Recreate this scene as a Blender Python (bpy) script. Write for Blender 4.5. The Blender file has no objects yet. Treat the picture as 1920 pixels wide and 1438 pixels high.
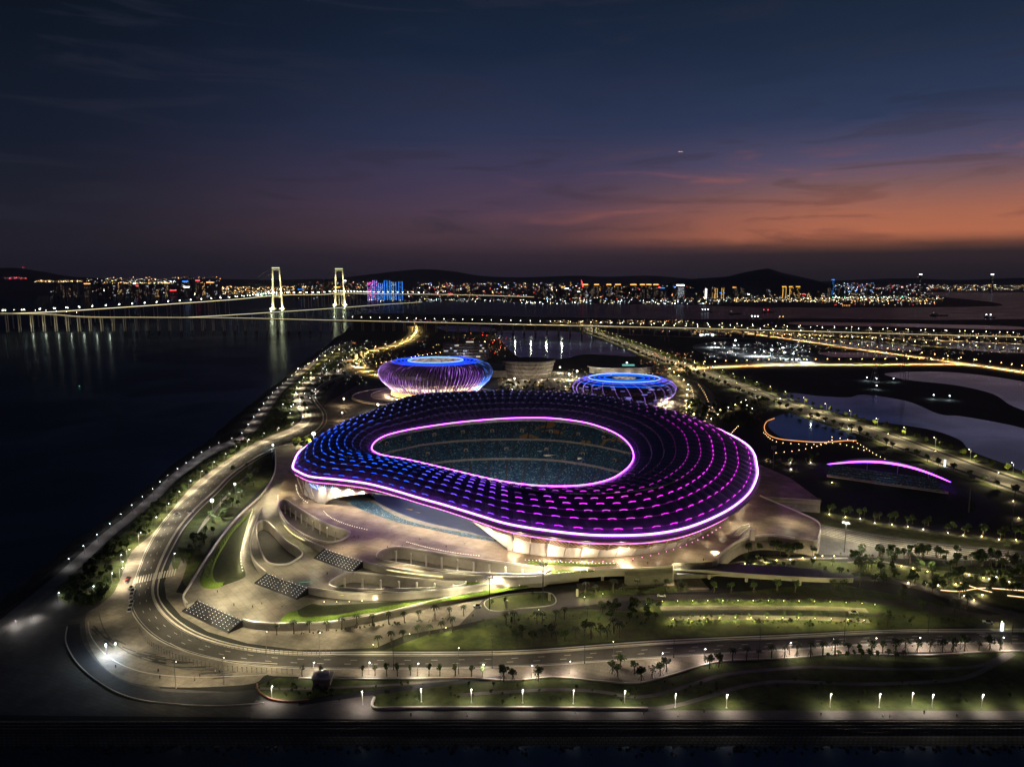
import bpy, math, random
from mathutils import Vector, Matrix
from mathutils.geometry import tessellate_polygon
from mathutils import noise as mnoise
R = math.radians
random.seed(7)
S = bpy.context.scene
C = S.collection
# ------------------------------------------------------------------ camera
F_PX, HC, CX, CY, HORIZ = 1330.0, 170.0, 960.0, 719.0, 529.0
PITCH = math.atan((CY - HORIZ) / F_PX)
cam_d = bpy.data.cameras.new('camera'); cam = bpy.data.objects.new('camera', cam_d); C.objects.link(cam)
cam_d.sensor_width = 36.0; cam_d.lens = 36.0 * F_PX / 1920.0
cam_d.clip_start = 1.0; cam_d.clip_end = 200000.0
cam.location = (0, 0, HC); cam.rotation_euler = (R(90) - PITCH, 0, 0)
S.camera = cam
# ------------------------------------------------------------------ world: dusk sky
W = bpy.data.worlds.new("World"); S.world = W; W.use_nodes = True
def build_world():
    nt = W.node_tree; N = nt.nodes; L = nt.links; N.clear()
    out = N.new('ShaderNodeOutputWorld')
    tc = N.new('ShaderNodeTexCoord'); nrm = N.new('ShaderNodeVectorMath'); nrm.operation = 'NORMALIZE'
    L.new(tc.outputs['Generated'], nrm.inputs[0])
    sep = N.new('ShaderNodeSeparateXYZ'); L.new(nrm.outputs[0], sep.inputs[0])
    mp = N.new('ShaderNodeMapping'); mp.inputs['Scale'].default_value = (2.2, 2.2, 16.0); mp.inputs['Rotation'].default_value = (0, R(9), 0)
    L.new(nrm.outputs[0], mp.inputs[0])
    nz = N.new('ShaderNodeTexNoise'); nz.inputs['Scale'].default_value = 2.3; nz.inputs['Detail'].default_value = 7; nz.inputs['Roughness'].default_value = .55
    nz.inputs['Distortion'].default_value = .9; L.new(mp.outputs[0], nz.inputs[0])
    def math_(op, a, b=None, clamp=False):
        m = N.new('ShaderNodeMath'); m.operation = op; m.use_clamp = clamp
        for i, v in enumerate((a, b)):
            if v is None: continue
            if isinstance(v, (int, float)): m.inputs[i].default_value = v
            else: L.new(v, m.inputs[i])
        return m.outputs[0]
    # the layers undulate a little so that no band edge is ruler straight
    wob = math_('MULTIPLY', math_('SUBTRACT', nz.outputs['Fac'], .5), .055)
    zz = math_('ADD', sep.outputs['Z'], math_('MULTIPLY', wob, math_('MULTIPLY', math_('SUBTRACT', sep.outputs['Z'], .03), 12, True)))
    def ramp(stops):
        r = N.new('ShaderNodeValToRGB'); e = r.color_ramp.elements
        def lin(c):
            return tuple(((v / 255) / 12.92 if v / 255 <= .04045 else ((v / 255 + .055) / 1.055) ** 2.4) for v in c) + (1,)
        while len(e) < len(stops): e.new(.5)
        for el, (p, c) in zip(e, sorted(stops)): el.position = p * 2.0; el.color = lin(c)
        m = N.new('ShaderNodeMath'); m.operation = 'MULTIPLY'; m.inputs[1].default_value = 2.0
        L.new(zz, m.inputs[0]); L.new(m.outputs[0], r.inputs[0]); return r.outputs[0]
    left = ramp([(0, (26, 26, 38)), (.04, (32, 32, 43)), (.1, (29, 31, 44)), (.17, (20, 27, 43)), (.26, (14, 22, 36)), (.36, (9, 17, 26)), (.45, (8, 14, 22))])
    mid = ramp([(0, (38, 36, 50)), (.035, (52, 42, 54)), (.06, (78, 58, 68)), (.1, (80, 62, 82)), (.15, (64, 58, 86)), (.2, (44, 52, 80)), (.3, (24, 37, 60)), (.4, (16, 26, 40))])
    right = ramp([(0, (34, 32, 40)), (.036, (48, 40, 46)), (.046, (100, 64, 56)), (.060, (186, 110, 82)), (.085, (172, 106, 84)), (.115, (130, 94, 94)), (.15, (84, 78, 106)), (.2, (46, 58, 88)), (.28, (29, 43, 66)), (.4, (18, 28, 44))])
    def mixc(f, a, b, blend='MIX'):
        m = N.new('ShaderNodeMix'); m.data_type = 'RGBA'; m.blend_type = blend
        if isinstance(f, (int, float)): m.inputs[0].default_value = f
        else: L.new(f, m.inputs[0])
        for s, v in ((6, a), (7, b)):
            if isinstance(v, tuple): m.inputs[s].default_value = v
            else: L.new(v, m.inputs[s])
        return m.outputs[2]
    def mr(v, a, b, c=0, d=1):
        m = N.new('ShaderNodeMapRange'); m.interpolation_type = 'SMOOTHSTEP'
        m.inputs[1].default_value = a; m.inputs[2].default_value = b; m.inputs[3].default_value = c; m.inputs[4].default_value = d
        L.new(v, m.inputs[0]); return m.outputs[0]
    az = N.new('ShaderNodeMath'); az.operation = 'ARCTAN2'; L.new(sep.outputs['X'], az.inputs[0]); L.new(sep.outputs['Y'], az.inputs[1])
    col = mixc(mr(az.outputs[0], -.62, .02), left, mid)
    col = mixc(mr(az.outputs[0], .0, .47), col, right)
    # streaks of afterglow cloud low in the west
    st = mr(nz.outputs['Fac'], .5, .78)
    band = math_('MULTIPLY', mr(sep.outputs['Z'], .045, .075), mr(sep.outputs['Z'], .1, .2, 1, 0))
    f = math_('MULTIPLY', math_('MULTIPLY', st, band), mr(az.outputs[0], -.15, .4, .0, .8))
    col = mixc(f, col, (.42, .13, .08, 1))
    st2 = mr(nz.outputs['Fac'], .34, .5, 1, 0)
    f2 = math_('MULTIPLY', math_('MULTIPLY', st2, mr(sep.outputs['Z'], .03, .08)), .35)
    col = mixc(f2, col, (.02, .022, .04, 1))
    bg = N.new('ShaderNodeBackground'); L.new(col, bg.inputs[0]); bg.inputs[1].default_value = 1.0
    sky = N.new('ShaderNodeTexSky'); sky.sky_type = 'NISHITA'; sky.sun_disc = False
    sky.sun_elevation = R(-4); sky.sun_rotation = R(38)
    bg2 = N.new('ShaderNodeBackground'); L.new(sky.outputs[0], bg2.inputs[0]); bg2.inputs[1].default_value = .02
    ad = N.new('ShaderNodeAddShader'); L.new(bg.outputs[0], ad.inputs[0]); L.new(bg2.outputs[0], ad.inputs[1])
    L.new(ad.outputs[0], out.inputs[0])
build_world()
sd = bpy.data.lights.new('sun', 'SUN'); sd.energy = .015; sd.angle = R(20); sd.color = (1, .6, .45); sd.specular_factor = 0
so = bpy.data.objects.new('sun', sd); C.objects.link(so); so.rotation_euler = (R(86), 0, R(180 - 38))
S.view_settings.view_transform = 'Standard'; S.view_settings.look = 'None'
S.view_settings.exposure = 0; S.view_settings.gamma = 1
cy = S.cycles
cy.max_bounces = 4; cy.diffuse_bounces = 2; cy.glossy_bounces = 3; cy.transmission_bounces = 2; cy.volume_bounces = 0
cy.sample_clamp_indirect = 3.0; cy.use_denoising = True; cy.caustics_reflective = False; cy.caustics_refractive = False
cy.use_light_tree = True
try: cy.denoising_prefilter = 'ACCURATE'
except Exception: pass

# ------------------------------------------------------------------ helpers
cp, sp_ = math.cos(PITCH), math.sin(PITCH)
def ray(px, py):
    u = (px - CX) / F_PX; v = -(py - CY) / F_PX
    return Vector((u, cp + v * sp_, -sp_ + v * cp))
def P(px, py, z=3.0):
    d = ray(px, py); t = (HC - z) / -d.z
    return Vector((d.x * t, d.y * t, z))
def proj(p):
    q = Vector(p) - Vector((0, 0, HC)); dd = q.y * cp - q.z * sp_; uu = q.y * sp_ + q.z * cp
    return (CX + F_PX * q.x / dd, CY - F_PX * uu / dd)
def Q(px, py, y):
    d = ray(px, py); t = y / d.y
    return Vector((d.x * t, y, HC + d.z * t))
def spline(pts, closed=False, k=6):
    pts = [Vector(p) for p in pts]; n = len(pts); out = []
    rng = range(n) if closed else range(n - 1)
    for i in rng:
        if closed: a, b, c, d = pts[(i - 1) % n], pts[i], pts[(i + 1) % n], pts[(i + 2) % n]
        else: a, b, c, d = pts[max(i - 1, 0)], pts[i], pts[i + 1], pts[min(i + 2, n - 1)]
        for j in range(k):
            t = j / k
            out.append(.5 * ((2 * b) + (c - a) * t + (2 * a - 5 * b + 4 * c - d) * t * t + (3 * b - a - 3 * c + d) * t ** 3))
    if not closed: out.append(pts[-1])
    return out
def resample(pts, n, closed=False):
    p = list(pts) + ([pts[0]] if closed else [])
    acc = [0.0]
    for a, b in zip(p, p[1:]): acc.append(acc[-1] + (b - a).length)
    out = []; j = 0; m = n if closed else n - 1
    for i in range(n):
        s = acc[-1] * i / max(m, 1)
        while j < len(acc) - 2 and acc[j + 1] < s: j += 1
        seg = acc[j + 1] - acc[j]; t = (s - acc[j]) / seg if seg else 0
        out.append(p[j].lerp(p[j + 1], min(max(t, 0), 1)))
    return out
def PL(px, z=3.0): return [P(x, y, z) for x, y in px]
def length(pts): return sum((b - a).length for a, b in zip(pts, pts[1:]))
def side(pts, i):
    a = pts[max(i - 1, 0)]; b = pts[min(i + 1, len(pts) - 1)]; d = (b - a); d.z = 0
    d = d.normalized() if d.length > 0 else Vector((1, 0, 0))
    return Vector((-d.y, d.x, 0))

class MB:
    def __init__(s): s.v = []; s.f = []; s.m = []; s.c = []; s.uv = None
    def add(s, vs, fs, m=0):
        o = len(s.v); s.v += [tuple(v) for v in vs]; s.f += [tuple(i + o for i in f) for f in fs]; s.m += [m] * len(fs); return o
    def quad(s, a, b, c, d, m=0): s.add([a, b, c, d], [(0, 1, 2, 3)], m)
    def box(s, c, size, m=0, rz=0.0, top=1.0):
        cx, cy_, cz = c; x, y, z = size[0] / 2, size[1] / 2, size[2]
        ca, sa = math.cos(rz), math.sin(rz); vs = []
        for (zz, k) in ((0, 1), (z, top)):
            for (i, j) in ((-1, -1), (1, -1), (1, 1), (-1, 1)):
                X, Y = i * x * k, j * y * k
                vs.append((cx + X * ca - Y * sa, cy_ + X * sa + Y * ca, cz + zz))
        s.add(vs, [(3, 2, 1, 0), (4, 5, 6, 7), (0, 1, 5, 4), (1, 2, 6, 5), (2, 3, 7, 6), (3, 0, 4, 7)], m)
    def cyl(s, a, b, r0, r1=None, n=6, m=0, caps=True):
        a, b = Vector(a), Vector(b); r1 = r0 if r1 is None else r1
        d = (b - a).normalized() if (b - a).length else Vector((0, 0, 1))
        u = d.orthogonal().normalized(); w = d.cross(u); vs = []
        for (p, r) in ((a, r0), (b, r1)):
            for i in range(n):
                t = 2 * math.pi * i / n; vs.append(p + u * (r * math.cos(t)) + w * (r * math.sin(t)))
        fs = [(i, (i + 1) % n, n + (i + 1) % n, n + i) for i in range(n)]
        if caps: fs += [tuple(range(n - 1, -1, -1)), tuple(range(n, 2 * n))]
        s.add(vs, fs, m)
    def tube(s, pts, r, n=6, m=0, closed=False):
        N_ = len(pts); vs = []
        for i, p in enumerate(pts):
            a = pts[(i - 1) % N_] if closed else pts[max(i - 1, 0)]; b = pts[(i + 1) % N_] if closed else pts[min(i + 1, N_ - 1)]
            d = (b - a).normalized(); u = d.cross(Vector((0, 0, 1)))
            u = u.normalized() if u.length > 1e-4 else Vector((1, 0, 0)); w = u.cross(d)
            rr = r(i / max(N_ - 1, 1)) if callable(r) else r
            for k in range(n):
                t = 2 * math.pi * k / n; vs.append(p + u * (rr * math.cos(t)) + w * (rr * math.sin(t)))
        fs = []
        for i in range(N_ if closed else N_ - 1):
            j = (i + 1) % N_
            for k in range(n): fs.append((i * n + k, i * n + (k + 1) % n, j * n + (k + 1) % n, j * n + k))
        s.add(vs, fs, m)
    def strip(s, A, B, m=0, closed=False):
        n = len(A); vs = list(A) + list(B)
        s.add(vs, [(i, (i + 1) % n, n + (i + 1) % n, n + i) for i in range(n if closed else n - 1)], m)
    def wallstrip(s, pts, h, w, m=0, closed=False):
        n = len(pts); a, b, c, d = [], [], [], []
        for i, p in enumerate(pts):
            if closed:
                e = pts[(i + 1) % n] - pts[i - 1]; e.z = 0; e.normalize(); nr = Vector((-e.y, e.x, 0))
            else: nr = side(pts, i)
            a.append(p + nr * w / 2); b.append(p + nr * w / 2 + Vector((0, 0, h))); c.append(p - nr * w / 2 + Vector((0, 0, h))); d.append(p - nr * w / 2)
        s.strip(a, b, m, closed); s.strip(b, c, m, closed); s.strip(c, d, m, closed)
    def poly(s, outer, holes=(), z=None, m=0, flip=False):
        loops = [list(outer)] + [list(h) for h in holes]
        vs = [v for l in loops for v in l]
        tris = tessellate_polygon([[Vector((v[0], v[1], 0)) for v in l] for l in loops])
        vv = [(v[0], v[1], v[2] if z is None else z) for v in vs]; fs = []
        for t in tris:
            a, b, c = (Vector(vv[i]) for i in t)
            nz = (b - a).cross(c - a).z
            if abs(nz) < 1e-6: continue
            fs.append(tuple(t) if (nz > 0) != flip else tuple(reversed(t)))
        s.add(vv, fs, m)
    def slab(s, outer, holes, z1, z0, mt=0, mw=1):
        s.poly(outer, holes, z1, mt)
        for l in [outer] + list(holes):
            s.strip([Vector((p[0], p[1], z1)) for p in l], [Vector((p[0], p[1], z0)) for p in l], mw, True)
    def ball(s, c, r, m=0, n=6, h=4, sq=1.0):
        vs = []; fs = []; c = Vector(c)
        for i in range(1, h):
            a = math.pi * i / h
            for k in range(n):
                t = 2 * math.pi * k / n; vs.append(c + Vector((r * math.sin(a) * math.cos(t), r * math.sin(a) * math.sin(t), r * sq * math.cos(a))))
        top = len(vs); vs.append(c + Vector((0, 0, r * sq))); bot = len(vs); vs.append(c - Vector((0, 0, r * sq)))
        for i in range(h - 2):
            for k in range(n): fs.append((i * n + k, (i + 1) * n + k, (i + 1) * n + (k + 1) % n, i * n + (k + 1) % n))
        for k in range(n):
            fs.append((top, k, (k + 1) % n)); o = (h - 2) * n; fs.append((bot, o + (k + 1) % n, o + k))
        s.add(vs, fs, m)
    def octa(s, c, r, m=0):
        x, y, z = c
        s.add([(x + r, y, z), (x - r, y, z), (x, y + r, z), (x, y - r, z), (x, y, z + r), (x, y, z - r)],
              [(0, 2, 4), (2, 1, 4), (1, 3, 4), (3, 0, 4), (2, 0, 5), (1, 2, 5), (3, 1, 5), (0, 3, 5)], m)
    def build(s, name, mats, parent=None, smooth=False, vcol=None, uv=None):
        me = bpy.data.meshes.new(name); me.from_pydata(s.v, [], s.f)
        if not isinstance(mats, (list, tuple)): mats = [mats]
        for m in mats: me.materials.append(m)
        if len(mats) > 1: me.polygons.foreach_set('material_index', s.m)
        if smooth: me.polygons.foreach_set('use_smooth', [True] * len(s.f))
        if vcol is not None:
            at = me.color_attributes.new('Col', 'FLOAT_COLOR', 'POINT')
            at.data.foreach_set('color', [x for c in vcol for x in (c[0], c[1], c[2], 1.0)])
        if uv is not None:
            l = me.uv_layers.new(name='UVMap')
            vi = [0] * len(me.loops); me.loops.foreach_get('vertex_index', vi)
            l.data.foreach_set('uv', [x for i in vi for x in uv[i]])
        me.update()
        o = bpy.data.objects.new(name, me); C.objects.link(o)
        if parent is not None: o.parent = parent
        return o
def tag(o, label, cat, group=None):
    o['label'] = label; o['category'] = cat
    if group: o['group'] = group
    return o
def struct(o): o['kind'] = 'structure'; return o
def stuff(o, label=None, cat=None):
    o['kind'] = 'stuff'
    if label: o['label'] = label
    if cat: o['category'] = cat
    return o
def empty(name, loc, rz=0.0, label=None, cat=None, group=None):
    o = bpy.data.objects.new(name, None); C.objects.link(o); o.location = loc; o.rotation_euler = (0, 0, rz)
    o.empty_display_size = 1
    if label: tag(o, label, cat, group)
    return o
KIDS = {}
def kid(parent, o):
    o.parent = parent; return o
def copy_tree(o, loc, rz, sc=1.0, label=None, group=None):
    c = o.copy(); C.objects.link(c); c.location = loc; c.rotation_euler = (0, 0, rz); c.scale = (sc, sc, sc)
    if label: c['label'] = label
    if group: c['group'] = group
    for ch in KIDS[o.name]:
        d = ch.copy(); C.objects.link(d); d.parent = c
        for g in KIDS.get(ch.name, []):
            e = g.copy(); C.objects.link(e); e.parent = d
    return c
def ordn(i):
    i += 1
    return str(i) + ('th' if 10 <= i % 100 <= 20 else {1: 'st', 2: 'nd', 3: 'rd'}.get(i % 10, 'th'))
class Kit:
    """first placement moves the source itself, the following ones copy it"""
    def __init__(s, root, kids): s.root = root; KIDS[root.name] = kids; s.used = False
    def put(s, loc, rz=0.0, sc=1.0, label=None, group=None):
        if not s.used:
            s.used = True; r = s.root; r.location = loc; r.rotation_euler = (0, 0, rz); r.scale = (sc, sc, sc)
            if label: r['label'] = label
            if group: r['group'] = group
            return r
        return copy_tree(s.root, loc, rz, sc, label, group)

# ------------------------------------------------------------------ materials
def mat(name, c1, rough=.7, c2=None, scale=.2, metal=0.0, bump=0.0, detail=5, spec=.5, scale2=None, c3=None):
    m = bpy.data.materials.new(name); m.use_nodes = True; nt = m.node_tree; b = nt.nodes['Principled BSDF']
    b.inputs['Roughness'].default_value = rough; b.inputs['Metallic'].default_value = metal; b.inputs['Specular IOR Level'].default_value = spec
    b.inputs['Base Color'].default_value = (*c1, 1)
    if c2:
        tc = nt.nodes.new('ShaderNodeTexCoord'); nz = nt.nodes.new('ShaderNodeTexNoise'); nz.inputs['Scale'].default_value = scale
        nz.inputs['Detail'].default_value = detail; nz.inputs['Roughness'].default_value = .65
        nt.links.new(tc.outputs['Object'], nz.inputs[0])
        r = nt.nodes.new('ShaderNodeValToRGB'); r.color_ramp.elements[0].position = .35; r.color_ramp.elements[1].position = .65
        r.color_ramp.elements[0].color = (*c1, 1); r.color_ramp.elements[1].color = (*c2, 1)
        nt.links.new(nz.outputs['Fac'], r.inputs[0]); nt.links.new(r.outputs[0], b.inputs['Base Color'])
        if c3:
            n2 = nt.nodes.new('ShaderNodeTexNoise'); n2.inputs['Scale'].default_value = scale2; n2.inputs['Detail'].default_value = 3
            nt.links.new(tc.outputs['Object'], n2.inputs[0])
            r2 = nt.nodes.new('ShaderNodeMapRange'); r2.inputs[1].default_value = .52; r2.inputs[2].default_value = .7; r2.inputs[4].default_value = .6
            nt.links.new(n2.outputs['Fac'], r2.inputs[0])
            mx = nt.nodes.new('ShaderNodeMix'); mx.data_type = 'RGBA'; nt.links.new(r2.outputs[0], mx.inputs[0])
            nt.links.new(r.outputs[0], mx.inputs[6]); mx.inputs[7].default_value = (*c3, 1); nt.links.new(mx.outputs[2], b.inputs['Base Color'])
        if bump:
            bp = nt.nodes.new('ShaderNodeBump'); bp.inputs['Strength'].default_value = bump; bp.inputs['Distance'].default_value = .3
            nt.links.new(nz.outputs['Fac'], bp.inputs['Height']); nt.links.new(bp.outputs[0], b.inputs['Normal'])
    return m
def tiled(name, c1, c2, cj, bw, bh, rough=.6, joint=.08, rz=0.0, stain=(.6, .6, .6)):
    m = bpy.data.materials.new(name); m.use_nodes = True; nt = m.node_tree; b = nt.nodes['Principled BSDF']; b.inputs['Roughness'].default_value = rough
    tc = nt.nodes.new('ShaderNodeTexCoord'); mp = nt.nodes.new('ShaderNodeMapping'); mp.inputs['Rotation'].default_value = (0, 0, rz)
    br = nt.nodes.new('ShaderNodeTexBrick'); br.inputs['Scale'].default_value = 1; br.inputs['Brick Width'].default_value = bw; br.inputs['Row Height'].default_value = bh
    br.inputs['Mortar Size'].default_value = joint; br.inputs['Color1'].default_value = (*c1, 1); br.inputs['Color2'].default_value = (*c2, 1); br.inputs['Mortar'].default_value = (*cj, 1)
    nt.links.new(tc.outputs['Object'], mp.inputs[0]); nt.links.new(mp.outputs[0], br.inputs[0])
    nz = nt.nodes.new('ShaderNodeTexNoise'); nz.inputs['Scale'].default_value = .06; nz.inputs['Detail'].default_value = 8; nz.inputs['Roughness'].default_value = .7
    nt.links.new(tc.outputs['Object'], nz.inputs[0])
    r = nt.nodes.new('ShaderNodeValToRGB'); r.color_ramp.elements[0].position = .38; r.color_ramp.elements[1].position = .6
    r.color_ramp.elements[0].color = (*stain, 1); r.color_ramp.elements[1].color = (1, 1, 1, 1)
    nt.links.new(nz.outputs['Fac'], r.inputs[0])
    mx = nt.nodes.new('ShaderNodeMix'); mx.data_type = 'RGBA'; mx.blend_type = 'MULTIPLY'; mx.inputs[0].default_value = 1
    nt.links.new(br.outputs[0], mx.inputs[6]); nt.links.new(r.outputs[0], mx.inputs[7]); nt.links.new(mx.outputs[2], b.inputs['Base Color'])
    return m
def emi(name, c, s, sample=False):
    m = bpy.data.materials.new(name); m.use_nodes = True; b = m.node_tree.nodes['Principled BSDF']
    b.inputs['Base Color'].default_value = (.02, .02, .02, 1); b.inputs['Emission Color'].default_value = (*c, 1); b.inputs['Emission Strength'].default_value = s
    m.cycles.emission_sampling = 'FRONT' if sample else 'NONE'
    return m
def vemi(name, s, sample=False, base=(.02, .02, .02)):
    m = emi(name, (1, 1, 1), s, sample); nt = m.node_tree; b = nt.nodes['Principled BSDF']; b.inputs['Base Color'].default_value = (*base, 1)
    a = nt.nodes.new('ShaderNodeAttribute'); a.attribute_name = 'Col'; nt.links.new(a.outputs['Color'], b.inputs['Emission Color'])
    return m
def water_mat(name, col, rough, sc, bump, gl):
    m = bpy.data.materials.new(name); m.use_nodes = True; nt = m.node_tree; nt.nodes.clear(); N = nt.nodes.new; L = nt.links.new
    out = N('ShaderNodeOutputMaterial'); d = N('ShaderNodeBsdfDiffuse'); g = N('ShaderNodeBsdfGlossy'); ad = N('ShaderNodeAddShader')
    d.inputs[0].default_value = (*col, 1); g.inputs['Roughness'].default_value = rough
    tc = N('ShaderNodeTexCoord'); nz = N('ShaderNodeTexNoise'); nz.inputs['Scale'].default_value = sc; nz.inputs['Detail'].default_value = 6
    L(tc.outputs['Object'], nz.inputs[0]); bp = N('ShaderNodeBump'); bp.inputs['Strength'].default_value = bump; bp.inputs['Distance'].default_value = 1
    L(nz.outputs['Fac'], bp.inputs['Height']); L(bp.outputs[0], g.inputs['Normal'])
    # wind patches: slightly brighter and duller areas of ripples
    n2 = N('ShaderNodeTexNoise'); n2.inputs['Scale'].default_value = .006; n2.inputs['Detail'].default_value = 5; n2.inputs['Distortion'].default_value = 1.0; L(tc.outputs['Object'], n2.inputs[0])
    r = N('ShaderNodeValToRGB'); r.color_ramp.elements[0].position = .4; r.color_ramp.elements[1].position = .65
    r.color_ramp.elements[0].color = (*[c * .75 for c in gl], 1); r.color_ramp.elements[1].color = (*[c * 1.25 for c in gl], 1)
    L(n2.outputs['Fac'], r.inputs[0]); L(r.outputs[0], g.inputs['Color'])
    L(d.outputs[0], ad.inputs[0]); L(g.outputs[0], ad.inputs[1]); L(ad.outputs[0], out.inputs[0])
    return m
M = {}
M['water'] = water_mat('water', (.010, .016, .024), .20, .05, .3, (.13, .16, .20))
M['pond'] = water_mat('pond_water', (.018, .024, .04), .12, .10, .1, (.20, .28, .42))
M['soil'] = mat('soil', (.010, .012, .012), .9, (.022, .024, .020), .02, bump=.2)
M['bank'] = mat('bank_rock', (.030, .026, .022), .95, (.085, .070, .055), .25, bump=.6)
M['grass'] = mat('grass', (.026, .044, .010), .95, (.10, .125, .028), .16, bump=.5, scale2=.045, c3=(.055, .05, .022), detail=10)
M['turf'] = mat('mown_turf', (.050, .065, .030), .95, (.075, .09, .04), .3, bump=.2)
M['hedge'] = mat('hedge_leaves', (.09, .16, .018), .9, (.19, .29, .035), 1.2, bump=.8)
M['asphalt'] = mat('asphalt', (.055, .050, .046), .8, (.085, .077, .07), .15, bump=.05, scale2=.04, c3=(.045, .04, .038))
M['asphalt_dark'] = mat('dark_asphalt', (.018, .022, .03), .75, (.035, .038, .046), .2)
M['marking'] = mat('road_paint', (.62, .6, .55), .6, (.42, .4, .36), 1.5)
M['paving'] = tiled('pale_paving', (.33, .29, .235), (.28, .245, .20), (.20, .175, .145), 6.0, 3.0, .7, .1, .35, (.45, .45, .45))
M['pale_road'] = mat('lamplit_road', (.30, .27, .22), .85, (.40, .36, .30), .05)  # pale base colour stands in for lamplight on these roads
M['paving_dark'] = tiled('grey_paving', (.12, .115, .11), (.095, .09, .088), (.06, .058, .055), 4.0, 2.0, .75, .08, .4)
M['promenade'] = tiled('promenade_paving', (.2, .18, .17), (.17, .155, .148), (.11, .1, .095), 2.4, 1.2, .7, .05)
M['plaza'] = tiled('plaza_stone', (.42, .345, .25), (.33, .27, .20), (.23, .19, .14), 9.0, 4.5, .5, .12, .5, (.5, .48, .46))
M['plaza_grey'] = tiled('plaza_grey_stone', (.32, .29, .235), (.25, .225, .185), (.175, .16, .135), 8.0, 4.0, .45, .12, .9, (.5, .5, .5))
M['concrete'] = mat('smooth_concrete', (.50, .46, .40), .6, (.62, .57, .5), .2)
M['concrete_dk'] = mat('weathered_concrete', (.20, .185, .165), .8, (.3, .28, .25), .3)
M['white'] = mat('white_panel', (.78, .75, .70), .45, (.7, .67, .62), .15)
M['black'] = mat('black_granite', (.012, .012, .013), .4)
M['metal'] = mat('painted_steel', (.10, .10, .105), .5, metal=.4)
M['pole'] = mat('galvanised_pole', (.30, .30, .30), .45, metal=.5)
M['palepole'] = mat('white_painted_pole', (.7, .68, .66), .5)
M['trunk'] = mat('bark', (.09, .07, .05), .9, (.16, .13, .1), 3)
M['leaf'] = mat('leaves', (.035, .07, .018), .7, (.075, .12, .03), .9)
M['leaf2'] = mat('lamplit_leaves', (.14, .20, .02), .7, (.24, .30, .045), .9)  # brighter leaf copy, lamplight on the crowns put into its colour
M['palm'] = mat('palm_frond', (.030, .055, .022), .6, (.06, .09, .03), .9)
M['red'] = mat('red_paint', (.5, .02, .02), .4)
M['glass'] = mat('dark_glass', (.02, .025, .03), .15)

def lamp(parent, loc, power, col=(1, .87, .66), r=.25, kind='POINT', spot=None, rot=None, blend=.6):
    d = bpy.data.lights.new('light', kind); d.energy = power; d.color = col; d.shadow_soft_size = r
    if kind == 'SPOT': d.spot_size = R(spot); d.spot_blend = blend
    o = bpy.data.objects.new('light', d); C.objects.link(o); o.location = loc
    if rot: o.rotation_euler = rot
    if parent is not None: o.parent = parent
    return o
# ------------------------------------------------------------------ ground, water, roads
mb = MB(); mb.quad((-90000, -3000, 0), (90000, -3000, 0), (90000, 150000, 0), (-90000, 150000, 0))
struct(mb.build('water', M['water']))
shore_px = [(640, 628), (625, 640), (600, 660), (560, 690), (528, 718), (500, 740), (468, 766), (430, 800), (418, 815), (380, 838), (330, 878), (290, 912), (250, 945), (200, 983), (150, 1022), (100, 1064), (50, 1103), (0, 1140), (-120, 1235)]
land = PL(shore_px, 2.9)
land += [P(-420, 1400, 2.9), P(-420, 1420, 2.9)]
near_y = P(960, 1350, 2.9).y
land[-2] = Vector((land[-2].x, near_y, 2.9)); land[-1] = Vector((land[-1].x - 60, near_y, 2.9))
far_right = [P(1920, 598, 2.9), P(1700, 601, 2.9), P(1400, 598, 2.9), P(1280, 601, 2.9), P(1000, 598, 2.9), P(850, 594, 2.9), P(700, 588, 2.9), P(670, 600, 2.9)]
land = [v for v in land[:-1]] + [Vector((700, near_y, 2.9)), Vector((1700, 1500, 2.9)), P(2300, 598, 2.9)] + far_right
mb = MB(); mb.slab(land, [], 2.9, -2.0)
# rock bank falling from the land edge to the water on the river side
struct(mb.build('ground', [M['soil'], M['bank']]))
sh = spline(PL(shore_px, 2.8), k=4)
random.seed(3)
mb = MB(); rows = []
for k in range(6):
    t = k / 5; row = []
    for i, p in enumerate(sh):
        nr = -side(sh, i); w = 11 + 3 * mnoise.noise(Vector((i * .3, 0, 0)))
        row.append(p - nr * (4 - (w + 4) * t) * 1.0 + Vector((0, 0, .25 - 3.3 * t ** 1.2 + .7 * mnoise.noise(Vector((i * .9, k * 1.7, 3))) * (0 < k))))
    rows.append(row)
for a, b in zip(rows, rows[1:]): mb.strip(a, b)
struct(mb.build('river_bank', M['bank']))

def sheet(name, px, z, m, closed_spline=True, holes=(), k=5, kind='structure', smooth=True):
    out = spline(PL(px, z), True, k) if smooth else PL(px, z)
    hs = [spline(PL(h, z), True, k) for h in holes]
    mb = MB(); mb.poly(out, hs, z); o = mb.build(name, M[m] if isinstance(m, str) else m)
    o['kind'] = kind; return o
def band(name, A, B, z, m, k=6, n=None):
    a = spline(PL(A, z), k=k); b = spline(PL(B, z), k=k); n = n or max(len(a), len(b))
    a = resample(a, n); b = resample(b, n); mb = MB(); mb.strip(a, b)
    o = struct(mb.build(name, M[m])); return o, a, b
def path_band(name, px, w, z, m, k=6):
    c = spline(PL(px, z), k=k); c = resample(c, max(8, len(c)))
    a = [p + side(c, i) * w / 2 for i, p in enumerate(c)]; b = [p - side(c, i) * w / 2 for i, p in enumerate(c)]
    mb = MB(); mb.strip(a, b); return struct(mb.build(name, M[m])), c
def kerb(name, px, z, w=.7, h=.35, m='concrete', k=6, closed=False):
    c = spline(PL(px, z), closed, k) if not isinstance(px[0], Vector) else px
    mb = MB(); mb.wallstrip(c, h, w, 0, closed); o = mb.build(name, M[m]); return struct(o)

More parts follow.
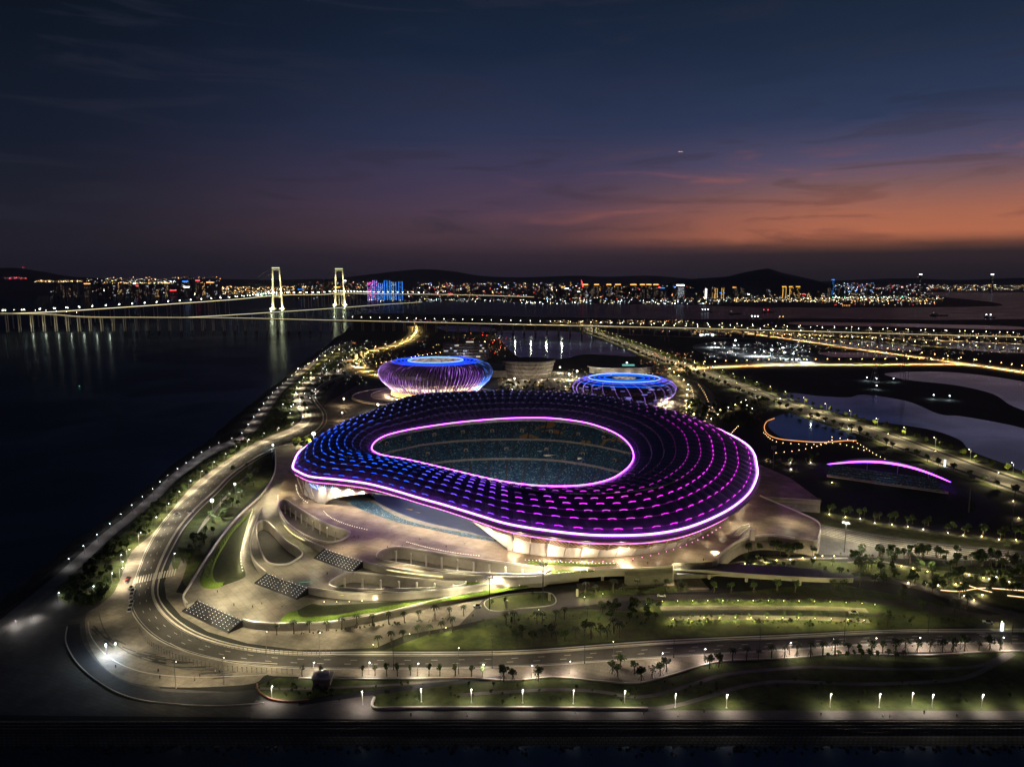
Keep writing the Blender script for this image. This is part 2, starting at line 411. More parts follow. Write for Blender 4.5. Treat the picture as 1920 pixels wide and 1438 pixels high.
# inland waters
sheet('river_channel', [(1400, 745), (1480, 737), (1530, 742), (1590, 745), (1620, 740), (1700, 752), (1760, 776), (1800, 780), (1870, 792), (1930, 806), (2080, 850), (2080, 960), (1930, 890), (1880, 868), (1820, 845), (1800, 825), (1755, 808), (1700, 798), (1640, 790), (1590, 778), (1540, 770), (1490, 756)], 2.98, 'pond', smooth=True)
sheet('reservoir', [(935, 622), (1000, 620), (1070, 622), (1120, 632), (1180, 652), (1195, 668), (1100, 664), (1060, 672), (1000, 676), (970, 668), (945, 645)], 2.98, 'pond')
sheet('reservoir', [(1660, 700), (1760, 697), (1860, 706), (1960, 728), (1960, 775), (1900, 762), (1860, 738), (1790, 722), (1700, 712)], 2.98, 'pond')
sheet('pond', [(1441, 800), (1446, 787), (1470, 776), (1510, 774), (1560, 792), (1600, 808), (1602, 822), (1560, 830), (1500, 828), (1462, 818)], 2.98, 'pond')
for q in ([(1480, 634), (1620, 640), (1720, 652), (1700, 658), (1560, 648)], [(1540, 661), (1640, 662), (1680, 670), (1560, 669)], [(1760, 640), (1940, 648), (1940, 662), (1800, 655)], [(1380, 646), (1440, 650), (1500, 660), (1440, 662), (1380, 655)],
          [(1500, 604), (1700, 607), (1900, 612), (1900, 618), (1700, 613), (1500, 609)], [(820, 612), (900, 612), (930, 620), (850, 622)]):
    sheet('pond', q, 2.98, 'pond')
# dark paved corner and big forecourt at the left
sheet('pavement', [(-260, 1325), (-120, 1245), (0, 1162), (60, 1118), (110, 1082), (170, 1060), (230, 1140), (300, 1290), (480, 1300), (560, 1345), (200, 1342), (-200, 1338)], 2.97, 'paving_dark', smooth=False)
# riverside park lawns between the promenade and the road
park_l = [(640, 645), (610, 668), (585, 690), (563, 712), (540, 728), (528, 745), (500, 775), (470, 815), (430, 838), (385, 868), (340, 900), (300, 938), (262, 972), (225, 1005), (190, 1035), (155, 1066), (115, 1098), (110, 1125), (140, 1136), (172, 1133)]
park_r = [(690, 655), (660, 680), (632, 698), (600, 707), (578, 720), (560, 738), (558, 765), (560, 785), (540, 803), (500, 822), (465, 838), (412, 873), (370, 905), (333, 945), (290, 998), (250, 1032), (228, 1080), (220, 1110), (195, 1130), (176, 1135)]
band('lawn', park_l, park_r, 2.99, 'grass')
prom_l = [(590, 672), (560, 698), (535, 716), (516, 733), (500, 752), (470, 790), (448, 818), (404, 836), (358, 862), (318, 893), (282, 927), (235, 968), (208, 988), (180, 1011), (131, 1055), (90, 1090), (40, 1130), (-20, 1178)]
prom_r = [(598, 674), (570, 701), (546, 719), (528, 737), (514, 757), (490, 795), (456, 828), (412, 846), (370, 871), (330, 902), (294, 938), (248, 976), (222, 996), (196, 1019), (150, 1064), (108, 1100), (60, 1142), (0, 1192)]
band('promenade', prom_l, prom_r, 3.04, 'promenade')
# main riverside road
outer = [(2100, 1207), (1920, 1206), (1671, 1207), (1480, 1218), (1231, 1233), (960, 1250), (673, 1254), (540, 1252), (440, 1243), (350, 1222), (290, 1195), (255, 1160), (243, 1130), (248, 1100), (262, 1060), (275, 1028), (300, 985), (330, 950), (365, 920), (400, 890), (445, 857), (490, 832), (545, 812), (570, 800), (583, 785), (580, 772), (570, 760), (562, 748), (565, 735), (580, 718), (605, 706), (640, 699), (700, 688)]
inner = [(2100, 1180), (1920, 1179), (1671, 1181), (1480, 1190), (1231, 1201), (960, 1220), (673, 1222), (560, 1222), (460, 1212), (380, 1190), (330, 1160), (300, 1125), (297, 1095), (308, 1060), (323, 1028), (345, 990), (375, 955), (410, 922), (438, 893), (480, 863), (515, 845), (560, 830), (590, 815), (610, 795), (612, 775), (600, 758), (592, 745), (597, 733), (612, 720), (635, 710), (660, 703), (704, 694)]
outer2 = [(690, 680), (632, 692), (598, 700), (572, 712), (556, 730), (550, 748), (556, 764), (566, 776), (563, 790), (542, 803), (500, 820), (462, 838), (410, 873), (368, 904), (330, 946), (288, 998), (247, 1034), (226, 1084), (212, 1112), (185, 1135), (163, 1150), (160, 1180), (170, 1215), (200, 1255), (250, 1280), (330, 1288), (420, 1286), (478, 1280), (500, 1265), (545, 1268), (880, 1270), (960, 1274), (1041, 1268), (1122, 1275), (1190, 1279), (1244, 1268), (1312, 1247), (1366, 1237), (1480, 1232), (1590, 1223), (1725, 1222), (1860, 1221), (2100, 1222)]
b_out = spline(PL(outer2[::-1], 3.0), k=4) ; b_in = spline(PL(inner, 3.0), k=4)
mb = MB(); mb.poly(b_out + b_in[::-1], [], 3.0); struct(mb.build('pavement', M['paving']))
o_, ra, rb = band('road', outer, inner, 3.06, 'asphalt')
# inner-side paving of the same road: verge and wide apron below the podium
sheet('pavement', [(515, 848), (480, 872), (438, 902), (412, 928), (378, 962), (352, 995), (332, 1028), (318, 1060), (308, 1093), (312, 1122), (340, 1155), (390, 1184), (465, 1206), (560, 1218), (640, 1217), (705, 1214), (760, 1190), (860, 1172), (1000, 1120), (860, 1110), (600, 1120), (430, 1130), (330, 1110), (345, 1080), (375, 1040), (420, 985), (470, 930), (505, 890)], 3.02, 'paving', smooth=False)
sheet('lawn', [(505, 858), (470, 885), (440, 910), (415, 938), (390, 965), (368, 1000), (345, 1040), (330, 1070), (322, 1050), (335, 1018), (352, 985), (378, 950), (412, 915), (445, 885), (480, 862)], 3.05, 'grass')
sheet('lawn', [(508, 850), (508, 895), (480, 925), (430, 978), (395, 1022), (372, 1060), (352, 1098), (343, 1085), (350, 1058), (345, 1035), (372, 998), (402, 962), (440, 915), (480, 880)], 3.08, 'grass')
def offs(a, b, t): return [p.lerp(q, t) for p, q in zip(a, b)]
def lift(l, z): return [Vector((p.x, p.y, z)) for p in l]
mb = MB()
def line(mb, c, w=.28, dash=None, z=3.10, m=0):
    c = resample(lift(c, z), int(length(c) / 3) + 2); n = len(c)
    for i in range(n - 1):
        if dash and (i % dash[1]) >= dash[0]: continue
        s0, s1 = side(c, i) * w / 2, side(c, i + 1) * w / 2
        mb.quad(c[i] + s0, c[i] - s0, c[i + 1] - s1, c[i + 1] + s1, m)
line(mb, offs(ra, rb, .07)); line(mb, offs(ra, rb, .74)); line(mb, offs(ra, rb, .78))
for t in (.29, .51): line(mb, offs(ra, rb, t), .3, (1, 4))
line(mb, offs(ra, rb, .97), .25)
struct(mb.build('road_line', M['marking']))
kerb('kerb', lift(ra, 3.0), 3, .5, .16); kerb('kerb', lift(rb, 3.0), 3, .5, .16)
c78 = lift(offs(ra, rb, .80), 3.06); kerb('kerb', c78, 3, 1.0, .5)
# crossing with zebra paint at the bend and at the right-hand junction
mb = MB()
for k in range(16):
    a = P(252 + k * 3.6, 1086 - k * 1.0, 3.11)
    mb.quad(P(250 + k * 5, 1094 - k, 3.11), P(252.5 + k * 5, 1094 - k, 3.11), P(256 + k * 5, 1081 - k, 3.11), P(253.5 + k * 5, 1081 - k, 3.11))
for k in range(9):
    mb.quad(P(1826 + k * 5, 1183 + k * 3, 3.11), P(1842 + k * 5, 1183 + k * 3, 3.11), P(1843.5 + k * 5, 1184.3 + k * 3, 3.11), P(1827 + k * 5, 1184.3 + k * 3, 3.11))
for k in range(9):
    mb.quad(P(1750 + k * 9, 1206, 3.11), P(1752 + k * 9, 1206, 3.11), P(1760 + k * 9, 1201, 3.11), P(1758 + k * 9, 1201, 3.11))
struct(mb.build('road_line', M['marking']))
# side junction road at far right
sheet('road', [(1826, 1178), (1860, 1152), (1925, 1152), (2100, 1152), (2100, 1206), (1870, 1206)], 3.07, 'asphalt', smooth=False)
# curved dark roadway round the forecourt
band('road', [(128, 1172), (126, 1205), (150, 1245), (200, 1285), (260, 1308), (340, 1318), (420, 1320), (490, 1316)], [(150, 1168), (152, 1195), (172, 1230), (215, 1268), (265, 1288), (340, 1298), (420, 1297), (480, 1292)], 3.03, 'asphalt_dark')
kerb('kerb', [(126, 1175), (124, 1205), (148, 1247), (198, 1287), (258, 1311), (340, 1321), (420, 1323), (495, 1318)], 3.0, .5, .3)
# lower road lawns, footpaths and walls
edge1 = [(560, 1272), (700, 1273), (880, 1272), (960, 1276), (1041, 1270), (1122, 1277), (1190, 1281), (1244, 1270), (1312, 1249), (1366, 1239), (1480, 1234), (1590, 1226), (1725, 1229), (1860, 1222), (2000, 1222)]
edge2 = [(540, 1340), (700, 1330), (960, 1330), (1200, 1332), (1500, 1333), (1920, 1333), (2100, 1333)]
sheet('lawn', [(478, 1288), (520, 1270), (560, 1270)] + edge1 + edge2[::-1][:-2] + [(705, 1329), (702, 1310), (640, 1300), (560, 1312), (520, 1314), (490, 1308)], 3.01, 'grass', smooth=False)
kerb('kerb', edge1, 3.0, .8, .5)
path_band('footpath', [(860, 1302), (960, 1296), (1041, 1292), (1122, 1296), (1190, 1306), (1244, 1299), (1312, 1278), (1366, 1263), (1480, 1252), (1535, 1250), (1671, 1254), (1779, 1252), (1850, 1244), (1920, 1205)], 2.2, 3.05, 'promenade')
path_band('footpath', [(1100, 1330), (1220, 1328), (1271, 1321), (1326, 1306), (1366, 1293), (1420, 1281), (1481, 1277), (1617, 1282), (1779, 1275), (1840, 1258), (1900, 1225)], 2.4, 3.06, 'promenade')
path_band('footpath', [(560, 1318), (640, 1306), (760, 1290), (850, 1278), (940, 1271)], 3.6, 3.05, 'asphalt_dark')
path_band('footpath', [(485, 1290), (560, 1291), (640, 1288), (740, 1283), (860, 1273)], 1.6, 3.06, 'promenade')
sheet('pavement', [(470, 1325), (480, 1312), (540, 1318), (600, 1312), (700, 1300), (702, 1332), (480, 1338)], 3.04, 'promenade', smooth=False)
band('promenade', [(470, 1334), (700, 1330), (1200, 1331), (1920, 1332), (2150, 1332)], [(470, 1346), (700, 1348), (1200, 1349), (1920, 1349), (2150, 1349)], 3.05, 'promenade')
mb = MB(); mb.wallstrip(spline(PL([(702, 1310), (701, 1329), (760, 1329), (960, 1329), (1100, 1330), (1215, 1331)], 3.0), k=4), 1.1, .9); tag(mb.build('low_wall', M['concrete']), 'long pale kerb wall along the near lawn beside the promenade', 'wall')
mb = MB(); mb.wallstrip(spline(PL([(482, 1284), (486, 1298), (504, 1311), (540, 1317), (580, 1314)], 3.0), k=4), .9, .7); tag(mb.build('low_wall', mat('brick_wall', (.28, .13, .09), .8, (.36, .2, .15), .8)), 'curved reddish planter wall at the left tip of the near lawn', 'wall')
# revetment towards the near water
y0 = near_y - .2; stp = [(0, 2.9), (1.0, 2.9), (1.0, 2.4), (2.4, 2.4), (2.4, 2.0), (3.8, 2.0), (3.85, 1.6), (5.2, 1.6), (5.25, 1.2), (9.5, .35), (12.5, -.3)]
mb = MB()
for (a, za), (b, zb) in zip(stp, stp[1:]): mb.quad((-520, y0 - a, za), (700, y0 - a, za), (700, y0 - b, zb), (-520, y0 - b, zb))
struct(mb.build('embankment', tiled('block_revetment', (.2, .19, .155), (.15, .14, .115), (.06, .06, .05), 1.8, 1.3, .9, .2)))
mb = MB()
for yy, zz in ((y0 - .9, 2.9), (y0 - 2.3, 2.4), (y0 - 3.7, 2.0)):
    mb.box((90, yy, zz), (1220, .3, .22))
struct(mb.build('kerb', M['concrete_dk']))
# terraces right of centre: lawns, lit paths, drives
sheet('lawn', [(880, 1176), (930, 1150), (1060, 1140), (1180, 1145), (1260, 1120), (1400, 1108), (1560, 1092), (1700, 1118), (1830, 1150), (1868, 1172), (1700, 1178), (1480, 1186), (1231, 1197), (960, 1216), (720, 1219), (800, 1190)], 3.03, 'grass', smooth=False)
sheet('lawn', [(1390, 1068), (1440, 1040), (1560, 1052), (1700, 1060), (1925, 1065), (2100, 1068), (2100, 1150), (1930, 1146), (1850, 1128), (1750, 1098), (1650, 1078), (1500, 1075)], 3.04, 'grass', smooth=False)
path_band('footpath', [(1238, 1140), (1300, 1139), (1420, 1139), (1540, 1140), (1626, 1144)], 5.0, 3.08, 'paving')
path_band('footpath', [(1256, 1160), (1330, 1157), (1420, 1157), (1540, 1159), (1630, 1164)], 4.6, 3.08, 'paving')
path_band('road', [(1240, 1150), (1330, 1148), (1420, 1148), (1540, 1150), (1660, 1154)], 3.4, 3.07, 'asphalt_dark')
path_band('road', [(1000, 1142), (1080, 1132), (1160, 1122), (1240, 1119), (1330, 1119), (1420, 1120), (1540, 1122), (1660, 1128), (1760, 1142), (1880, 1162)], 6.5, 3.07, 'asphalt')
path_band('road', [(1480, 1082), (1560, 1084), (1650, 1086), (1720, 1100), (1790, 1122), (1860, 1142), (1920, 1156)], 7.0, 3.09, 'asphalt')
path_band('footpath', [(1590, 1054), (1650, 1052), (1700, 1062), (1780, 1072), (1850, 1078), (1930, 1080)], 2.0, 3.10, 'paving')
path_band('footpath', [(1340, 1062), (1400, 1052), (1480, 1048), (1590, 1046)], 2.2, 3.10, 'paving')
# drives under the elevated walkway and the car park island
sheet('road', [(860, 1172), (905, 1125), (960, 1108), (1050, 1098), (1240, 1088), (1310, 1086), (1330, 1108), (1240, 1112), (1130, 1118), (1060, 1138), (960, 1150)], 3.06, 'asphalt', smooth=False)
sheet('pavement', [(1080, 1094), (1150, 1086), (1310, 1080), (1330, 1104), (1240, 1108), (1090, 1118)], 3.09, 'plaza', smooth=False)
sheet('lawn', [(1083, 1117), (1105, 1106), (1180, 1102), (1270, 1098), (1290, 1106), (1230, 1112), (1150, 1117), (1100, 1123)], 3.14, 'grass')
sheet('lawn', [(916, 1140), (914, 1126), (950, 1117), (1020, 1112), (1037, 1120), (1034, 1132), (980, 1139), (940, 1144)], 3.14, 'grass')
kerb('kerb', [(914, 1142), (911, 1126), (950, 1115), (1020, 1110), (1040, 1119), (1036, 1134), (980, 1141), (940, 1146)], 3.05, .5, .3, closed=True)
# plaza and training ground on the right
sheet('pavement', [(1440, 955), (1536, 972), (1640, 992), (1760, 1010), (1920, 1028), (2100, 1045), (2100, 1062), (1920, 1052), (1760, 1050), (1640, 1045), (1560, 1040), (1400, 1040)], 3.05, 'paving_dark', smooth=False)
mb = MB()
for k in range(7):
    line(mb, [P(x, y + k * d, 3.1) for x, y, d in ((1538, 984 + k, 1.6), (1640, 1003, 3.6), (1760, 1020, 4.0), (1920, 1035, 3.0), (2100, 1046, 2))], .35, None, 3.09)
struct(mb.build('road_line', M['marking']))  # painted lines stand in for light trails of traffic across the plaza
sheet('sports_field', [(1432, 905), (1500, 884), (1600, 878), (1700, 905), (1790, 925), (1830, 945), (1800, 975), (1700, 985), (1560, 965), (1460, 945)], 3.05, mat('dark_turf', (.012, .022, .014), .95, (.02, .032, .018), .1))
sheet('running_track', [(1410, 905), (1490, 874), (1600, 868), (1720, 895), (1820, 920), (1870, 948), (1840, 985), (1720, 995), (1540, 976), (1430, 950)], 3.02, mat('track_rubber', (.03, .035, .06), .9))
sheet('lawn', [(1405, 940), (1440, 958), (1540, 984), (1640, 1000), (1760, 1016), (1920, 1032), (2100, 1046), (2100, 1030), (1920, 1012), (1760, 1000), (1640, 978), (1540, 958), (1440, 930)], 3.08, 'grass', smooth=False)
# avenues
aveA = [(1100, 612), (1115, 622), (1150, 634), (1197, 652), (1235, 668), (1290, 684), (1340, 702), (1395, 722), (1467, 749), (1547, 774), (1620, 797), (1690, 822), (1780, 856), (1860, 884), (1930, 908), (2080, 955)]
aveB = [(1088, 614), (1100, 625), (1135, 640), (1180, 659), (1216, 675), (1262, 692), (1306, 710), (1360, 734), (1430, 763), (1500, 789), (1575, 814), (1650, 842), (1735, 874), (1820, 905), (1890, 930), (2030, 985)]
aveB = [(a[0] * .5 + b[0] * .5, a[1] * .5 + b[1] * .5) for a, b in zip(aveA, aveB)]
o_, aa, ab = band('road', aveA, aveB, 3.06, 'pale_road')
mb = MB(); line(mb, offs(aa, ab, .06), .3); line(mb, offs(aa, ab, .94), .3); line(mb, offs(aa, ab, .5), 1.0)
for t in (.28, .72): line(mb, offs(aa, ab, t), .3, (1, 4))
struct(mb.build('road_line', M['marking']))
def offset_c(c, d): return [p + side(c, i) * d for i, p in enumerate(c)]
ave_c = offs(aa, ab, .5); wd = (aa[len(aa) // 2] - ab[len(aa) // 2]).length
sg = 1 if (offset_c(ave_c, 5)[20] - aa[20]).length < (offset_c(ave_c, -5)[20] - aa[20]).length else -1
for s_, nm in ((sg, 'a'), (-sg, 'b')):
    mb = MB(); mb.strip(lift(offset_c(ave_c, s_ * (wd / 2 + .4)), 3.03), lift(offset_c(ave_c, s_ * (wd / 2 + 5)), 3.03)); struct(mb.build('pavement', M['paving']))
    mb = MB(); mb.strip(lift(offset_c(ave_c, s_ * (wd / 2 + 5)), 3.02), lift(offset_c(ave_c, s_ * (wd / 2 + 13)), 3.02)); struct(mb.build('lawn', M['grass']))
r_orange, c_orange = path_band('road', [(1275, 694), (1330, 690), (1400, 687), (1480, 685), (1600, 684.5), (1700, 684), (1800, 684), (1860, 690), (1960, 706)], 24, 3.05, 'pale_road')
r_curve, c_curve = path_band('road', [(1400, 626), (1450, 632), (1500, 639), (1560, 648), (1620, 657), (1700, 668), (1760, 676), (1815, 684)], 24, 3.07, 'pale_road')
r_yel, c_yel = path_band('road', [(770, 612), (774, 622), (765, 634), (742, 645), (712, 653), (685, 660), (666, 668), (655, 678), (662, 690), (676, 700), (700, 704)], 28, 3.05, 'pale_road')
r_loop, c_loop = path_band('road', [(692, 698), (655, 706), (630, 720), (614, 740), (600, 762), (612, 785), (640, 800), (680, 812)], 9, 3.09, 'asphalt')
path_band('road', [(1230, 690), (1240, 700), (1300, 720), (1320, 745), (1310, 780), (1290, 800)], 14, 3.04, 'asphalt_dark')
# fields of interchange roads beneath the viaduct
for y, z in ((622, 3.03), (632, 3.04)):
    path_band('road', [(1100, y - 8), (1300, y), (1500, y + 6), (1700, y + 10), (1940, y + 16)], 22, z, 'pale_road')
sheet('site_ground', [(1300, 648), (1360, 640), (1440, 648), (1540, 664), (1560, 676), (1500, 686), (1420, 684), (1330, 668)], 3.0, mat('site_gravel', (.06, .065, .06), .9, (.24, .24, .22), .035))
# ring paving round the two indoor halls
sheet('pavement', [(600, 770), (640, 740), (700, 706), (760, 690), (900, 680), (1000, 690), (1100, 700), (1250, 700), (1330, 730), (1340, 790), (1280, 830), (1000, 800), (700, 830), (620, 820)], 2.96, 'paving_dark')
sheet('pavement', [(925, 715), (960, 708), (1100, 708), (1110, 725), (1080, 745), (1000, 760), (930, 760), (900, 742)], 3.0, 'paving')
# ------------------------------------------------------------------ podium
Z1, Z2, Z3 = 6.0, 9.3, 12.6
L1 = PL([(512, 838), (516, 868), (512, 893), (490, 928), (455, 960), (420, 1000), (385, 1050), (355, 1098), (343, 1120), (350, 1134), (372, 1125), (412, 1143), (455, 1163), (480, 1169), (540, 1171), (640, 1166), (720, 1151), (800, 1131), (880, 1113), (950, 1098), (1030, 1086), (1085, 1080), (1090, 1060), (1000, 1040), (700, 960), (600, 880), (560, 830)], Z1)
hB = [(483, 982), (481, 995), (483, 1012), (491, 1038), (505, 1057), (536, 1059), (556, 1050), (567, 1040), (560, 1030), (536, 1014), (512, 989), (502, 980), (492, 977)]
hD = [(618, 1097), (622, 1090), (639, 1080), (660, 1075), (692, 1077), (751, 1084), (810, 1089), (869, 1092), (868, 1098), (845, 1101), (799, 1104), (704, 1107), (644, 1104), (626, 1102)]
hA = [(524, 942), (526, 961), (543, 985), (574, 1005), (608, 1017), (636, 1015), (656, 1003), (651, 996), (617, 985), (584, 968), (553, 949), (538, 939)]
hC = [(706, 1044), (711, 1036), (725, 1030), (747, 1027), (775, 1030), (823, 1038), (895, 1049), (960, 1058), (1024, 1067), (1026, 1074), (1012, 1078), (952, 1078), (882, 1074), (813, 1068), (743, 1056), (712, 1050)]
L2px = [(516, 905), (500, 930), (491, 951), (478, 985), (469, 1020), (476, 1050), (500, 1074), (577, 1102), (632, 1111), (680, 1114), (727, 1114), (800, 1110), (866, 1103), (960, 1088), (1030, 1076), (1080, 1070), (1080, 1050), (900, 1030), (700, 990), (600, 930), (560, 880), (530, 880)]
L3px = [(548, 868), (540, 885), (528, 908), (521, 930), (524, 962), (541, 988), (575, 1013), (608, 1028), (680, 1053), (727, 1065), (799, 1074), (895, 1081), (970, 1084), (1040, 1078), (1110, 1070), (1200, 1067), (1262, 1062), (1262, 1056), (1335, 1052), (1352, 1040), (1375, 1020), (1400, 1008), (1440, 1003), (1500, 1010), (1533, 1012), (1536, 982), (1500, 962), (1455, 943), (1425, 930)]
L3 = spline(PL(L3px, Z3), k=3) + [Vector((225, 500, Z3)), Vector((226, 560, Z3)), Vector((205, 650, Z3)), Vector((160, 700, Z3)), Vector((60, 735, Z3)), Vector((-60, 728, Z3)), Vector((-150, 690, Z3)), Vector((-185, 600, Z3))]
def sp(px, z, k=4): return spline(PL(px, z), True, k)
# ---- stadium plan curves
Oin = [(549, 880, 32), (551, 868, 33), (562, 848, 35), (590, 829, 38), (620, 812, 41), (660, 796, 44), (700, 779, 48), (755, 758, 54)]
OUT = [P(x, y, z) for x, y, z in Oin] + [Vector((-60, 694, 54)), Vector((0, 703, 53)), Vector((60, 698, 52)), Vector((112, 662, 51))] + \
    [P(x, y, z) for x, y, z in [(1270, 785, 50), (1330, 800, 46), (1370, 817, 44), (1400, 835, 41), (1414, 852, 39), (1419, 873, 36), (1420, 893, 34.5), (1407, 923, 33.5), (1378, 950, 32.5), (1337, 973, 32), (1287, 992, 31), (1237, 1002, 30), (1187, 1006, 30), (1120, 1006, 30), (1068, 1002, 30), (1027, 997, 30), (985, 991, 30), (943, 982.5, 30), (902, 970, 30), (860, 957, 30), (823, 946, 30.4), (790, 937, 31), (757, 927, 31), (723, 917, 31), (690, 909, 31), (657, 904, 31), (623, 900, 31.5), (590, 897, 32), (573, 893, 32), (557, 885, 32)]]
INN = [P(x, y, z) for x, y, z in [(697, 840, 44), (705, 828, 45), (725, 817, 47), (760, 808, 50), (800, 801, 52), (850, 794, 54), (900, 789, 55), (960, 785, 56), (1030, 785, 56), (1090, 792, 55), (1130, 803, 53), (1160, 817, 50), (1180, 835, 48), (1188, 855, 46), (1182, 872, 45), (1165, 888, 44), (1140, 901, 43), (1100, 910, 42), (1050, 913, 42), (1000, 911, 42), (950, 905, 42), (900, 895, 42), (850, 883, 42), (800, 871, 42), (760, 862, 42), (720, 855, 43), (702, 848, 43)]]
SC = Vector((-8, 520, 0))
NP = 92; SUB = 6; NT = NP * SUB
out_s = resample(spline(OUT, True, 8), NT, True); inn_d = resample(spline(INN, True, 8), 900, True)
def ang(p): return math.atan2(p.y - SC.y, p.x - SC.x)
inn_tab = sorted((ang(p), p) for p in inn_d)
import bisect
def at_angle(tab, a):
    a = (a + math.pi) % (2 * math.pi) - math.pi
    ks = [t[0] for t in tab] if not hasattr(at_angle, 'c') or at_angle.c[0] is not tab else at_angle.c[1]
    at_angle.c = (tab, ks)
    i = bisect.bisect(ks, a); lo = tab[i - 1]; hi = tab[i % len(tab)]
    d = (hi[0] - lo[0]) % (2 * math.pi); t = ((a - lo[0]) % (2 * math.pi)) / d if d else 0
    return lo[1].lerp(hi[1], t)
inn_s = [at_angle(inn_tab, ang(p)) for p in out_s]
def bulge(o): return 8 + 6.5 * min(max((o.y - 500) / 150, 0), 1)
def roof_pt(i, s):
    o, n = out_s[i % NT], inn_s[i % NT]; p = o.lerp(n, s)
    p.z += bulge(o) * math.sin(math.pi * s ** .85)
    return p
NR = 10
def tier(s):  # terraced rows: sawtooth so each row overlaps the next
    if s <= .04 or s >= .96: return 0
    f = ((s - .05) * 10) % 1; return .9 * (f - .5)
def roof_full(i, s):
    p = roof_pt(i, s); ph = (i % SUB) / SUB
    env = min(1, s * 9) * min(1, (1 - s) * 7)
    p.z += env * (1.15 * math.sin(math.pi * ph) - .55 + tier(s)); return p
# walls
def off_in(i, k, z): p = SC + (out_s[i % NT] - SC) * k; return Vector((p.x, p.y, z))
stad = empty('stadium', (SC.x, SC.y, Z3), 0, 'huge oval stadium with dark scalloped roof ringed by violet light lines', 'stadium')
OFF = Vector((SC.x, SC.y, Z3))
def sbuild(mb, name, mats, **k):
    mb.v = [tuple(Vector(v) - OFF) for v in mb.v]; o = mb.build(name, mats, stad, **k); return o
# cut the bowl opening out of the plaza
bowl = [off_in(i, .82, Z3) for i in range(0, NT, 8)]
# opening on the front left reaches out to the seat rim seen from outside
rim_px = [(655, 941), (663, 947), (690, 960), (740, 977), (790, 988), (857, 1003), (927, 1015)]
rim = spline(PL(rim_px, Z3), k=5)
def rim_mix(p):
    best = min(rim, key=lambda q: (q.xy - p.xy).length)
    return best
rim_tab = sorted((ang(p), p) for p in rim); ra0, ra1 = rim_tab[0][0], rim_tab[-1][0]
BO = []
for p in bowl:
    a = ang(p)
    if ra0 <= a <= ra1: BO.append(None)
    else: BO.append(p)
bowl2 = []; done = False
idx0 = next(i for i in range(len(BO)) if BO[i] is None and BO[i - 1] is not None)
seq = [BO[(idx0 + k) % len(BO)] for k in range(len(BO))]
first = bowl[(idx0 - 1) % len(bowl)]
rr = list(rim) if (rim[0] - first).length < (rim[-1] - first).length else list(rim)[::-1]
bowl2 = rr + [p for p in seq if p is not None]
pod = empty('plaza_podium', P(700, 1080, 3), 0, 'stepped pale stone podium curling round the front of the stadium', 'podium')
PO = Vector(pod.location)
def pbuild(mb, name, mats, **k):
    mb.v = [tuple(Vector(v) - PO) for v in mb.v]; return mb.build(name, mats, pod, **k)
def sp(px, z, k=4): return spline(PL(px, z), True, k)
mb = MB(); mb.slab(L1, [sp(hB, Z2), sp(hD, Z2)], Z1, 2.5); pbuild(mb, 'lower_terrace', [M['plaza_grey'], M['concrete']])
mb = MB(); mb.slab(spline(PL(L2px, Z2), True, 3), [sp(hB, Z2), sp(hD, Z2), sp(hA, Z3), sp(hC, Z3)], Z2, Z1 - .3); pbuild(mb, 'middle_terrace', [M['plaza_grey'], M['concrete']])
mb = MB(); mb.slab(L3, [sp(hA, Z3), sp(hC, Z3), bowl2], Z3, Z2 - .3); pbuild(mb, 'upper_terrace', [M['plaza'], M['concrete']])
# right-hand part of the upper terrace stands on the ground: outer skirt wall down to grade
sk = [p for p in L3 if p.x > 55]
mb = MB(); mb.strip([Vector((p.x, p.y, Z3 - .4)) for p in sk], [Vector((p.x, p.y, 2.6)) for p in sk]); pbuild(mb, 'retaining_wall', M['concrete_dk'])
for h, z, zf in ((hA, Z3, Z1), (hC, Z3, Z1), (hB, Z2, 3.2), (hD, Z2, 4.0)):
    c = sp(h, z, 6); mb = MB(); mb.wallstrip(c, .95, .8, 0, True); pbuild(mb, 'parapet', M['white'])
    mb = MB(); mb.poly(c, [], zf + .05); pbuild(mb, 'courtyard_floor', M['paving_dark' if h is hB else 'promenade'])
def on(c, t): return c[int(t * (len(c) - 1))]
def cols(p0, z0, z1, n, r=.55):
    c = resample(spline(PL(p0, z1), k=4), n)
    for p in c:
        mb = MB(); mb.cyl((p.x, p.y, z0), (p.x, p.y, z1 - .1), r, r, 8); pbuild(mb, 'column', M['white'])
cols([(742, 1033), (800, 1041), (880, 1052), (960, 1064), (1012, 1071)], Z1, Z3, 10)
cols([(646, 1084), (720, 1087), (790, 1092), (850, 1095)], 4, Z2, 7)
cols([(534, 946), (560, 961), (590, 978), (620, 992), (645, 1001)], Z1, Z3, 10, .45)
# terrace edge parapets and glowing edge strips
def edge_wall(px, z, h=.9, w=.6, m='white'):
    mb = MB(); mb.wallstrip(spline(PL(px, z), k=5), h, w); return pbuild(mb, 'parapet', M[m])
edge_wall([(516, 845), (517, 868), (513, 893), (491, 928), (456, 960), (421, 1000), (386, 1050), (356, 1098), (344, 1120), (351, 1133)], Z1, 1.1, .9)
edge_wall([(455, 1163), (480, 1169), (540, 1171), (640, 1166), (720, 1151), (800, 1131), (880, 1113), (950, 1098), (1030, 1086), (1085, 1080)], Z1, 1.0, .8)
edge_wall([(491, 951), (478, 985), (469, 1020), (476, 1050), (498, 1073)], Z2, .9)
edge_wall([(578, 1102), (632, 1111), (680, 1114), (727, 1114), (800, 1110), (866, 1103), (960, 1088), (1030, 1076)], Z2, .9)
edge_wall([(521, 930), (524, 962), (541, 988), (575, 1013), (607, 1027)], Z3, .9)
edge_wall([(681, 1053), (727, 1065), (799, 1074), (895, 1081), (970, 1084), (1040, 1078), (1110, 1070), (1200, 1067), (1262, 1062)], Z3, .9)
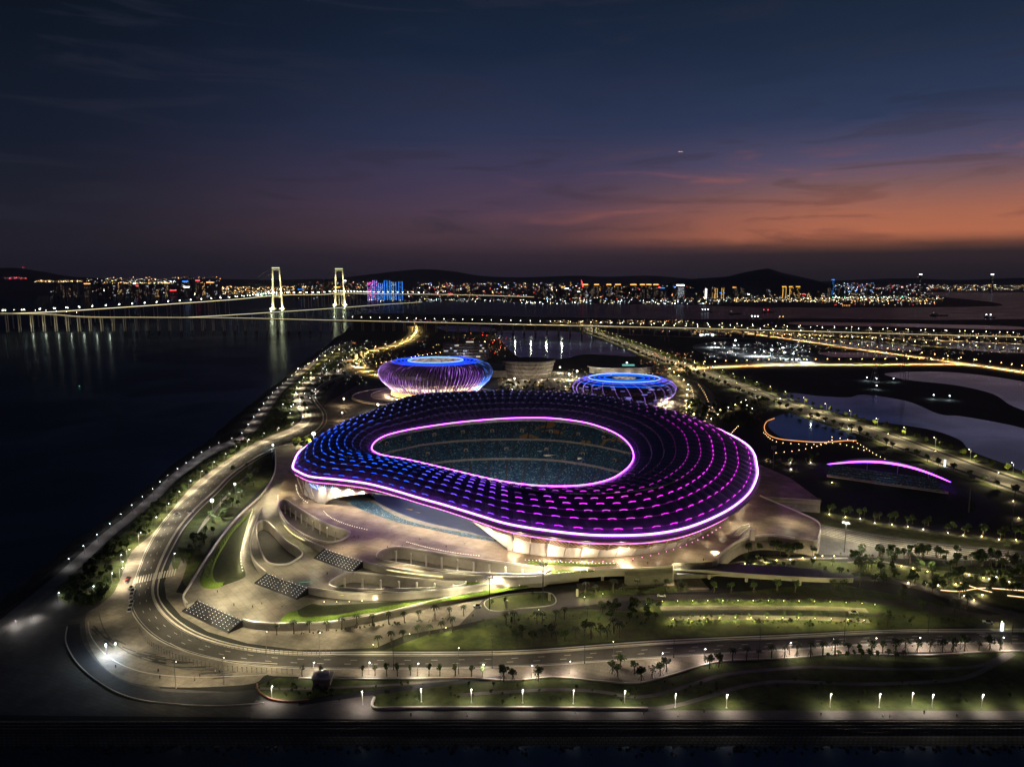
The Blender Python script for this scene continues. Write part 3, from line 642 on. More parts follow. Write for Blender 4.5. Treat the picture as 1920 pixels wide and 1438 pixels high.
edge_wall([(1425, 930), (1455, 943), (1500, 962), (1536, 982), (1534, 1011)], Z3, .9)
glow = emi('warm_strip', (1, .86, .38), 2.2, True)
def strip_light(px, z, r=.22, m=glow):
    mb = MB(); mb.tube(spline(PL(px, z), k=5), r, 5); return pbuild(mb, 'strip_light', m)
strip_light([(533, 985), (548, 1000), (575, 1015), (607, 1029.5)], Z3 - 1.0)
strip_light([(684, 1056), (727, 1068), (780, 1076), (830, 1081)], Z3 - 1.0)
strip_light([(470, 1027), (477, 1053), (499, 1076)], Z2 - 1.0)
strip_light([(580, 1105), (632, 1114), (680, 1117), (727, 1117)], Z2 - 1.0)
# black light-studded stairways
studm = emi('stair_stud', (1, .93, .82), 6, False)
def stairway(q, zt, zb, label):
    a, b, c, d = P(*q[0], zt), P(*q[1], zt), P(*q[2], zb), P(*q[3], zb)   # top-left, top-right, bottom-right, bottom-left
    st = empty('stairway', a, 0, label, 'stairs'); n = 12; mb = MB(); ml = MB()
    for k in range(n):
        t0, t1 = k / n, (k + 1) / n; z = zt + (zb - zt) * (k + .5) / n
        l0, r0, l1, r1 = a.lerp(d, t0), b.lerp(c, t0), a.lerp(d, t1), b.lerp(c, t1)
        l0, r0, l1, r1 = (Vector((p.x, p.y, z)) for p in (l0, r0, l1, r1))
        mb.quad(l0, l1, r1, r0); zn = z + (zb - zt) / n
        mb.quad(l1, Vector((l1.x, l1.y, zn)), Vector((r1.x, r1.y, zn)), r1)
        if k % 2 == 0:
            for j in range(12):
                if random.random() < .06: continue
                p = l0.lerp(r0, (j + .6) / 12.2); ml.octa((p.x, p.y, z + .25), .13)
    for (u, v) in ((a, d), (b, c)):
        mb.strip([u + Vector((0, 0, .5)), v + Vector((0, 0, .5))], [Vector((u.x, u.y, zb - .2)), Vector((v.x, v.y, zb - .2))])
    o = mb.build('steps', M['black']); o.parent = st; o.matrix_parent_inverse = Matrix.Translation(-a)
    o2 = ml.build('step_lights', studm); o2.parent = st; o2.matrix_parent_inverse = Matrix.Translation(-a); o2['kind'] = 'stuff'
stairway([(609, 1029), (681, 1053), (660, 1074), (588, 1047)], Z3, Z2, 'black stairway dotted with white lights between upper and middle terraces')
stairway([(501, 1075), (578, 1103), (556, 1124), (477, 1094)], Z2, Z1, 'black stairway dotted with white lights between middle terrace and lower apron')
stairway([(371, 1126), (455, 1164), (428, 1187), (341, 1146)], Z1, 3.05, 'black light-dotted stairway at the podium outer corner above the road bend')
# lawns and hedges on the lower terrace
leaf = [(474, 955), (452, 975), (431, 993), (414, 1015), (400, 1038), (386, 1060), (376, 1080), (375, 1092), (382, 1101), (400, 1103), (420, 1097), (455, 1084), (460, 1073), (451, 1045), (459, 1007), (470, 975), (477, 962)]
low = [(527, 1159), (530, 1166), (560, 1168), (608, 1163), (680, 1150), (751, 1139), (820, 1127), (895, 1116), (960, 1105), (1028, 1093), (985, 1094), (900, 1107), (820, 1117), (751, 1126), (680, 1131), (608, 1134), (584, 1132), (557, 1144), (536, 1152)]
for px in (leaf, low):
    mb = MB(); mb.poly(sp(px, Z1 + .06), [], Z1 + .06); struct(mb.build('lawn', M['turf']))
def hedge(A, B, z, label, h=.9):
    a = resample(spline(PL(A, z), k=5), 60); b = resample(spline(PL(B, z), k=5), 60); mb = MB(); up = []
    m = 6; rows = []
    for j in range(m + 1):
        rows.append([a[i].lerp(b[i], j / m) + Vector((0, 0, h * (0 if j in (0, m) else .75 + .5 * mnoise.noise(Vector((i * 1.7, j * 2.1, z)))))) for i in range(60)])
    for u, v in zip(rows, rows[1:]): mb.strip(u, v)
    tag(mb.build('hedge', M['hedge']), label, 'hedge')
hedge([(474, 955), (452, 975), (431, 993), (414, 1015), (400, 1038), (386, 1060), (375, 1085), (380, 1100), (400, 1104), (417, 1099)], [(462, 972), (450, 984), (438, 996), (424, 1018), (411, 1040), (403, 1058), (399, 1075), (403, 1088), (410, 1092), (424, 1090)], Z1 + .05, 'bright green hedge along the left edge of the leaf-shaped lawn')
hedge([(536, 1152), (526, 1160), (532, 1168), (560, 1169), (608, 1164), (680, 1151), (751, 1140), (895, 1117), (1020, 1095)], [(558, 1145), (560, 1152), (566, 1156), (580, 1157), (625, 1154), (690, 1143), (751, 1133), (895, 1111), (1020, 1093)], Z1 + .05, 'bright green hedge along the front of the long lower lawn')
hedge([(990, 1052), (1040, 1054), (1100, 1056), (1155, 1057)], [(990, 1056), (1040, 1059), (1100, 1061), (1155, 1059)], Z3 + .05, 'thin green planting strip on the upper terrace below the stadium wall', .5)
hedge([(1032, 1068), (1060, 1067), (1090, 1068), (1114, 1070)], [(1034, 1075), (1060, 1075), (1090, 1074), (1114, 1071)], Z3 + .05, 'short green planting wedge at the tip of the long courtyard', .5)
hedge([(874, 1092), (930, 1089), (1000, 1083), (1028, 1080)], [(874, 1095), (930, 1092), (1000, 1086), (1028, 1083)], Z2 + .05, 'thin green planting strip beyond the lower courtyard tip', .5)
# elevated walkway continuing to the right on columns
wk = empty('elevated_walkway', P(1200, 1078, 3), 0, 'pale elevated walkway on columns curving right from the podium', 'walkway')
wt = spline(PL([(1085, 1079), (1150, 1074), (1220, 1071), (1300, 1071), (1370, 1076), (1440, 1081), (1530, 1086), (1600, 1087)], Z1 + 3.2), k=5)
wb = spline(PL([(1100, 1066), (1160, 1062), (1230, 1060), (1300, 1060), (1370, 1062), (1440, 1066), (1530, 1072), (1600, 1076)], Z1 + 3.2), k=5)
mb = MB(); mb.slab(wt + wb[::-1], [], Z1 + 3.2, Z1 + 1.6)
o = mb.build('deck', [M['asphalt_dark'], M['concrete']]); o.parent = wk; o.matrix_parent_inverse = Matrix.Translation(-wk.location)
mb = MB(); mb.wallstrip(wt, 1.1, .5); o = mb.build('parapet', M['concrete']); o.parent = wk; o.matrix_parent_inverse = Matrix.Translation(-wk.location)
for px in ((1130, 1073), (1175, 1070), (1226, 1068), (1330, 1070), (1400, 1075), (1500, 1082)):
    p = P(*px, Z1 + 1.6); mb = MB(); mb.cyl((p.x, p.y, 2.9), (p.x, p.y, p.z), .9, .9, 10); o = mb.build('column', M['concrete']); o.parent = wk; o.matrix_parent_inverse = Matrix.Translation(-wk.location)
# white slanting slot walls on the right plaza
mb = MB(); q = [P(x, y, Z3) for x, y in ((1368, 1008), (1388, 990), (1407, 986), (1404, 992), (1385, 1008))]
mb.wallstrip(q + [q[0]], 1.6, .6); tag(mb.build('stair_enclosure', M['white']), 'small white wedge-shaped stair enclosure on the right plaza', 'stair head')
mb = MB(); p = P(1410, 1012, Z3); mb.box(p, (2.6, 2.2, 6.5)); mb.box(p + Vector((0, 0, 6.5)), (3.2, 2.8, .3)); tag(mb.build('lift_shaft', M['white']), 'white lift shaft standing beside the wedge-shaped stair enclosure', 'shaft')
mb = MB(); c = spline(PL([(1345, 1052), (1352, 1040), (1378, 1020), (1410, 1008), (1450, 1005), (1490, 1011)], Z3 + .1), k=5); mb.wallstrip(c, 1.3, .9); tag(mb.build('curved_parapet', M['white']), 'white curved parapet above the sunken ramp at the right plaza edge', 'parapet')
mb = MB(); mb.poly(PL([(1270, 1078), (1262, 1062), (1340, 1056), (1480, 1062), (1560, 1070), (1540, 1080), (1400, 1076)], 8.6), [], 8.6); struct(mb.build('road', M['asphalt_dark']))

# ------------------------------------------------------------------ stadium shell
ss = [0, .02]
for r in range(NR):
    for f in (.06, .5, .94):
        s = .05 + (r + f) / 10
        if .03 < s < .97: ss.append(s)
ss += [.98, 1.0]
mb = MB()
grid = [[roof_full(i, s) for i in range(NT)] for s in ss]
for a, b in zip(grid, grid[1:]): mb.strip(a, b, 0, True)
roofm = mat('roof_cladding', (.13, .085, .22), .42, (.19, .12, .30), .25, metal=.2, bump=.1)
sbuild(mb, 'roof', roofm)
def tubes(c, r, name, m, n=6):
    mb = MB(); mb.tube(c, r, n, 0, True); return sbuild(mb, name, m)
led_o = emi('violet_rim_light', (.66, .17, 1.0), 13, True); led_i = emi('magenta_rim_light', (.62, .09, 1.0), 9, True); led_p = emi('pink_line_light', (1, .22, .75), 3.0, True)
oc = [out_s[i] + Vector((0, 0, .9)) for i in range(0, NT, 3)]; ic = [inn_s[i] + Vector((0, 0, .6)) for i in range(0, NT, 3)]
tubes(oc, .46, 'rim_light', led_o); tubes(ic, .36, 'rim_light', led_i)
# fascia, lower line, slatted soffit
def sst(x, a, b):
    t = min(max((x - a) / (b - a), 0), 1); return t * t * (3 - 2 * t)
def fasc(i): o = out_s[i % NT]; return 2.8 + 1.4 * (sst(o.x, -60, 20) if o.y < 520 else sst(o.x, -150, 0))
def low_(i, k, dz): o = out_s[i % NT]; p = SC + (o - SC) * k; return Vector((p.x, p.y, o.z + dz))
mb = MB(); A = [low_(i, 1.0, 0) for i in range(0, NT, 3)]; A2 = [low_(i, 1.012, -fasc(i) * .5) for i in range(0, NT, 3)]; B = [low_(i, .995, -fasc(i)) for i in range(0, NT, 3)]
mb.strip(A2, A, 0, True); mb.strip(B, A2, 0, True); sbuild(mb, 'fascia', mat('fascia_panel', (.10, .085, .10), .45, metal=.3))
tubes([p + Vector((0, 0, -.1)) for p in B], .26, 'line_light', led_p, 5)
mb = MB(); rws = []
def hang(i):
    o = out_s[i % NT]
    return (2.2 - 1.3 * sst(o.x, -110, -70) + 3.6 * sst(o.x, -40, 25)) if o.y < 520 else 3
for (k, dz, sc_) in ((.99, 0, 0), (.975, .55, .6), (.955, 1, 1.1), (.92, 1, .8), (.84, .4, .3)):
    rws.append([low_(i, k, -fasc(i) - .2 - hang(i) * dz - sc_ * abs(math.sin(math.pi * (i % 12) / 12))) for i in range(0, NT, 2)])
for a, b in zip(rws, rws[1:]): mb.strip(b, a, 0, True)
slat = bpy.data.materials.new('timber_slats'); slat.use_nodes = True; nt = slat.node_tree; bs = nt.nodes['Principled BSDF']; bs.inputs['Roughness'].default_value = .6
tcn = nt.nodes.new('ShaderNodeTexCoord'); wv = nt.nodes.new('ShaderNodeTexWave'); wv.inputs['Scale'].default_value = .22; wv.wave_type = 'RINGS'; wv.rings_direction = 'Z'
nt.links.new(tcn.outputs['Object'], wv.inputs[0]); rp = nt.nodes.new('ShaderNodeValToRGB'); rp.color_ramp.elements[0].color = (.10, .05, .035, 1); rp.color_ramp.elements[1].color = (.5, .33, .22, 1)
nt.links.new(wv.outputs[0], rp.inputs[0]); nt.links.new(rp.outputs[0], bs.inputs[0])
sbuild(mb, 'soffit', slat)
# inner ceiling under the roof and the grey edge below the inner ring
mb = MB(); I0 = [inn_s[i] for i in range(0, NT, 3)]
I1 = [Vector((p.x, p.y, p.z - 3.2)) + (p - SC).normalized() * 1.0 for p in I0]; I2 = [low_(i, .84, -10.2) for i in range(0, NT, 3)]
mb.strip(I0, I1, 0, True); sbuild(mb, 'roof_edge', M['concrete_dk'])
mb = MB(); mb.strip(I1, I2, 0, True); sbuild(mb, 'ceiling', M['concrete_dk'])
# dashes of light, one mesh per ring row
def dash_col(p):
    t = min(max((p.x + 70) / 130, 0), 1); bk = min(max((p.y - 560) / 60, 0), 1)
    bl = Vector((.015, .10, .85)); pu = Vector((.34, .04, 1.2)); mg = Vector((.85, .03, .80))
    c = bl.lerp(pu, min(t * 1.6, 1)).lerp(mg, max(0, t * 1.7 - .7))
    c = c.lerp(Vector((.35, .38, .9)), bk * .8)
    return c, bk
dashm = vemi('dash_light', 4.2, True)
for r in range(0, 9):
    mb = MB(); vc = []; s = .055 + r * .1
    for k in range(NP):
        i0 = k * SUB; pc = roof_pt(i0 + 3, s); c, bk = dash_col(pc)
        fr = (.8, 1, 1, 1, 1, .9, .5, .14, .04)[r]
        if pc.y > 470 and pc.x > 60: fr *= .75
        if pc.x > 70 and r > 3: fr *= .35 if r < 6 else .08
        st = fr * (1 - .84 * bk) * random.uniform(.75, 1.15)
        if random.random() < .03: st *= .15
        hw = .23 if bk < .3 else .07
        a = roof_pt(i0 + 3, s); dn = (roof_pt(i0 + 4, s) - roof_pt(i0 + 2, s)); L_ = dn.length / 2 * SUB; dn.normalize()
        a.z += .95
        h = L_ * hw; rad = .15 if bk < .3 else .2
        pts = [a - dn * h - Vector((0, 0, .25)), a - dn * h * .35, a + dn * h * .35, a + dn * h - Vector((0, 0, .25))]
        n0 = len(mb.v); mb.tube(pts, rad, 4); vc += [c * st] * (len(mb.v) - n0)
    sbuild(mb, 'light_row', dashm, vcol=vc)
thin = vemi('thin_line_light', 1.0, False)
for r in (0, 1, 2):
    mb = MB(); s = .055 + r * .1; c = [roof_pt(i, s) + Vector((0, 0, .55 + .35 * math.sin(math.pi * (i % SUB) / SUB))) for i in range(NT)]
    mb.tube(c, .10, 4, 0, True); vc = []
    for p in c:
        cc, bk = dash_col(p); vc += [(cc * .22 * (1 - bk)).lerp(Vector((.15, 0, .22)) * (1 - bk), .4)] * 4
    sbuild(mb, 'line_light', thin, vcol=vc)
# great white wall behind the eaves, open on the front left
def wall_top(i): return out_s[i % NT].z - 11.5
w_idx = [i for i in range(0, NT, 3)]
def front_open(p): a = math.degrees(ang(p)); return -150 < a < -108
mb = MB(); seg = []
def K0(i):
    o = out_s[i % NT]; return .95 - .05 * sst(o.x, 5, 60) if o.y < 520 else .9
a_px = P(960, 1039, Z3); b_px = P(612, 944, Z3)
angs = sorted((ang(out_s[i]), i) for i in range(NT))
a_open0 = ang(b_px); a_open1 = ang(a_px)
def in_open(i): return a_open0 < ang(out_s[i % NT]) < a_open1
def wtop(i): return low_(i, .935, -fasc(i) - .4 - hang(i) * .8)
def wall_base(i): return off_in(i, K0(i), Z3)
for i in range(0, NT, 2):
    j = i + 2
    if in_open(i) and in_open(j): continue
    a, b = wall_base(i), wall_base(j); ta, tb = wtop(i), wtop(j)
    mb.quad(a, b, tb, ta)
    # inner face
    ia, ib = off_in(i, K0(i) - .02, Z3), off_in(j, K0(j) - .02, Z3); mb.quad(ib, ia, Vector((ia.x, ia.y, ta.z)), Vector((ib.x, ib.y, tb.z)))
# slanted ends on both sides of the opening
iA = min(range(NT), key=lambda i: abs(ang(out_s[i]) - a_open1)); iB = min(range(NT), key=lambda i: abs(ang(out_s[i]) - a_open0))

def near_px(x, y): return min(range(NT), key=lambda i: (proj(out_s[i])[0] - x) ** 2 + (proj(out_s[i])[1] - y) ** 2)
jA = near_px(862, 957); jB = near_px(712, 914)
def fan(i0, i1, curve):
    n = 14
    for q in range(n):
        a, b = (int(i0 + (i1 - i0) * t) for t in (q / n, (q + 1) / n)); ta, tb = wtop(a), wtop(b)
        f = lambda t: 1 - t ** curve
        la = wall_base(i0).lerp(wtop(i1), q / n); lb = wall_base(i0).lerp(wtop(i1), (q + 1) / n)
        if curve != 1:
            la.z = wtop(i0).z + (wall_base(i0).z - wtop(i0).z) * f(q / n) ** 1.0; lb.z = wtop(i0).z + (wall_base(i0).z - wtop(i0).z) * f((q + 1) / n)
        mb.quad(la, lb, tb, ta)
fan(iA, jA if jA > iA else jA + NT, 1); fan(iB, jB if jB < iB else jB - NT, .6)
sbuild(mb, 'outer_wall', M['white'])
# curved ribs beneath the eaves
nrib = 0
for k in range(0, NP, 1):
    i = k * SUB; o = out_s[i]; a = ang(o)
    if o.y > 560 or nrib >= 96 or (in_open(i)): continue
    mb = MB(); h_ = hang(i); f_ = fasc(i); pts = [low_(i, .992, -f_ - .3), low_(i, .984, -f_ - .4 - h_ * .6), low_(i, .97, -f_ - .6 - h_ * 1.0), low_(i, K0(i) + .03, -f_ - 1 - h_ * 1.25), Vector((*low_(i, K0(i) + .004, 0).xy, Z3))]
    mb.tube(spline(pts, k=3), .38, 4); sbuild(mb, 'rib', M['concrete'] if abs(o.x) < 400 else M['white']); nrib += 1
# small blue light curves at the left nose of the eaves
for k in range(5):
    i0 = min(range(NT), key=lambda i: (out_s[i] - P(566 + k * 9, 896, 32)).length)
    mb = MB(); mb.tube(spline([low_(i0 - k, .99, -4.8), low_(i0 + 2 - k, .965, -8), low_(i0 + 6 - k, .93, -11)], k=3), .17, 4); sbuild(mb, 'line_light', emi('blue_curve_light', (.12, .3, 1), 5, False))
# floodlights under the eaves
wl = 0
for k in range(0, NP):
    i = k * SUB; o = out_s[i]
    if o.y > 600 or (k % 2 and not in_open(i)): continue
    p = low_(i, .965, 0); p.z = o.z - 12.0
    if in_open(i):
        lamp(stad, low_(i, .985, -6.0) - OFF, 9500, (1, .80, .56), .35, 'SPOT', 170, None, .9); lamp(stad, low_(i, .90, -6.0) - OFF, 2600, (.95, .9, .85), .35, 'SPOT', 170, None, .9)  # second spot added to brighten the stand inside the opening
    else:
        front = 1.0 if (o.x < 80 and o.y < 480) else .12
        lamp(stad, low_(i, K0(i) + .05, 0).xy.to_3d() + Vector((0, 0, Z3 + 3.5)) - OFF, 5200 * front, (1, .76, .50), .4)
# ------------------------------------------------------------------ bowl
FA, FB = 88, 58; FC = Vector((-8, 517, 0))
def seat_mat():
    m = bpy.data.materials.new('stadium_seats'); m.use_nodes = True; nt = m.node_tree; b = nt.nodes['Principled BSDF']; b.inputs['Roughness'].default_value = .55
    uv = nt.nodes.new('ShaderNodeUVMap'); sn = nt.nodes.new('ShaderNodeVectorMath'); sn.operation = 'FLOOR'; nt.links.new(uv.outputs[0], sn.inputs[0])
    wn = nt.nodes.new('ShaderNodeTexWhiteNoise'); wn.noise_dimensions = '2D'; nt.links.new(sn.outputs[0], wn.inputs['Vector'])
    r = nt.nodes.new('ShaderNodeValToRGB'); e = r.color_ramp.elements; r.color_ramp.interpolation = 'CONSTANT'
    for p, c in ((.35, (.022, .075, .13)), (.6, (.045, .14, .19)), (.85, (.11, .24, .28)), (.96, (.36, .42, .42))):
        q = e.new(p); q.color = (*c, 1)
    e[0].color = (.010, .035, .10, 1); e[-1].color = (.4, .46, .45, 1)
    nt.links.new(wn.outputs['Value'], r.inputs[0])
    tc = nt.nodes.new('ShaderNodeTexCoord'); mp = nt.nodes.new('ShaderNodeMapping'); mp.inputs['Scale'].default_value = (.06, .06, .16)
    nz = nt.nodes.new('ShaderNodeTexNoise'); nz.inputs['Scale'].default_value = 1.1; nz.inputs['Detail'].default_value = 2; nz.inputs['Distortion'].default_value = 1.2
    nt.links.new(tc.outputs['Object'], mp.inputs[0]); nt.links.new(mp.outputs[0], nz.inputs[0])
    mk = nt.nodes.new('ShaderNodeMapRange'); mk.inputs[1].default_value = .60; mk.inputs[2].default_value = .62; nt.links.new(nz.outputs[0], mk.inputs[0])
    at = nt.nodes.new('ShaderNodeAttribute'); at.attribute_name = 'Col'; sx = nt.nodes.new('ShaderNodeSeparateColor'); nt.links.new(at.outputs[0], sx.inputs[0])
    mu = nt.nodes.new('ShaderNodeMath'); mu.operation = 'MULTIPLY'; nt.links.new(mk.outputs[0], mu.inputs[0]); nt.links.new(sx.outputs[0], mu.inputs[1])
    mx = nt.nodes.new('ShaderNodeMix'); mx.data_type = 'RGBA'; nt.links.new(mu.outputs[0], mx.inputs[0]); nt.links.new(r.outputs[0], mx.inputs[6]); mx.inputs[7].default_value = (.42, .23, .08, 1)
    ai = nt.nodes.new('ShaderNodeSeparateXYZ'); nt.links.new(uv.outputs[0], ai.inputs[0])
    fr_ = nt.nodes.new('ShaderNodeMath'); fr_.operation = 'MODULO'; fr_.inputs[1].default_value = 15.0; nt.links.new(ai.outputs[0], fr_.inputs[0])
    lt = nt.nodes.new('ShaderNodeMath'); lt.operation = 'LESS_THAN'; lt.inputs[1].default_value = 1.6; nt.links.new(fr_.outputs[0], lt.inputs[0])
    m2 = nt.nodes.new('ShaderNodeMix'); m2.data_type = 'RGBA'; nt.links.new(lt.outputs[0], m2.inputs[0]); nt.links.new(mx.outputs[2], m2.inputs[6]); m2.inputs[7].default_value = (.055, .06, .07, 1)
    nt.links.new(m2.outputs[2], b.inputs[0]); return m
SEAT = seat_mat()
def bow(i, s, z):
    o = out_s[i % NT]; a = ang(o); f = FC + Vector((FA * math.cos(a), FB * math.sin(a), 0)); w = SC + (o - SC) * .84
    p = f.lerp(w, s); return Vector((p.x, p.y, z))
def sect(i): return not in_open(i)
def tier_mesh(name, s0, z0, s1, z1, n, orange=False, back=True):
    mb = MB(); uv = []; vc = []; idx = [i for i in range(0, NT + 3, 3)]; L_ = 0; us = [0]
    for a, b in zip(idx, idx[1:]): L_ += (bow(b, s0, 0) - bow(a, s0, 0)).length; us.append(L_)
    hs = (bow(138, s1, 0) - bow(138, s0, 0)).length
    for k in range(n):
        z = z0 + (z1 - z0) * k / n; za = z0 + (z1 - z0) * (k + 1) / n; sa = s0 + (s1 - s0) * k / n; sb = s0 + (s1 - s0) * (k + 1) / n
        for (q, i) in enumerate(idx[:-1]):
            j = idx[q + 1]
            if in_open(i) and in_open(j) : continue
            vs = [bow(i, sa, z), bow(j, sa, z), bow(j, sb, za), bow(i, sb, za)]
            mb.add(vs, [(0, 1, 2, 3)]); v0 = k * hs / n * 1.1; v1 = (k + 1) * hs / n * 1.1
            uv += [(us[q] * 1.1, v0), (us[q + 1] * 1.1, v0), (us[q + 1] * 1.1, v1), (us[q] * 1.1, v1)]
            x = bow(i, .7, 0); vc += [((1.0 if orange and x.x > 5 else 0), 0, 0)] * 4
    return sbuild(mb, name, SEAT, uv=uv, vcol=vc)
tier_mesh('seating_tier', 0.02, 3.2, .31, 16, 3)
tier_mesh('seating_tier', .325, 17.5, .548, 28, 3)
tier_mesh('seating_tier', .56, 29.5, .90, 46, 4, True)
mb = MB()
for (s0, z0, s1, z1) in ((.31, 16, .311, 16.9), (.311, 16.9, .325, 16.6), (.325, 16.6, .3251, 17.5), (.548, 28, .549, 28.6), (.549, 28.6, .56, 28.2), (.56, 28.2, .5601, 29.5), (.90, 46, .97, 47)):
    for i in range(0, NT, 4):
        if in_open(i) and in_open(i + 4): continue
        mb.quad(bow(i, s0, z0), bow(i + 4, s0, z0), bow(i + 4, s1, z1), bow(i, s1, z1))
sbuild(mb, 'concourse', M['concrete_dk'])
mb = MB(); mb.poly([bow(i, .03, 3.1) for i in range(0, NT, 6)], [], 3.1); sbuild(mb, 'playing_field', mat('stadium_turf', (.02, .035, .02), .95))
# doorways of the upper and middle tiers
for (s, z, step) in ((.66, 34.8, 20), (.44, 22.8, 30)):
    for i in range(0, NT, step):
        o = bow(i, s, z)
        if o.y < 500: continue
        mb = MB(); a = ang(out_s[i]); mb.box((o.x, o.y, z - 1.6), (3.6, 3.2, 3.4), 0, a + math.pi / 2); q = o - Vector((math.cos(a), math.sin(a), 0)) * 1.64
        mb.box((q.x, q.y, z - 1.2), (2.2, .1, 2.2), 1, a + math.pi / 2)
        sbuild(mb, 'doorway', [M['concrete_dk'], M['black']])
# bright boxes on the lower concourse
wbx = emi('lit_glass_box', (1, .86, .68), .55, False)
for (px, py, z, w, h) in ((1047, 858, 17.5, 26, 2.6), (1012, 853, 18, 4, 4), (1087, 864, 17.5, 4, 3.4), (855, 872, 10, 9, 4.2), (1035, 890, 7, 4, 2.5), (807, 832, 27.5, 3.5, 2)):
    p = P(px, py, z); mb = MB(); mb.box(p, (w, 2.5, h), 0, -.12); mb.box(p + Vector((0, -1.3, .4)), (w * .9, .12, h * .6), 1, -.12)
    sbuild(mb, 'viewing_box', [M['concrete'], wbx])
# low stand seen through the opening on the front left

def pl_band(A, za, B, zb_, name, m, seats=False):
    a = resample(spline(PL(A, za), k=5), 44); b = resample(spline(PL(B, zb_), k=5), 44); mb = MB(); mb.strip(a, b); L_ = [0]
    for u, v in zip(a, a[1:]): L_.append(L_[-1] + (v - u).length)
    uv = [(l * 1.1, 0) for l in L_] + [(l * 1.1, (b[i] - a[i]).length * 1.1) for i, l in enumerate(L_)]
    if seats: return sbuild(mb, name, m, uv=uv, vcol=[(0, 0, 0)] * len(mb.v))
    return sbuild(mb, name, m)
e0 = [(655, 941), (663, 947), (690, 960), (740, 977), (790, 988), (857, 1003), (927, 1015)]
e1 = [(656, 934), (664, 936), (700, 942), (723, 957), (757, 973), (807, 987), (857, 996), (927, 1011)]
e2 = [(658, 929), (667, 930), (698, 935), (717, 947), (757, 965), (807, 981), (857, 992), (927, 1009)]
e3 = [(690, 918), (712, 920), (757, 924), (807, 936), (857, 950), (927, 975)]
pl_band(e0, Z3 + .3, e1, 11.4, 'seating_tier', SEAT, True)
pl_band(e1, 11.5, e2, 11.3, 'concourse', M['concrete_dk'])
pl_band(e2, 11.2, e3, 4.5, 'covered_seating', mat('blue_seat_cover', (.03, .05, .14), .6, (.045, .07, .19), .2))
mb = MB()
for (x, y) in ((762, 955), (776, 961)):
    c = P(x, y, 9.2); mb.box((c.x, c.y, 9.0), (9, 2.6, .5), 0, -.35)
sbuild(mb, 'covered_seating_panel', mat('ochre_panel', (.45, .28, .12), .6))
# spots added along the inner roof edge to brighten the seating
for k in range(0, NP, 9):
    i = k * SUB; p = inn_s[i]; q = Vector((p.x, p.y, p.z - 2.5)) - OFF; d_ = (SC - p); lamp(stad, q, 62000, (1, .93, .80), .5, 'SPOT', 110, (R(72), 0, math.atan2(-d_.x, d_.y)), .8)
# ------------------------------------------------------------------ indoor halls behind the stadium
def hall(name, label, cx, cy, prof, rings, fins, twist, disc_r, disc_sq, zb, kind):
    e = empty(name, (cx, cy, zb), 0, label, 'sports hall'); n = 96
    mb = MB(); rows = []
    sx = 1.0
    for (r, z) in prof: rows.append([Vector((r * math.cos(2 * math.pi * k / n), r * math.sin(2 * math.pi * k / n) * .96, z)) for k in range(n)])
    for a, b in zip(rows, rows[1:]): mb.strip(a, b, 0, True)
    mb.poly(rows[-1]); mb.build('shell', mat('shell_' + kind, (.12, .09, .15), .45, (.16, .12, .2), .3, metal=.3), e)
    return e
def prof_at(prof, t):
    L_ = [0]
    for a, b in zip(prof, prof[1:]): L_.append(L_[-1] + math.hypot(b[0] - a[0], b[1] - a[1]))
    s = t * L_[-1]
    for i in range(len(prof) - 1):
        if s <= L_[i + 1] or i == len(prof) - 2:
            f = (s - L_[i]) / (L_[i + 1] - L_[i]); return prof[i][0] + (prof[i + 1][0] - prof[i][0]) * f, prof[i][1] + (prof[i + 1][1] - prof[i][1]) * f
# arena
p0 = P(817, 752, 8); AX, AY = (817 - 960) / F_PX * 1060, 1052
prof1 = [(62, 4), (66, 9), (73, 15), (80, 22), (84, 30), (84.5, 35), (83, 39), (78.5, 43.5), (71, 46.8), (61, 48.8), (50, 49.6), (40, 49.4)]
ar = hall('arena', 'round basket-like arena with violet glowing ribs and blue rings on its flat top', AX, AY, prof1, 0, 0, 0, 46, 1, 5, 'arena')
finm = vemi('rib_glow', 3.2, True, (.3, .26, .24))
nf = 96
for k in range(nf):
    mb = MB(); vc = []; pts = []; cs = []
    a0 = 2 * math.pi * k / nf
    for j in range(15):
        t = j / 14 * .80; r, z = prof_at(prof1, t); a = a0 + .25 * t * t
        pts.append(Vector(((r + .8) * math.cos(a), (r + .8) * .96 * math.sin(a), z)))
        aa_ = ((a + math.pi / 2 + math.pi) % (2 * math.pi)) - math.pi   # 0 = facing the camera
        v = .5 + .5 * math.cos(aa_ * 3.0 + t * 5.0 + 2.4)
        low_glow = max(0, 1 - t * 2.4)
        side_ = min(1, abs(aa_) / 1.4)
        s = random.uniform(.01, .08) + 1.9 * low_glow ** 1.3 * (.45 + .55 * side_) + 1.0 * v ** 6 * (t > .2) * (.25 + side_) * (1.15 - t)
        if random.random() < .12: s = s * 2.5 + .3
        else: s *= .75
        col = Vector((.42, .12, .85)).lerp(Vector((.95, .55, .6)), low_glow * .9)
        if aa_ > 1.05: col = Vector((.10, .28, 1.0)); s *= 1.5
        if aa_ < -1.2: col = Vector((.55, .35, 1.0))
        cs.append(col * s * .62)
    mb.tube(pts, .3, 4)
    for c in cs: vc += [c] * 4
    mb.build('rib', finm, ar, vcol=vc)
mb = MB(); vc = []
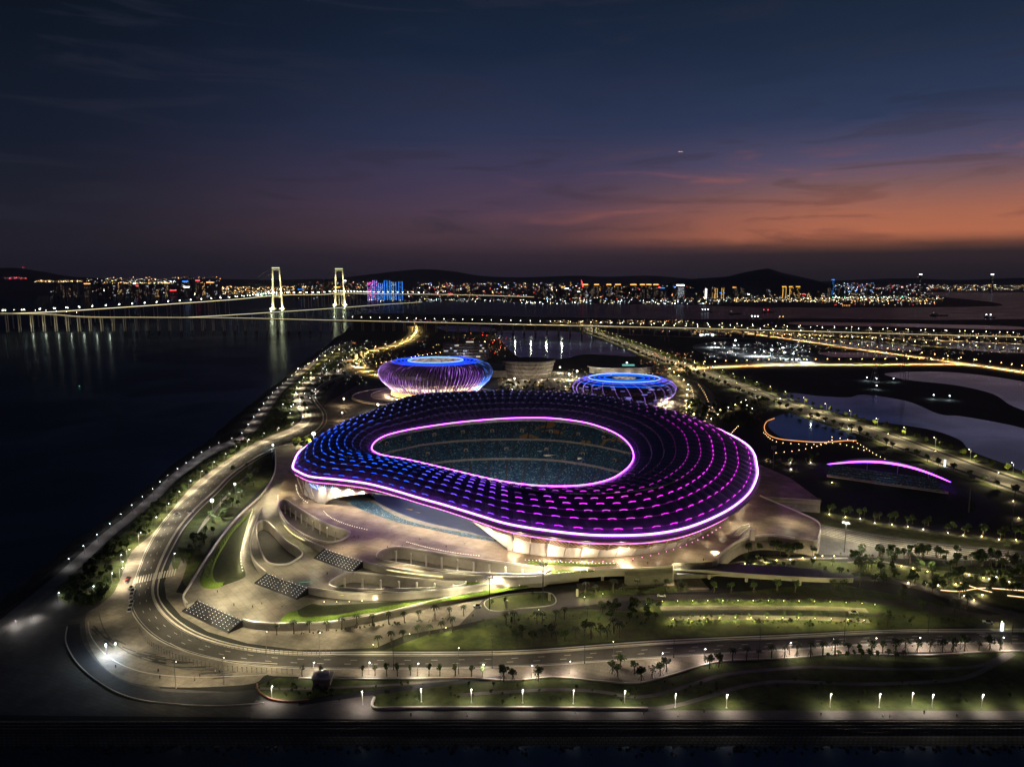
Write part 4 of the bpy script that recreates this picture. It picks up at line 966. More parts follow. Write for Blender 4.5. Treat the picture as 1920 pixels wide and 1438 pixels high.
for k in range(150):
    a0 = 2 * math.pi * (k + .5) / 150; pts = []; cs = []
    for j in range(12):
        t = j / 11 * .78; r, z = prof_at(prof1, t); a = a0 + .25 * t * t + .02 * math.sin(t * 14 + k * .35); pts.append(Vector(((r + .5) * math.cos(a), (r + .5) * .96 * math.sin(a), z)))
        aa_ = ((a + math.pi / 2 + math.pi) % (2 * math.pi)) - math.pi; w = .5 + .5 * math.sin(aa_ * 4 + t * 9 + 1.0)
        cs.append((Vector((.5, .2, .9)) if aa_ < .95 else Vector((.08, .2, 1))) * (.02 + .28 * w ** 4 + (.7 if random.random() < .05 else 0)) * (1.2 - t))
    mb.tube(pts, .2, 3)
    for c in cs: vc += [c] * 3
o = mb.build('fine_rib', finm, ar, vcol=vc); o['kind'] = 'stuff'
# ring lights on top
def ring(e, r, z, rad, m, name='ring_light', sq=.96, n=96, vcf=None):
    c = [Vector((r * math.cos(2 * math.pi * k / n), r * sq * math.sin(2 * math.pi * k / n), z)) for k in range(n)]
    mb = MB(); mb.tube(c, rad, 4, 0, True); return mb.build(name, m, e)
blue = emi('blue_ring', (.01, .06, 1.0), 2.4, True); bluew = emi('pale_blue_ring', (.16, .30, 1.0), 4, True); bluec = emi('cyan_ring', (.01, .16, .95), 1.7, True)
for q, r in enumerate((41, 46.5, 52, 58, 64)): ring(ar, r, 50.2 - max(0, r - 46) ** 2 * .0045, .45, bluew if q == 0 else blue)
mb = MB(); mb.poly([Vector((39 * math.cos(a), 37 * math.sin(a), 50.0)) for a in [2 * math.pi * k / 64 for k in range(64)]])
sk_ = bpy.data.materials.new('lit_skylight'); sk_.use_nodes = True; nt = sk_.node_tree; b = nt.nodes['Principled BSDF']; b.inputs['Base Color'].default_value = (.2, .2, .2, 1)
tcn = nt.nodes.new('ShaderNodeTexCoord'); vn = nt.nodes.new('ShaderNodeTexVoronoi'); vn.inputs['Scale'].default_value = .12; vn.feature = 'DISTANCE_TO_EDGE'; nt.links.new(tcn.outputs['Object'], vn.inputs[0])
rp = nt.nodes.new('ShaderNodeValToRGB'); rp.color_ramp.elements[0].position = .02; rp.color_ramp.elements[1].position = .2; rp.color_ramp.elements[0].color = (.06, .05, .06, 1); rp.color_ramp.elements[1].color = (.85, .74, .68, 1)
nt.links.new(vn.outputs[0], rp.inputs[0]); nt.links.new(rp.outputs[0], b.inputs['Emission Color']); b.inputs['Emission Strength'].default_value = .6; sk_.cycles.emission_sampling = 'NONE'
mb.build('skylight', sk_, ar)
warmw = emi('warm_window_band', (1, .72, .42), 1.5, True)
mb = MB(); n = 90
for k in range(n):
    if k % 5 == 4: continue
    a, b_ = 2 * math.pi * k / n, 2 * math.pi * (k + .7) / n
    for (r0, z0, r1, z1) in ((70.5, 12, 74.6, 16.2),):
        mb.quad((r0 * math.cos(a), r0 * .96 * math.sin(a), z0), (r0 * math.cos(b_), r0 * .96 * math.sin(b_), z0), (r1 * math.cos(b_), r1 * .96 * math.sin(b_), z1), (r1 * math.cos(a), r1 * .96 * math.sin(a), z1))
mb.build('window_band', warmw, ar)
mb = MB(); rr_ = [Vector((67 * math.cos(2 * math.pi * k / 72), 64 * math.sin(2 * math.pi * k / 72), 0)) for k in range(72)]
mb.strip(rr_, [v + Vector((0, 0, 8)) for v in rr_], 0, True); mb.build('base_wall', mat('ochre_stone', (.62, .42, .22), .6, (.55, .38, .2), .2), ar)
for k in range(14):
    a = -math.pi / 2 + (k - 6.5) * .21; lamp(ar, (73 * math.cos(a), 70 * math.sin(a), 3.2), 6500, (1, .74, .42), .5)
# arena terraces
def oval_slab(cx, cy, rx, ry, z1, z0, name, label, m='promenade'):
    mb = MB(); o = [Vector((rx * math.cos(2 * math.pi * k / 80), ry * math.sin(2 * math.pi * k / 80), 0)) for k in range(80)]
    mb.slab(o, [], z1 - z0, 0); mb.wallstrip([v * .985 + Vector((0, 0, z1 - z0)) for v in o], 1.0, .8, 1, True)
    ob = mb.build(name, [M[m], M['concrete']]); ob.location = (cx, cy, z0); return tag(ob, label, 'terrace')
oval_slab(AX - 10, AY - 16, 112, 92, 4.6, 2.6, 'oval_terrace', 'lower oval stone terrace around the violet arena')
oval_slab(AX - 4, AY - 8, 92, 82, 5.2, 4.3, 'oval_terrace', 'upper oval stone terrace directly under the violet arena', 'plaza')
# swimming hall
SX, SY = (1168 - 960) / F_PX * 985 * 1.0 + 2, 978
prof2 = [(56, 3), (62, 7), (68, 12), (71.5, 18), (71, 23), (67, 27.5), (60, 30.5), (48, 32), (30, 32.6), (17, 32.8)]
sw = hall('swimming_hall', 'low round hall with blue concentric roof rings and violet curved ribs', SX, SY, prof2, 0, 0, 0, 16, 1, 5, 'swim')
for q, r in enumerate((28, 35, 42, 49, 56, 63)): ring(sw, r, 33.5 - max(0, r - 46) ** 2 * .0145, .42, (bluec, blue, bluec, bluew, blue, bluec)[q])
mb = MB(); mb.poly([Vector((16.5 * math.cos(a), 15.5 * math.sin(a), 33.4)) for a in [2 * math.pi * k / 48 for k in range(48)]]); mb.build('skylight', sk_, sw)
vr = vemi('violet_rib_glow', 1.7, True)
for k in range(26):
    a0 = 2 * math.pi * k / 26; mb = MB(); vc = []; pts = []
    for j in range(12):
        t = j / 11 * .62; r, z = prof_at(prof2, t); a = a0 - .55 * t; pts.append(Vector(((r + .5) * math.cos(a), (r + .5) * .96 * math.sin(a), z)))
        aa_ = ((a + math.pi / 2 + math.pi) % (2 * math.pi)) - math.pi; s = random.uniform(.05, .5) + (.8 if abs(aa_) > 1.0 else .1)
        vc += [Vector((.45, .25, 1.0)) * s] * 4
    mb.tube(pts, .26, 4); mb.build('rib', vr, sw, vcol=vc)
for k in range(60):
    a0 = -math.pi / 2 + random.uniform(-1.5, 1.5); t0 = random.uniform(.05, .45); pts = []
    for j in range(4):
        r, z = prof_at(prof2, t0); a = a0 + j * random.uniform(.02, .04); pts.append(Vector(((r + .5) * math.cos(a), (r + .5) * .96 * math.sin(a), z)))
    mb = MB(); mb.tube(pts, .3, 4); mb.build('dash_light', vr, sw, vcol=[Vector((.34, .3, 1)) * random.uniform(.15, .8)] * len(mb.v))
mb = MB(); rr_ = [Vector((60 * math.cos(2 * math.pi * k / 72), 57 * math.sin(2 * math.pi * k / 72), 0)) for k in range(72)]
mb.strip(rr_, [v + Vector((0, 0, 5)) for v in rr_], 0, True); mb.build('base_wall', M['concrete'], sw)
for k in range(6):
    a = -.75 + k * .16; lamp(sw, (66 * math.cos(a), 63 * math.sin(a), 3.0), 5000, (1, .80, .52), .5)
oval_slab(SX + 2, SY - 4, 84, 78, 4.8, 2.6, 'oval_terrace', 'oval stone terrace around the low blue-ringed swimming hall')
# curved hall between them
gh = empty('event_hall', P(992, 712, 3), 0, 'grey drum-shaped hall with dark flat roof and horizontal stone bands', 'hall')
def oval(rx, ry, n=60, tw=0): return [Vector((rx * math.cos(2 * math.pi * k / n) * (1 + tw * math.cos(2 * math.pi * k / n)), ry * math.sin(2 * math.pi * k / n), 0)) for k in range(n)]
mb = MB(); lv = [(0, 40), (5, 41.5), (12, 43), (19, 44.5), (26, 45.5)]
for (z0, r0), (z1, r1) in zip(lv, lv[1:]):
    a = [v + Vector((0, 48, z0)) for v in oval(r0, r0 * .9)]; b = [v + Vector((0, 48, z1)) for v in oval(r1, r1 * .9)]; mb.strip(a, b, 0, True)
mb.build('drum_wall', tiled('banded_stone', (.26, .23, .20), (.23, .21, .18), (.10, .09, .08), 60, 2.2, .6, .3), gh)
for z, r in ((7, 42.2), (14, 43.6), (21, 45.0)):
    mb = MB(); a = [v + Vector((0, 48, z)) for v in oval(r, r * .9)]; mb.wallstrip(a, .7, 1.2, 0, True); mb.build('stone_band', M['concrete'], gh)
mb = MB(); mb.slab([v + Vector((0, 48, 0)) for v in oval(48, 44)], [], 30, 26); mb.build('roof', [M['asphalt_dark'], M['concrete_dk']], gh)
mb = MB(); mb.box((-58, 62, 0), (50, 60, 12)); mb.build('side_wing', M['concrete_dk'], gh)
for (x, y) in ((-34, 2), (-8, -4), (20, -2), (44, 12)): lamp(gh, (x, y, 2.5), 5000, (1, .82, .6), .6)
lh = empty('low_pavilion', P(1170, 704, 3), 0, 'wide low pavilion with dark roof and long pale wall behind the swimming hall', 'pavilion')
mb = MB(); mb.slab([v + Vector((0, 40, 0)) for v in oval(62, 36)], [], 13, 11); mb.build('roof', [M['asphalt_dark'], M['white']], lh)
mb = MB(); a = [v + Vector((0, 40, 0)) for v in oval(58, 33)]; mb.strip(a, [v + Vector((0, 0, 11)) for v in a], 0, True); mb.build('pale_wall', M['concrete'], lh)
mb = MB(); mb.box((14, 40, 13), (22, 8, 2.4)); mb.build('roof_light', emi('teal_roof_light', (.3, .9, .8), .5), lh)
for x in (-45, -20, 10, 40): lamp(lh, (x, -2 + abs(x) * .12, 3), 2500, (1, .85, .66), .6)
ob = empty('office_block', P(872, 676, 3), 0, 'dark five-storey block with long balcony bands and a few lit rooms', 'building')
mb = MB(); mb.box((0, 25, 0), (96, 44, 36)); mb.build('wall', M['concrete_dk'], ob)
for k in range(6):
    mb = MB(); mb.box((0, 24, 4 + k * 6), (102 - (k > 3) * 14, 50, 1.1)); mb.build('balcony_band', M['concrete'], ob)
mb = MB(); mb.box((12, 24, 36.2), (34, 26, 5)); mb.build('roof_house', M['concrete_dk'], ob)
roomw = emi('lit_room', (1, .85, .62), .8); roomb = emi('lit_room_cool', (.7, .8, 1), .7)
random.seed(21)
for k in range(22):
    mb = MB(); mb.box((-44 + random.randrange(20) * 4.6, 2.4, 1.2 + random.randrange(6) * 6), (random.choice((2.5, 4, 6)), .5, 2.2)); mb.build('lit_window', random.choice((roomw, roomb)), ob)
mb = MB(); mb.box((10, 10.8, 38), (16, .3, 2.2)); mb.build('lit_window', roomw, ob)
lamp(ob, (0, -12, 4), 8000, (.8, .75, 1), 1)
# training stand with its glowing arch
ts = empty('training_stand', P(1660, 905, 3), 0, 'small training stand under a violet glowing arched canopy', 'grandstand')
TO = Vector(ts.location)
def tb(mb, name, m, **k):
    mb.v = [tuple(Vector(v) - TO) for v in mb.v]; return mb.build(name, m, ts, **k)
arc_px = [(1547, 871, 9), (1575, 868, 11), (1610, 865.5, 13), (1645, 866, 14.5), (1680, 870, 14.5), (1715, 878, 13), (1750, 890, 11), (1783, 904, 8)]
arc = spline([P(x, y, z) for x, y, z in arc_px], k=6)
mb = MB(); mb.tube(arc, lambda t: .15 + .75 * math.sin(math.pi * t) ** .7, 6); tb(mb, 'rim_light', emi('violet_arch_light', (.40, .055, 1.0), 9, True))
mb = MB(); back = [p + Vector((4, 16, -.5)) * math.sin(math.pi * min(max(i / (len(arc) - 1), .02), .98)) for i, p in enumerate(arc)]; mb.strip(arc, back); tb(mb, 'canopy', M['white'])
s0 = resample(PL([(1553, 892), (1600, 899), (1660, 908), (1720, 916), (1775, 924)], 4.5), 24); dirb = Vector((.12, 1, 0))
mb = MB(); uv = []
for k in range(5):
    a = [p + dirb * (k * 3.4) + Vector((0, 0, k * 1.3)) for p in s0]; b = [p + dirb * ((k + 1) * 3.4) + Vector((0, 0, k * 1.3)) for p in s0]; c = [p + Vector((0, 0, 1.3)) for p in b]
    mb.strip(a, b); uv += [(i * 5, k * 4) for i in range(24)] + [(i * 5, k * 4 + 2) for i in range(24)]
    mb.strip(b, c); uv += [(i * 5, k * 4 + 2) for i in range(24)] + [(i * 5, k * 4 + 4) for i in range(24)]
tb(mb, 'seating', SEAT, uv=uv, vcol=[(0, 0, 0)] * len(mb.v))
mb = MB(); mb.wallstrip(resample(PL([(1550, 894), (1600, 901), (1660, 910), (1720, 918), (1778, 926)], 3.0), 20), 1.8, .5); tb(mb, 'front_wall', M['concrete'])
mb = MB(); p = P(1660, 902, 3); mb.box(p, (9, 5, 2.6), 0, -.15); tb(mb, 'tunnel_box', M['white'])
for k in (6, 16, 26, 36):
    a = arc[k]; mb = MB(); mb.cyl((a.x + 2, a.y + 10, 3), (a.x + 2, a.y + 10, a.z), .3, .3, 6); tb(mb, 'column', M['pole'])
lamp(ts, P(1660, 893, 11) - TO, 300, (.9, .8, 1), .5)
for px, h, lab in ((1447, 895, 'left'), (1816, 960, 'middle'), (1897, 985, 'right')):
    b_ = P(px + (1 if px < 1500 else 0), h, 3); e = empty('floodlight_mast', b_, 0, 'unlit tall floodlight mast at the %s of the dark training field' % lab, 'floodlight')
    mb = MB(); mb.cyl((0, 0, 0), (0, 0, 27), .45, .25, 6); mb.build('mast', M['metal'], e); mb = MB(); mb.box((0, 0, 25), (4.5, .6, 3)); mb.build('lamp_frame', M['metal'], e)
# ------------------------------------------------------------------ bridges
lampglow = emi('bridge_lamp', (1, .93, .75), 30, False); deckglow = emi('deck_edge_light', (1, .86, .5), 1.6, True)
def deck_path(pts): # (px, py, y-distance)
    return [Q(a, b, d) for a, b, d in pts]
sb = empty('suspension_bridge', (0, 0, 0), 0, 'long lit suspension bridge with two floodlit towers across the estuary', 'bridge')
T1, T2 = P(521, 580, 0), P(638, 572.5, 0)
dz1 = Q(521, 554, T1.y).z
main = spline([Q(-60, 590.5, 2450), Q(0, 589, 2560), Q(87, 585.5, 2750), Q(167, 580.5, 3000), Q(300, 571.5, 3400), Q(433, 562, 3900), Vector((T1.x, T1.y, dz1)), Q(600, 552.5, 5000), Vector((T2.x, T2.y, Q(638, 550, T2.y).z)), Q(700, 551.5, 6000), Q(800, 552, 6700), Q(900, 554, 7000), Q(1000, 557, 7200)], k=8)
mb = MB(); n = len(main)
up = Vector((0, 0, 1))
def deck(mb, c, w, t):
    a = [p + side(c, i) * w / 2 for i, p in enumerate(c)]; b = [p - side(c, i) * w / 2 for i, p in enumerate(c)]
    lo = lambda l, d: [p - up * d for p in l]
    mb.strip(a, b); mb.strip(lo(a, t), a); mb.strip(b, lo(b, t)); mb.strip(lo(b, t), lo(a, t))
deck(mb, main, 36, 5); mb.build('deck', M['concrete_dk'], sb)
mb = MB(); mb.tube([p - side(main, i) * 18.5 + Vector((0, 0, 1.2)) for i, p in enumerate(main)], 1.0, 4); mb.build('edge_glow', deckglow, sb)
towm = M['white']
dirm = (T2 - T1).normalized(); perp = Vector((-dirm.y, dirm.x, 0))
for T in (T1, T2):
    H = Q(521, 503.5, T1.y).z if T is T1 else Q(638, 505, T2.y).z
    tw = empty('tower', T, 0); tw.parent = sb
    px1 = 8.5 / 1330 * T.y
    for s in (-1, 1):
        mb = MB(); base = Vector((s * px1 * 1.06, 0, 0)); top = Vector((s * px1 * .72, 0, H))
        vs = []; 
        for (p, w) in ((base, 13), (base.lerp(top, .3), 9), (top, 7)):
            vs.append([p + Vector((i * w / 2, j * w / 2, 0)) for i, j in ((-1, -1), (1, -1), (1, 1), (-1, 1))])
        for a, b in zip(vs, vs[1:]): mb.strip(a, b, 0, True)
        mb.poly(vs[-1]); mb.build('tower_leg', towm, tw)
        mb = MB(); mb.box(base - Vector((0, 0, 1)), (34, 30, 9)); mb.build('pile_cap', M['concrete'], tw)
        lamp(tw, base + Vector((s * 3, -26, 12)), 1.4e5, (1, .92, .42), 2.5); lamp(tw, base.lerp(top, .42) + Vector((s * 4, -34, 0)), 1.5e5, (1, .9, .42), 2)
        lamp(tw, base.lerp(top, .75) + Vector((s * 4, -30, 0)), 8e4, (1, .9, .42), 2)
    for z in (H - 12, dz1 - 12):
        mb = MB(); mb.box((0, 0, z), (px1 * 1.6, 7, 9)); mb.build('cross_beam', towm, tw)
    mb = MB(); mb.box((0, -6, H + 1), (px1 * 1.7, 2, 5)); mb.build('crown_light', emi('tower_crown', (.85, 1, .55), 1.2, False), tw)
hs = []
for s in (-1, 1):
    off = Vector((s * 25, 0, 0)); tp1 = T1 + Vector((s * 22, 0, 0)); tp1.z = Q(521, 505, T1.y).z; tp2 = T2 + Vector((s * 25, 0, 0)); tp2.z = Q(638, 506, T2.y).z
    a0 = Q(395, 564, 3750) + off; end = Q(745, 552, 6350) + off
    cab = [a0, a0.lerp(tp1, .5) - up * 28, tp1, tp1.lerp(tp2, .25) - up * 105, tp1.lerp(tp2, .5) - up * 138, tp1.lerp(tp2, .75) - up * 105, tp2, tp2.lerp(end, .5) - up * 30, end]
    mb = MB(); mb.tube(spline(cab, k=6), 1.1, 4); mb.build('cable', M['metal'], sb)
def pier(mb, p, dn, w, zt):
    for s in (-1, 1):
        q = p + dn * (w * .3 * s); mb.cyl((q.x, q.y, -1), (q.x, q.y, zt), 1.9, 1.7, 6)
    mb.box((p.x, p.y, zt - 1), (w * .8, 4, 2.2), 0, math.atan2(dn.y, dn.x))
mpt = resample(main, 66)
for i, p in enumerate(mpt[2:40]):
    if abs(p.x - T1.x) < 60 or p.z > 95: continue
    mb = MB(); pier(mb, p, side(mpt, i + 2), 36, p.z - 5); mb.build('pier', M['concrete'], sb)
# viaduct nearer to the camera
via = spline([Q(-60, 586.5, 2420), Q(0, 587.5, 2440), Q(100, 589.5, 2470), Q(167, 594, 2480), Q(300, 595.2, 2500), Q(433, 596, 2500), Q(633, 600.6, 2480), Q(840, 605.2, 2400), Q(1073, 610.6, 2300), Q(1280, 615, 2230), Q(1480, 620, 2160), Q(1713, 626.7, 2070), Q(1920, 632, 1990), Q(2150, 639, 1900)], k=24)
vd = empty('viaduct', (0, 0, 0), 0, 'long low viaduct on paired piers crossing water and fields', 'viaduct')
mb = MB(); deck(mb, via, 26, 3.4); mb.build('deck', M['concrete'], vd)
mb = MB(); mb.tube([p - side(via, i) * 13.2 + Vector((0, 0, .9)) for i, p in enumerate(via)], .5, 4); mb.build('edge_glow', emi('viaduct_edge_glow', (1, .84, .46), 1.1, True), vd)  # glowing tube stands in for lamplight along the deck edge
vp = resample(via, 96)
for i in range(1, 95):
    p = vp[i]; mb = MB(); pier(mb, p, side(vp, i), 24, p.z - 2.6); mb.build('pier', M['concrete'], vd)
# lower approach bridge running out beneath the towers
ap = spline([Q(350, 595.4, 2505), Q(420, 591.5, 2720), Q(530, 584.5, 3150), Q(640, 577, 3900), Q(720, 571, 4700), Q(790, 566.5, 5400)], k=6)
apb = empty('approach_bridge', (0, 0, 0), 0, 'thin lit lower bridge running past the foot of both suspension towers', 'bridge')
mb = MB(); deck(mb, ap, 14, 2); mb.build('deck', M['concrete'], apb)
mb = MB(); mb.tube([p - side(ap, i) * 7.2 + Vector((0, 0, .8)) for i, p in enumerate(ap)], .9, 4); mb.build('edge_glow', emi('approach_edge_light', (1, .92, .6), 1.0, True), apb)
for p in resample(ap, 30)[1:-1]:
    mb = MB(); mb.cyl((p.x, p.y, -1), (p.x, p.y, p.z - 2), 1.2, 1.2, 6); mb.build('pier', M['concrete'], apb)
# lamp posts on the bridges: mast, head (and their light)
def bridge_lamp_kit(h, r, m, name='street_lamp'):
    e = empty(name, (0, 0, 0), 0, 'x', 'lamp post'); mb = MB(); mb.cyl((0, 0, 0), (0, 0, h), .22, .16, 4); k1 = mb.build('mast', M['pole'], e)
    mb = MB(); mb.octa((0, 0, h), r); k2 = mb.build('lamp_head', m, e); return Kit(e, [k1, k2])
bl = bridge_lamp_kit(12, 2.3, emi('cool_bridge_lamp', (.95, 1, .86), 8, False)); c = [p for p in resample(main, 150) if True]
for i, p in enumerate(c[1:118]):
    bl.put(p + side(c, i + 1) * (16 if i % 2 else -16), 0, .8 + p.y / 9000, '%s lamp post from the left along the suspension bridge deck' % ordn(i), 'lamp posts on the suspension bridge')
vl = bridge_lamp_kit(12, 1.05, emi('warm_viaduct_lamp', (1, .93, .76), 13, False)); c = resample(via, 110)
for i, p in enumerate([q for q in c if q.x > -640 or q.x < -1500]):
    vl.put(p + Vector((0, 11, 0)), 0, 1, '%s lamp post from the left along the viaduct deck' % ordn(i), 'lamp posts on the viaduct')
for px_ in (938, 966, 996, 1026, 1056): lamp(vd, min(via, key=lambda v: abs(proj(v)[0] - px_)) + Vector((0, 10, 10)), 4e4, (1, .8, .42), 1.5)
# light from the ramps under the left end of the viaduct
for i in range(7):
    p = Q(60 + i * 24, 604, 2440); p.z = 22; lamp(vd, p, 9e3, (1, .95, .6), 2)
# ------------------------------------------------------------------ far shore, hills, city
def far_land(name, px, m='soil', z=1.5): 
    mb = MB(); o = spline(PL(px, z), True, 3); mb.slab(o, [], z, -1); return struct(mb.build(name, [M[m], M[m]]))
far_land('far_shore', [(-300, 553), (60, 551), (200, 552), (330, 551), (420, 556), (520, 558), (640, 557), (720, 566), (900, 565), (1000, 568), (1280, 571), (1400, 575), (1600, 576), (1800, 575), (1880, 572), (1840, 564), (1780, 558), (1700, 548), (1600, 541), (1400, 537), (1000, 535), (500, 535), (0, 536), (-300, 538)])
far_land('far_shore', [(1640, 546), (1800, 547), (2000, 549), (2300, 551), (2300, 535), (1640, 535)])
far_land('island', [(660, 592), (700, 588), (850, 590), (1000, 594), (1200, 597), (1280, 599), (1500, 597), (1750, 600), (1920, 603), (2200, 606), (2200, 612), (1280, 608), (900, 604), (680, 602)], 'soil', 1.6)
hillm = mat('forested_hill', (.05, .07, .075), .95, (.07, .09, .09), .003)
def hill(pts, dist, depth, label):
    c = spline([Q(x, y, dist) for x, y in pts], k=5); n = len(c); mb = MB(); rows = []
    for j in range(9):
        t = (j - 4) / 4; prof = math.cos(t * math.pi / 2) ** 1.3
        rows.append([Vector((p.x, p.y + t * depth, max(0, p.z) * prof * (1 + .12 * mnoise.noise(Vector((p.x / 700, t * 2, 0)))) - 2)) if j != 4 else Vector((p.x, p.y, p.z)) for p in c])
    for a, b in zip(rows, rows[1:]): mb.strip(a, b)
    o = mb.build('hill', hillm, smooth=False); return struct(o)
hill([(1180, 540), (1240, 534), (1280, 525), (1330, 521), (1370, 518), (1400, 511), (1425, 506), (1442, 504), (1465, 511), (1500, 519), (1530, 529), (1550, 538)], 11500, 1500, 'a')
hill([(-120, 515), (-40, 506), (20, 502), (50, 505), (90, 513), (130, 519), (190, 522), (260, 530)], 15000, 2200, 'b')
hill([(560, 530), (640, 521), (690, 515), (760, 507), (800, 505), (850, 509), (900, 517), (960, 520), (1020, 519), (1080, 517), (1140, 519), (1220, 517), (1300, 524)], 26000, 3000, 'c')
hill([(120, 530), (200, 524), (300, 525), (400, 523), (520, 525), (600, 523), (680, 526)], 24000, 2500, 'd')
hill([(1500, 530), (1600, 525), (1700, 522), (1800, 525), (1920, 521), (2100, 522)], 27000, 2500, 'e')
# buildings: one mesh each, walls and lit windows
wallc = [mat('tower_wall', (.06, .06, .07), .8), mat('tower_wall_brown', (.10, .075, .06), .8), mat('tower_wall_pale', (.16, .155, .15), .8)]
wins = {'w': emi('window_warm', (1, .62, .28), 2.2), 'c': emi('window_cool', (.8, .9, 1), 2.0), 'o': emi('roof_orange', (1, .42, .10), 3), 'b': emi('blue_led', (.03, .26, 1), 2.2), 'g': emi('gold_led', (1, .55, .10), 1.8), 'r': emi('red_led', (1, .04, .05), 6), 'm': emi('magenta_led', (1, .1, .5), 6),
        'k': emi('window_dim', (.9, .7, .5), .55), 'y': emi('yellow_sign', (.9, 1, .05), 6), 'W': emi('white_led', (.9, .95, 1), 9)}
bcount = {}
def block(px, py_base, py_top, wpx, dist, kind, label, name='tower_block', m=None, dens=.25, top=None, vert=None, group=None):
    b = Q(px, py_base, dist); b.z = 1.5; t = Q(px, py_top, dist); h = t.z - 1.5; w = wpx / F_PX * dist; d = w * .8
    mb = MB(); mb.box((0, 0, 0), (w, d, h), 0)
    if random.random() < .6: mb.box((0, 0, h), (w * .4, d * .4, h * .05 + 2), 0)
    nx = max(2, int(wpx / 1.6)); nz = max(3, int((py_base - py_top) / 1.5)); cw = w / nx; ch = h / nz
    for i in range(nx):
        for j in range(nz):
            if random.random() < dens:
                x = -w / 2 + (i + .2) * cw; z = (j + .25) * ch; q = .5 * cw; r = .4 * ch
                mb.quad((x, -d / 2 - .3, z), (x + q, -d / 2 - .3, z), (x + q, -d / 2 - .3, z + r), (x, -d / 2 - .3, z + r), 1)
    if top:
        s = h * .035 + 3; mb.box((0, -d * .02, h - s), (w * 1.02, d * 1.02, s), 2)
    if vert:
        nv = max(1, int(wpx / 4))
        for i in range(nv + 1):
            x = -w / 2 + w * i / nv; mb.box((x, -d / 2 - 1, 0), (w * .04 + .8, 2, h), 2)
    mats = [m or random.choice(wallc), wins[kind], wins[top or vert or 'w']]
    o = mb.build(name, mats); o.location = b; tag(o, label, 'building', group); return o
random.seed(11)
led = [(694, 529, 7, 'b', 'm'), (704, 526, 8, 'b', 'r'), (715, 531, 8, 'b', 'b'), (727, 526, 10, 'b', 'b'), (739, 529, 9, 'b', 'b'), (752, 528, 7, 'b', 'b')]
for i, (x, t, w, v, tp) in enumerate(led):
    o = block(x, 562, t, w, 6700, 'w', '%s blue light-striped tower from the left in the cluster behind the bridge' % ordn(i), vert='b', dens=.3, group='blue light-striped towers')
    o.data.materials[1] = wins[('m', 'r', 'w', 'b', 'c', 'b')[i]]
for i, (x, t, w) in enumerate([(1097, 533, 9), (1118, 533, 8), (1141, 533, 8), (1158, 533, 9), (1187, 533, 10), (1204, 533, 8), (1216, 533, 8), (1229, 533, 8)]):
    block(x, 560, t, w, 7600, 'k', '%s dark tower with orange roof line from the left on the far shore' % ordn(i), top='o', dens=.25, m=wallc[1], group='towers with orange roof lines')
for i, x in enumerate((1469, 1482, 1495)):
    block(x, 562, 537, 6, 7400, 'g', ('left', 'middle', 'right')[i] + ' gold-edged tower below the dark hill', top='g', vert='g' if i < 2 else None, group='gold-edged towers')
for i, (x, t) in enumerate(((1323, 541), (1338, 541), (1342, 541), (1354, 540))):
    block(x, 562, t, 4 if i else 2.5, 7300, 'g', ('slim white-lit tower left of the gold towers', 'first small gold-lit tower left of the hill', 'second small gold-lit tower left of the hill', 'third small gold-lit tower left of the hill')[i], vert='W' if i == 0 else 'g')
block(1275, 560, 534, 12, 7400, 'c', 'white-lit tower at the right of the orange-roofed row', top='W', dens=.4)
for x, lab in ((1724, 'left'), (1858, 'right')):
    o = block(x, 545, 514, 3.4, 12500, 'k', lab + ' slender far tower with a white light on its tip', dens=.2, top='W')
block(1560, 558, 524, 4, 8500, 'b', 'blue-lit tapering tower right of the hill', dens=.35, top='b')
mb = MB(); q = Q(1093, 538, 7400); mb.box((0, 0, 0), (9, 6, 70), 0, 0, .3); o = mb.build('red_sign', wins['r']); o.location = (q.x, q.y, Q(1093, 538, 7400).z); o.rotation_euler = (0, R(-14), 0); tag(o, 'red glowing slanted mast sign beside the orange-roofed towers', 'sign')
# ordinary towers
spots = []
for k in range(150):
    u = random.random()
    if u < .17: px = random.uniform(335, 412); top = random.uniform(520, 540)
    elif u < .3: px = random.uniform(555, 690); top = random.uniform(524, 546)
    elif u < .75: px = random.uniform(760, 1320); top = random.uniform(531, 552)
    elif u < .9: px = random.uniform(1320, 1640); top = random.uniform(536, 553)
    else: px = random.uniform(100, 330); top = random.uniform(530, 545)
    spots.append((px, top))
spots.sort()
zones = ((335, 'left of the towers, nearest open water'), (420, 'in the dark cluster left of the bridge towers'), (700, 'between the bridge towers'), (960, 'behind the blue-striped cluster'), (1320, 'on the central far shore'), (9999, 'at the foot of the dark hill'))
zc = {}
for px, top in spots:
    zn = next(t for lim, t in zones if px < lim); i = zc.get(zn, 0); zc[zn] = i + 1
    d = random.uniform(7200, 9500); kd = random.choice('wkkkc')
    block(px, 556, top, random.uniform(4, 10), d, kd, '%s dim apartment tower from the left %s' % (ordn(i), zn), dens=random.choice((.06, .15, .25)), top=random.choice((None, None, None, None, 'o', 'W', 'b', 'r')) if random.random() < .5 else None, group='apartment towers ' + zn)
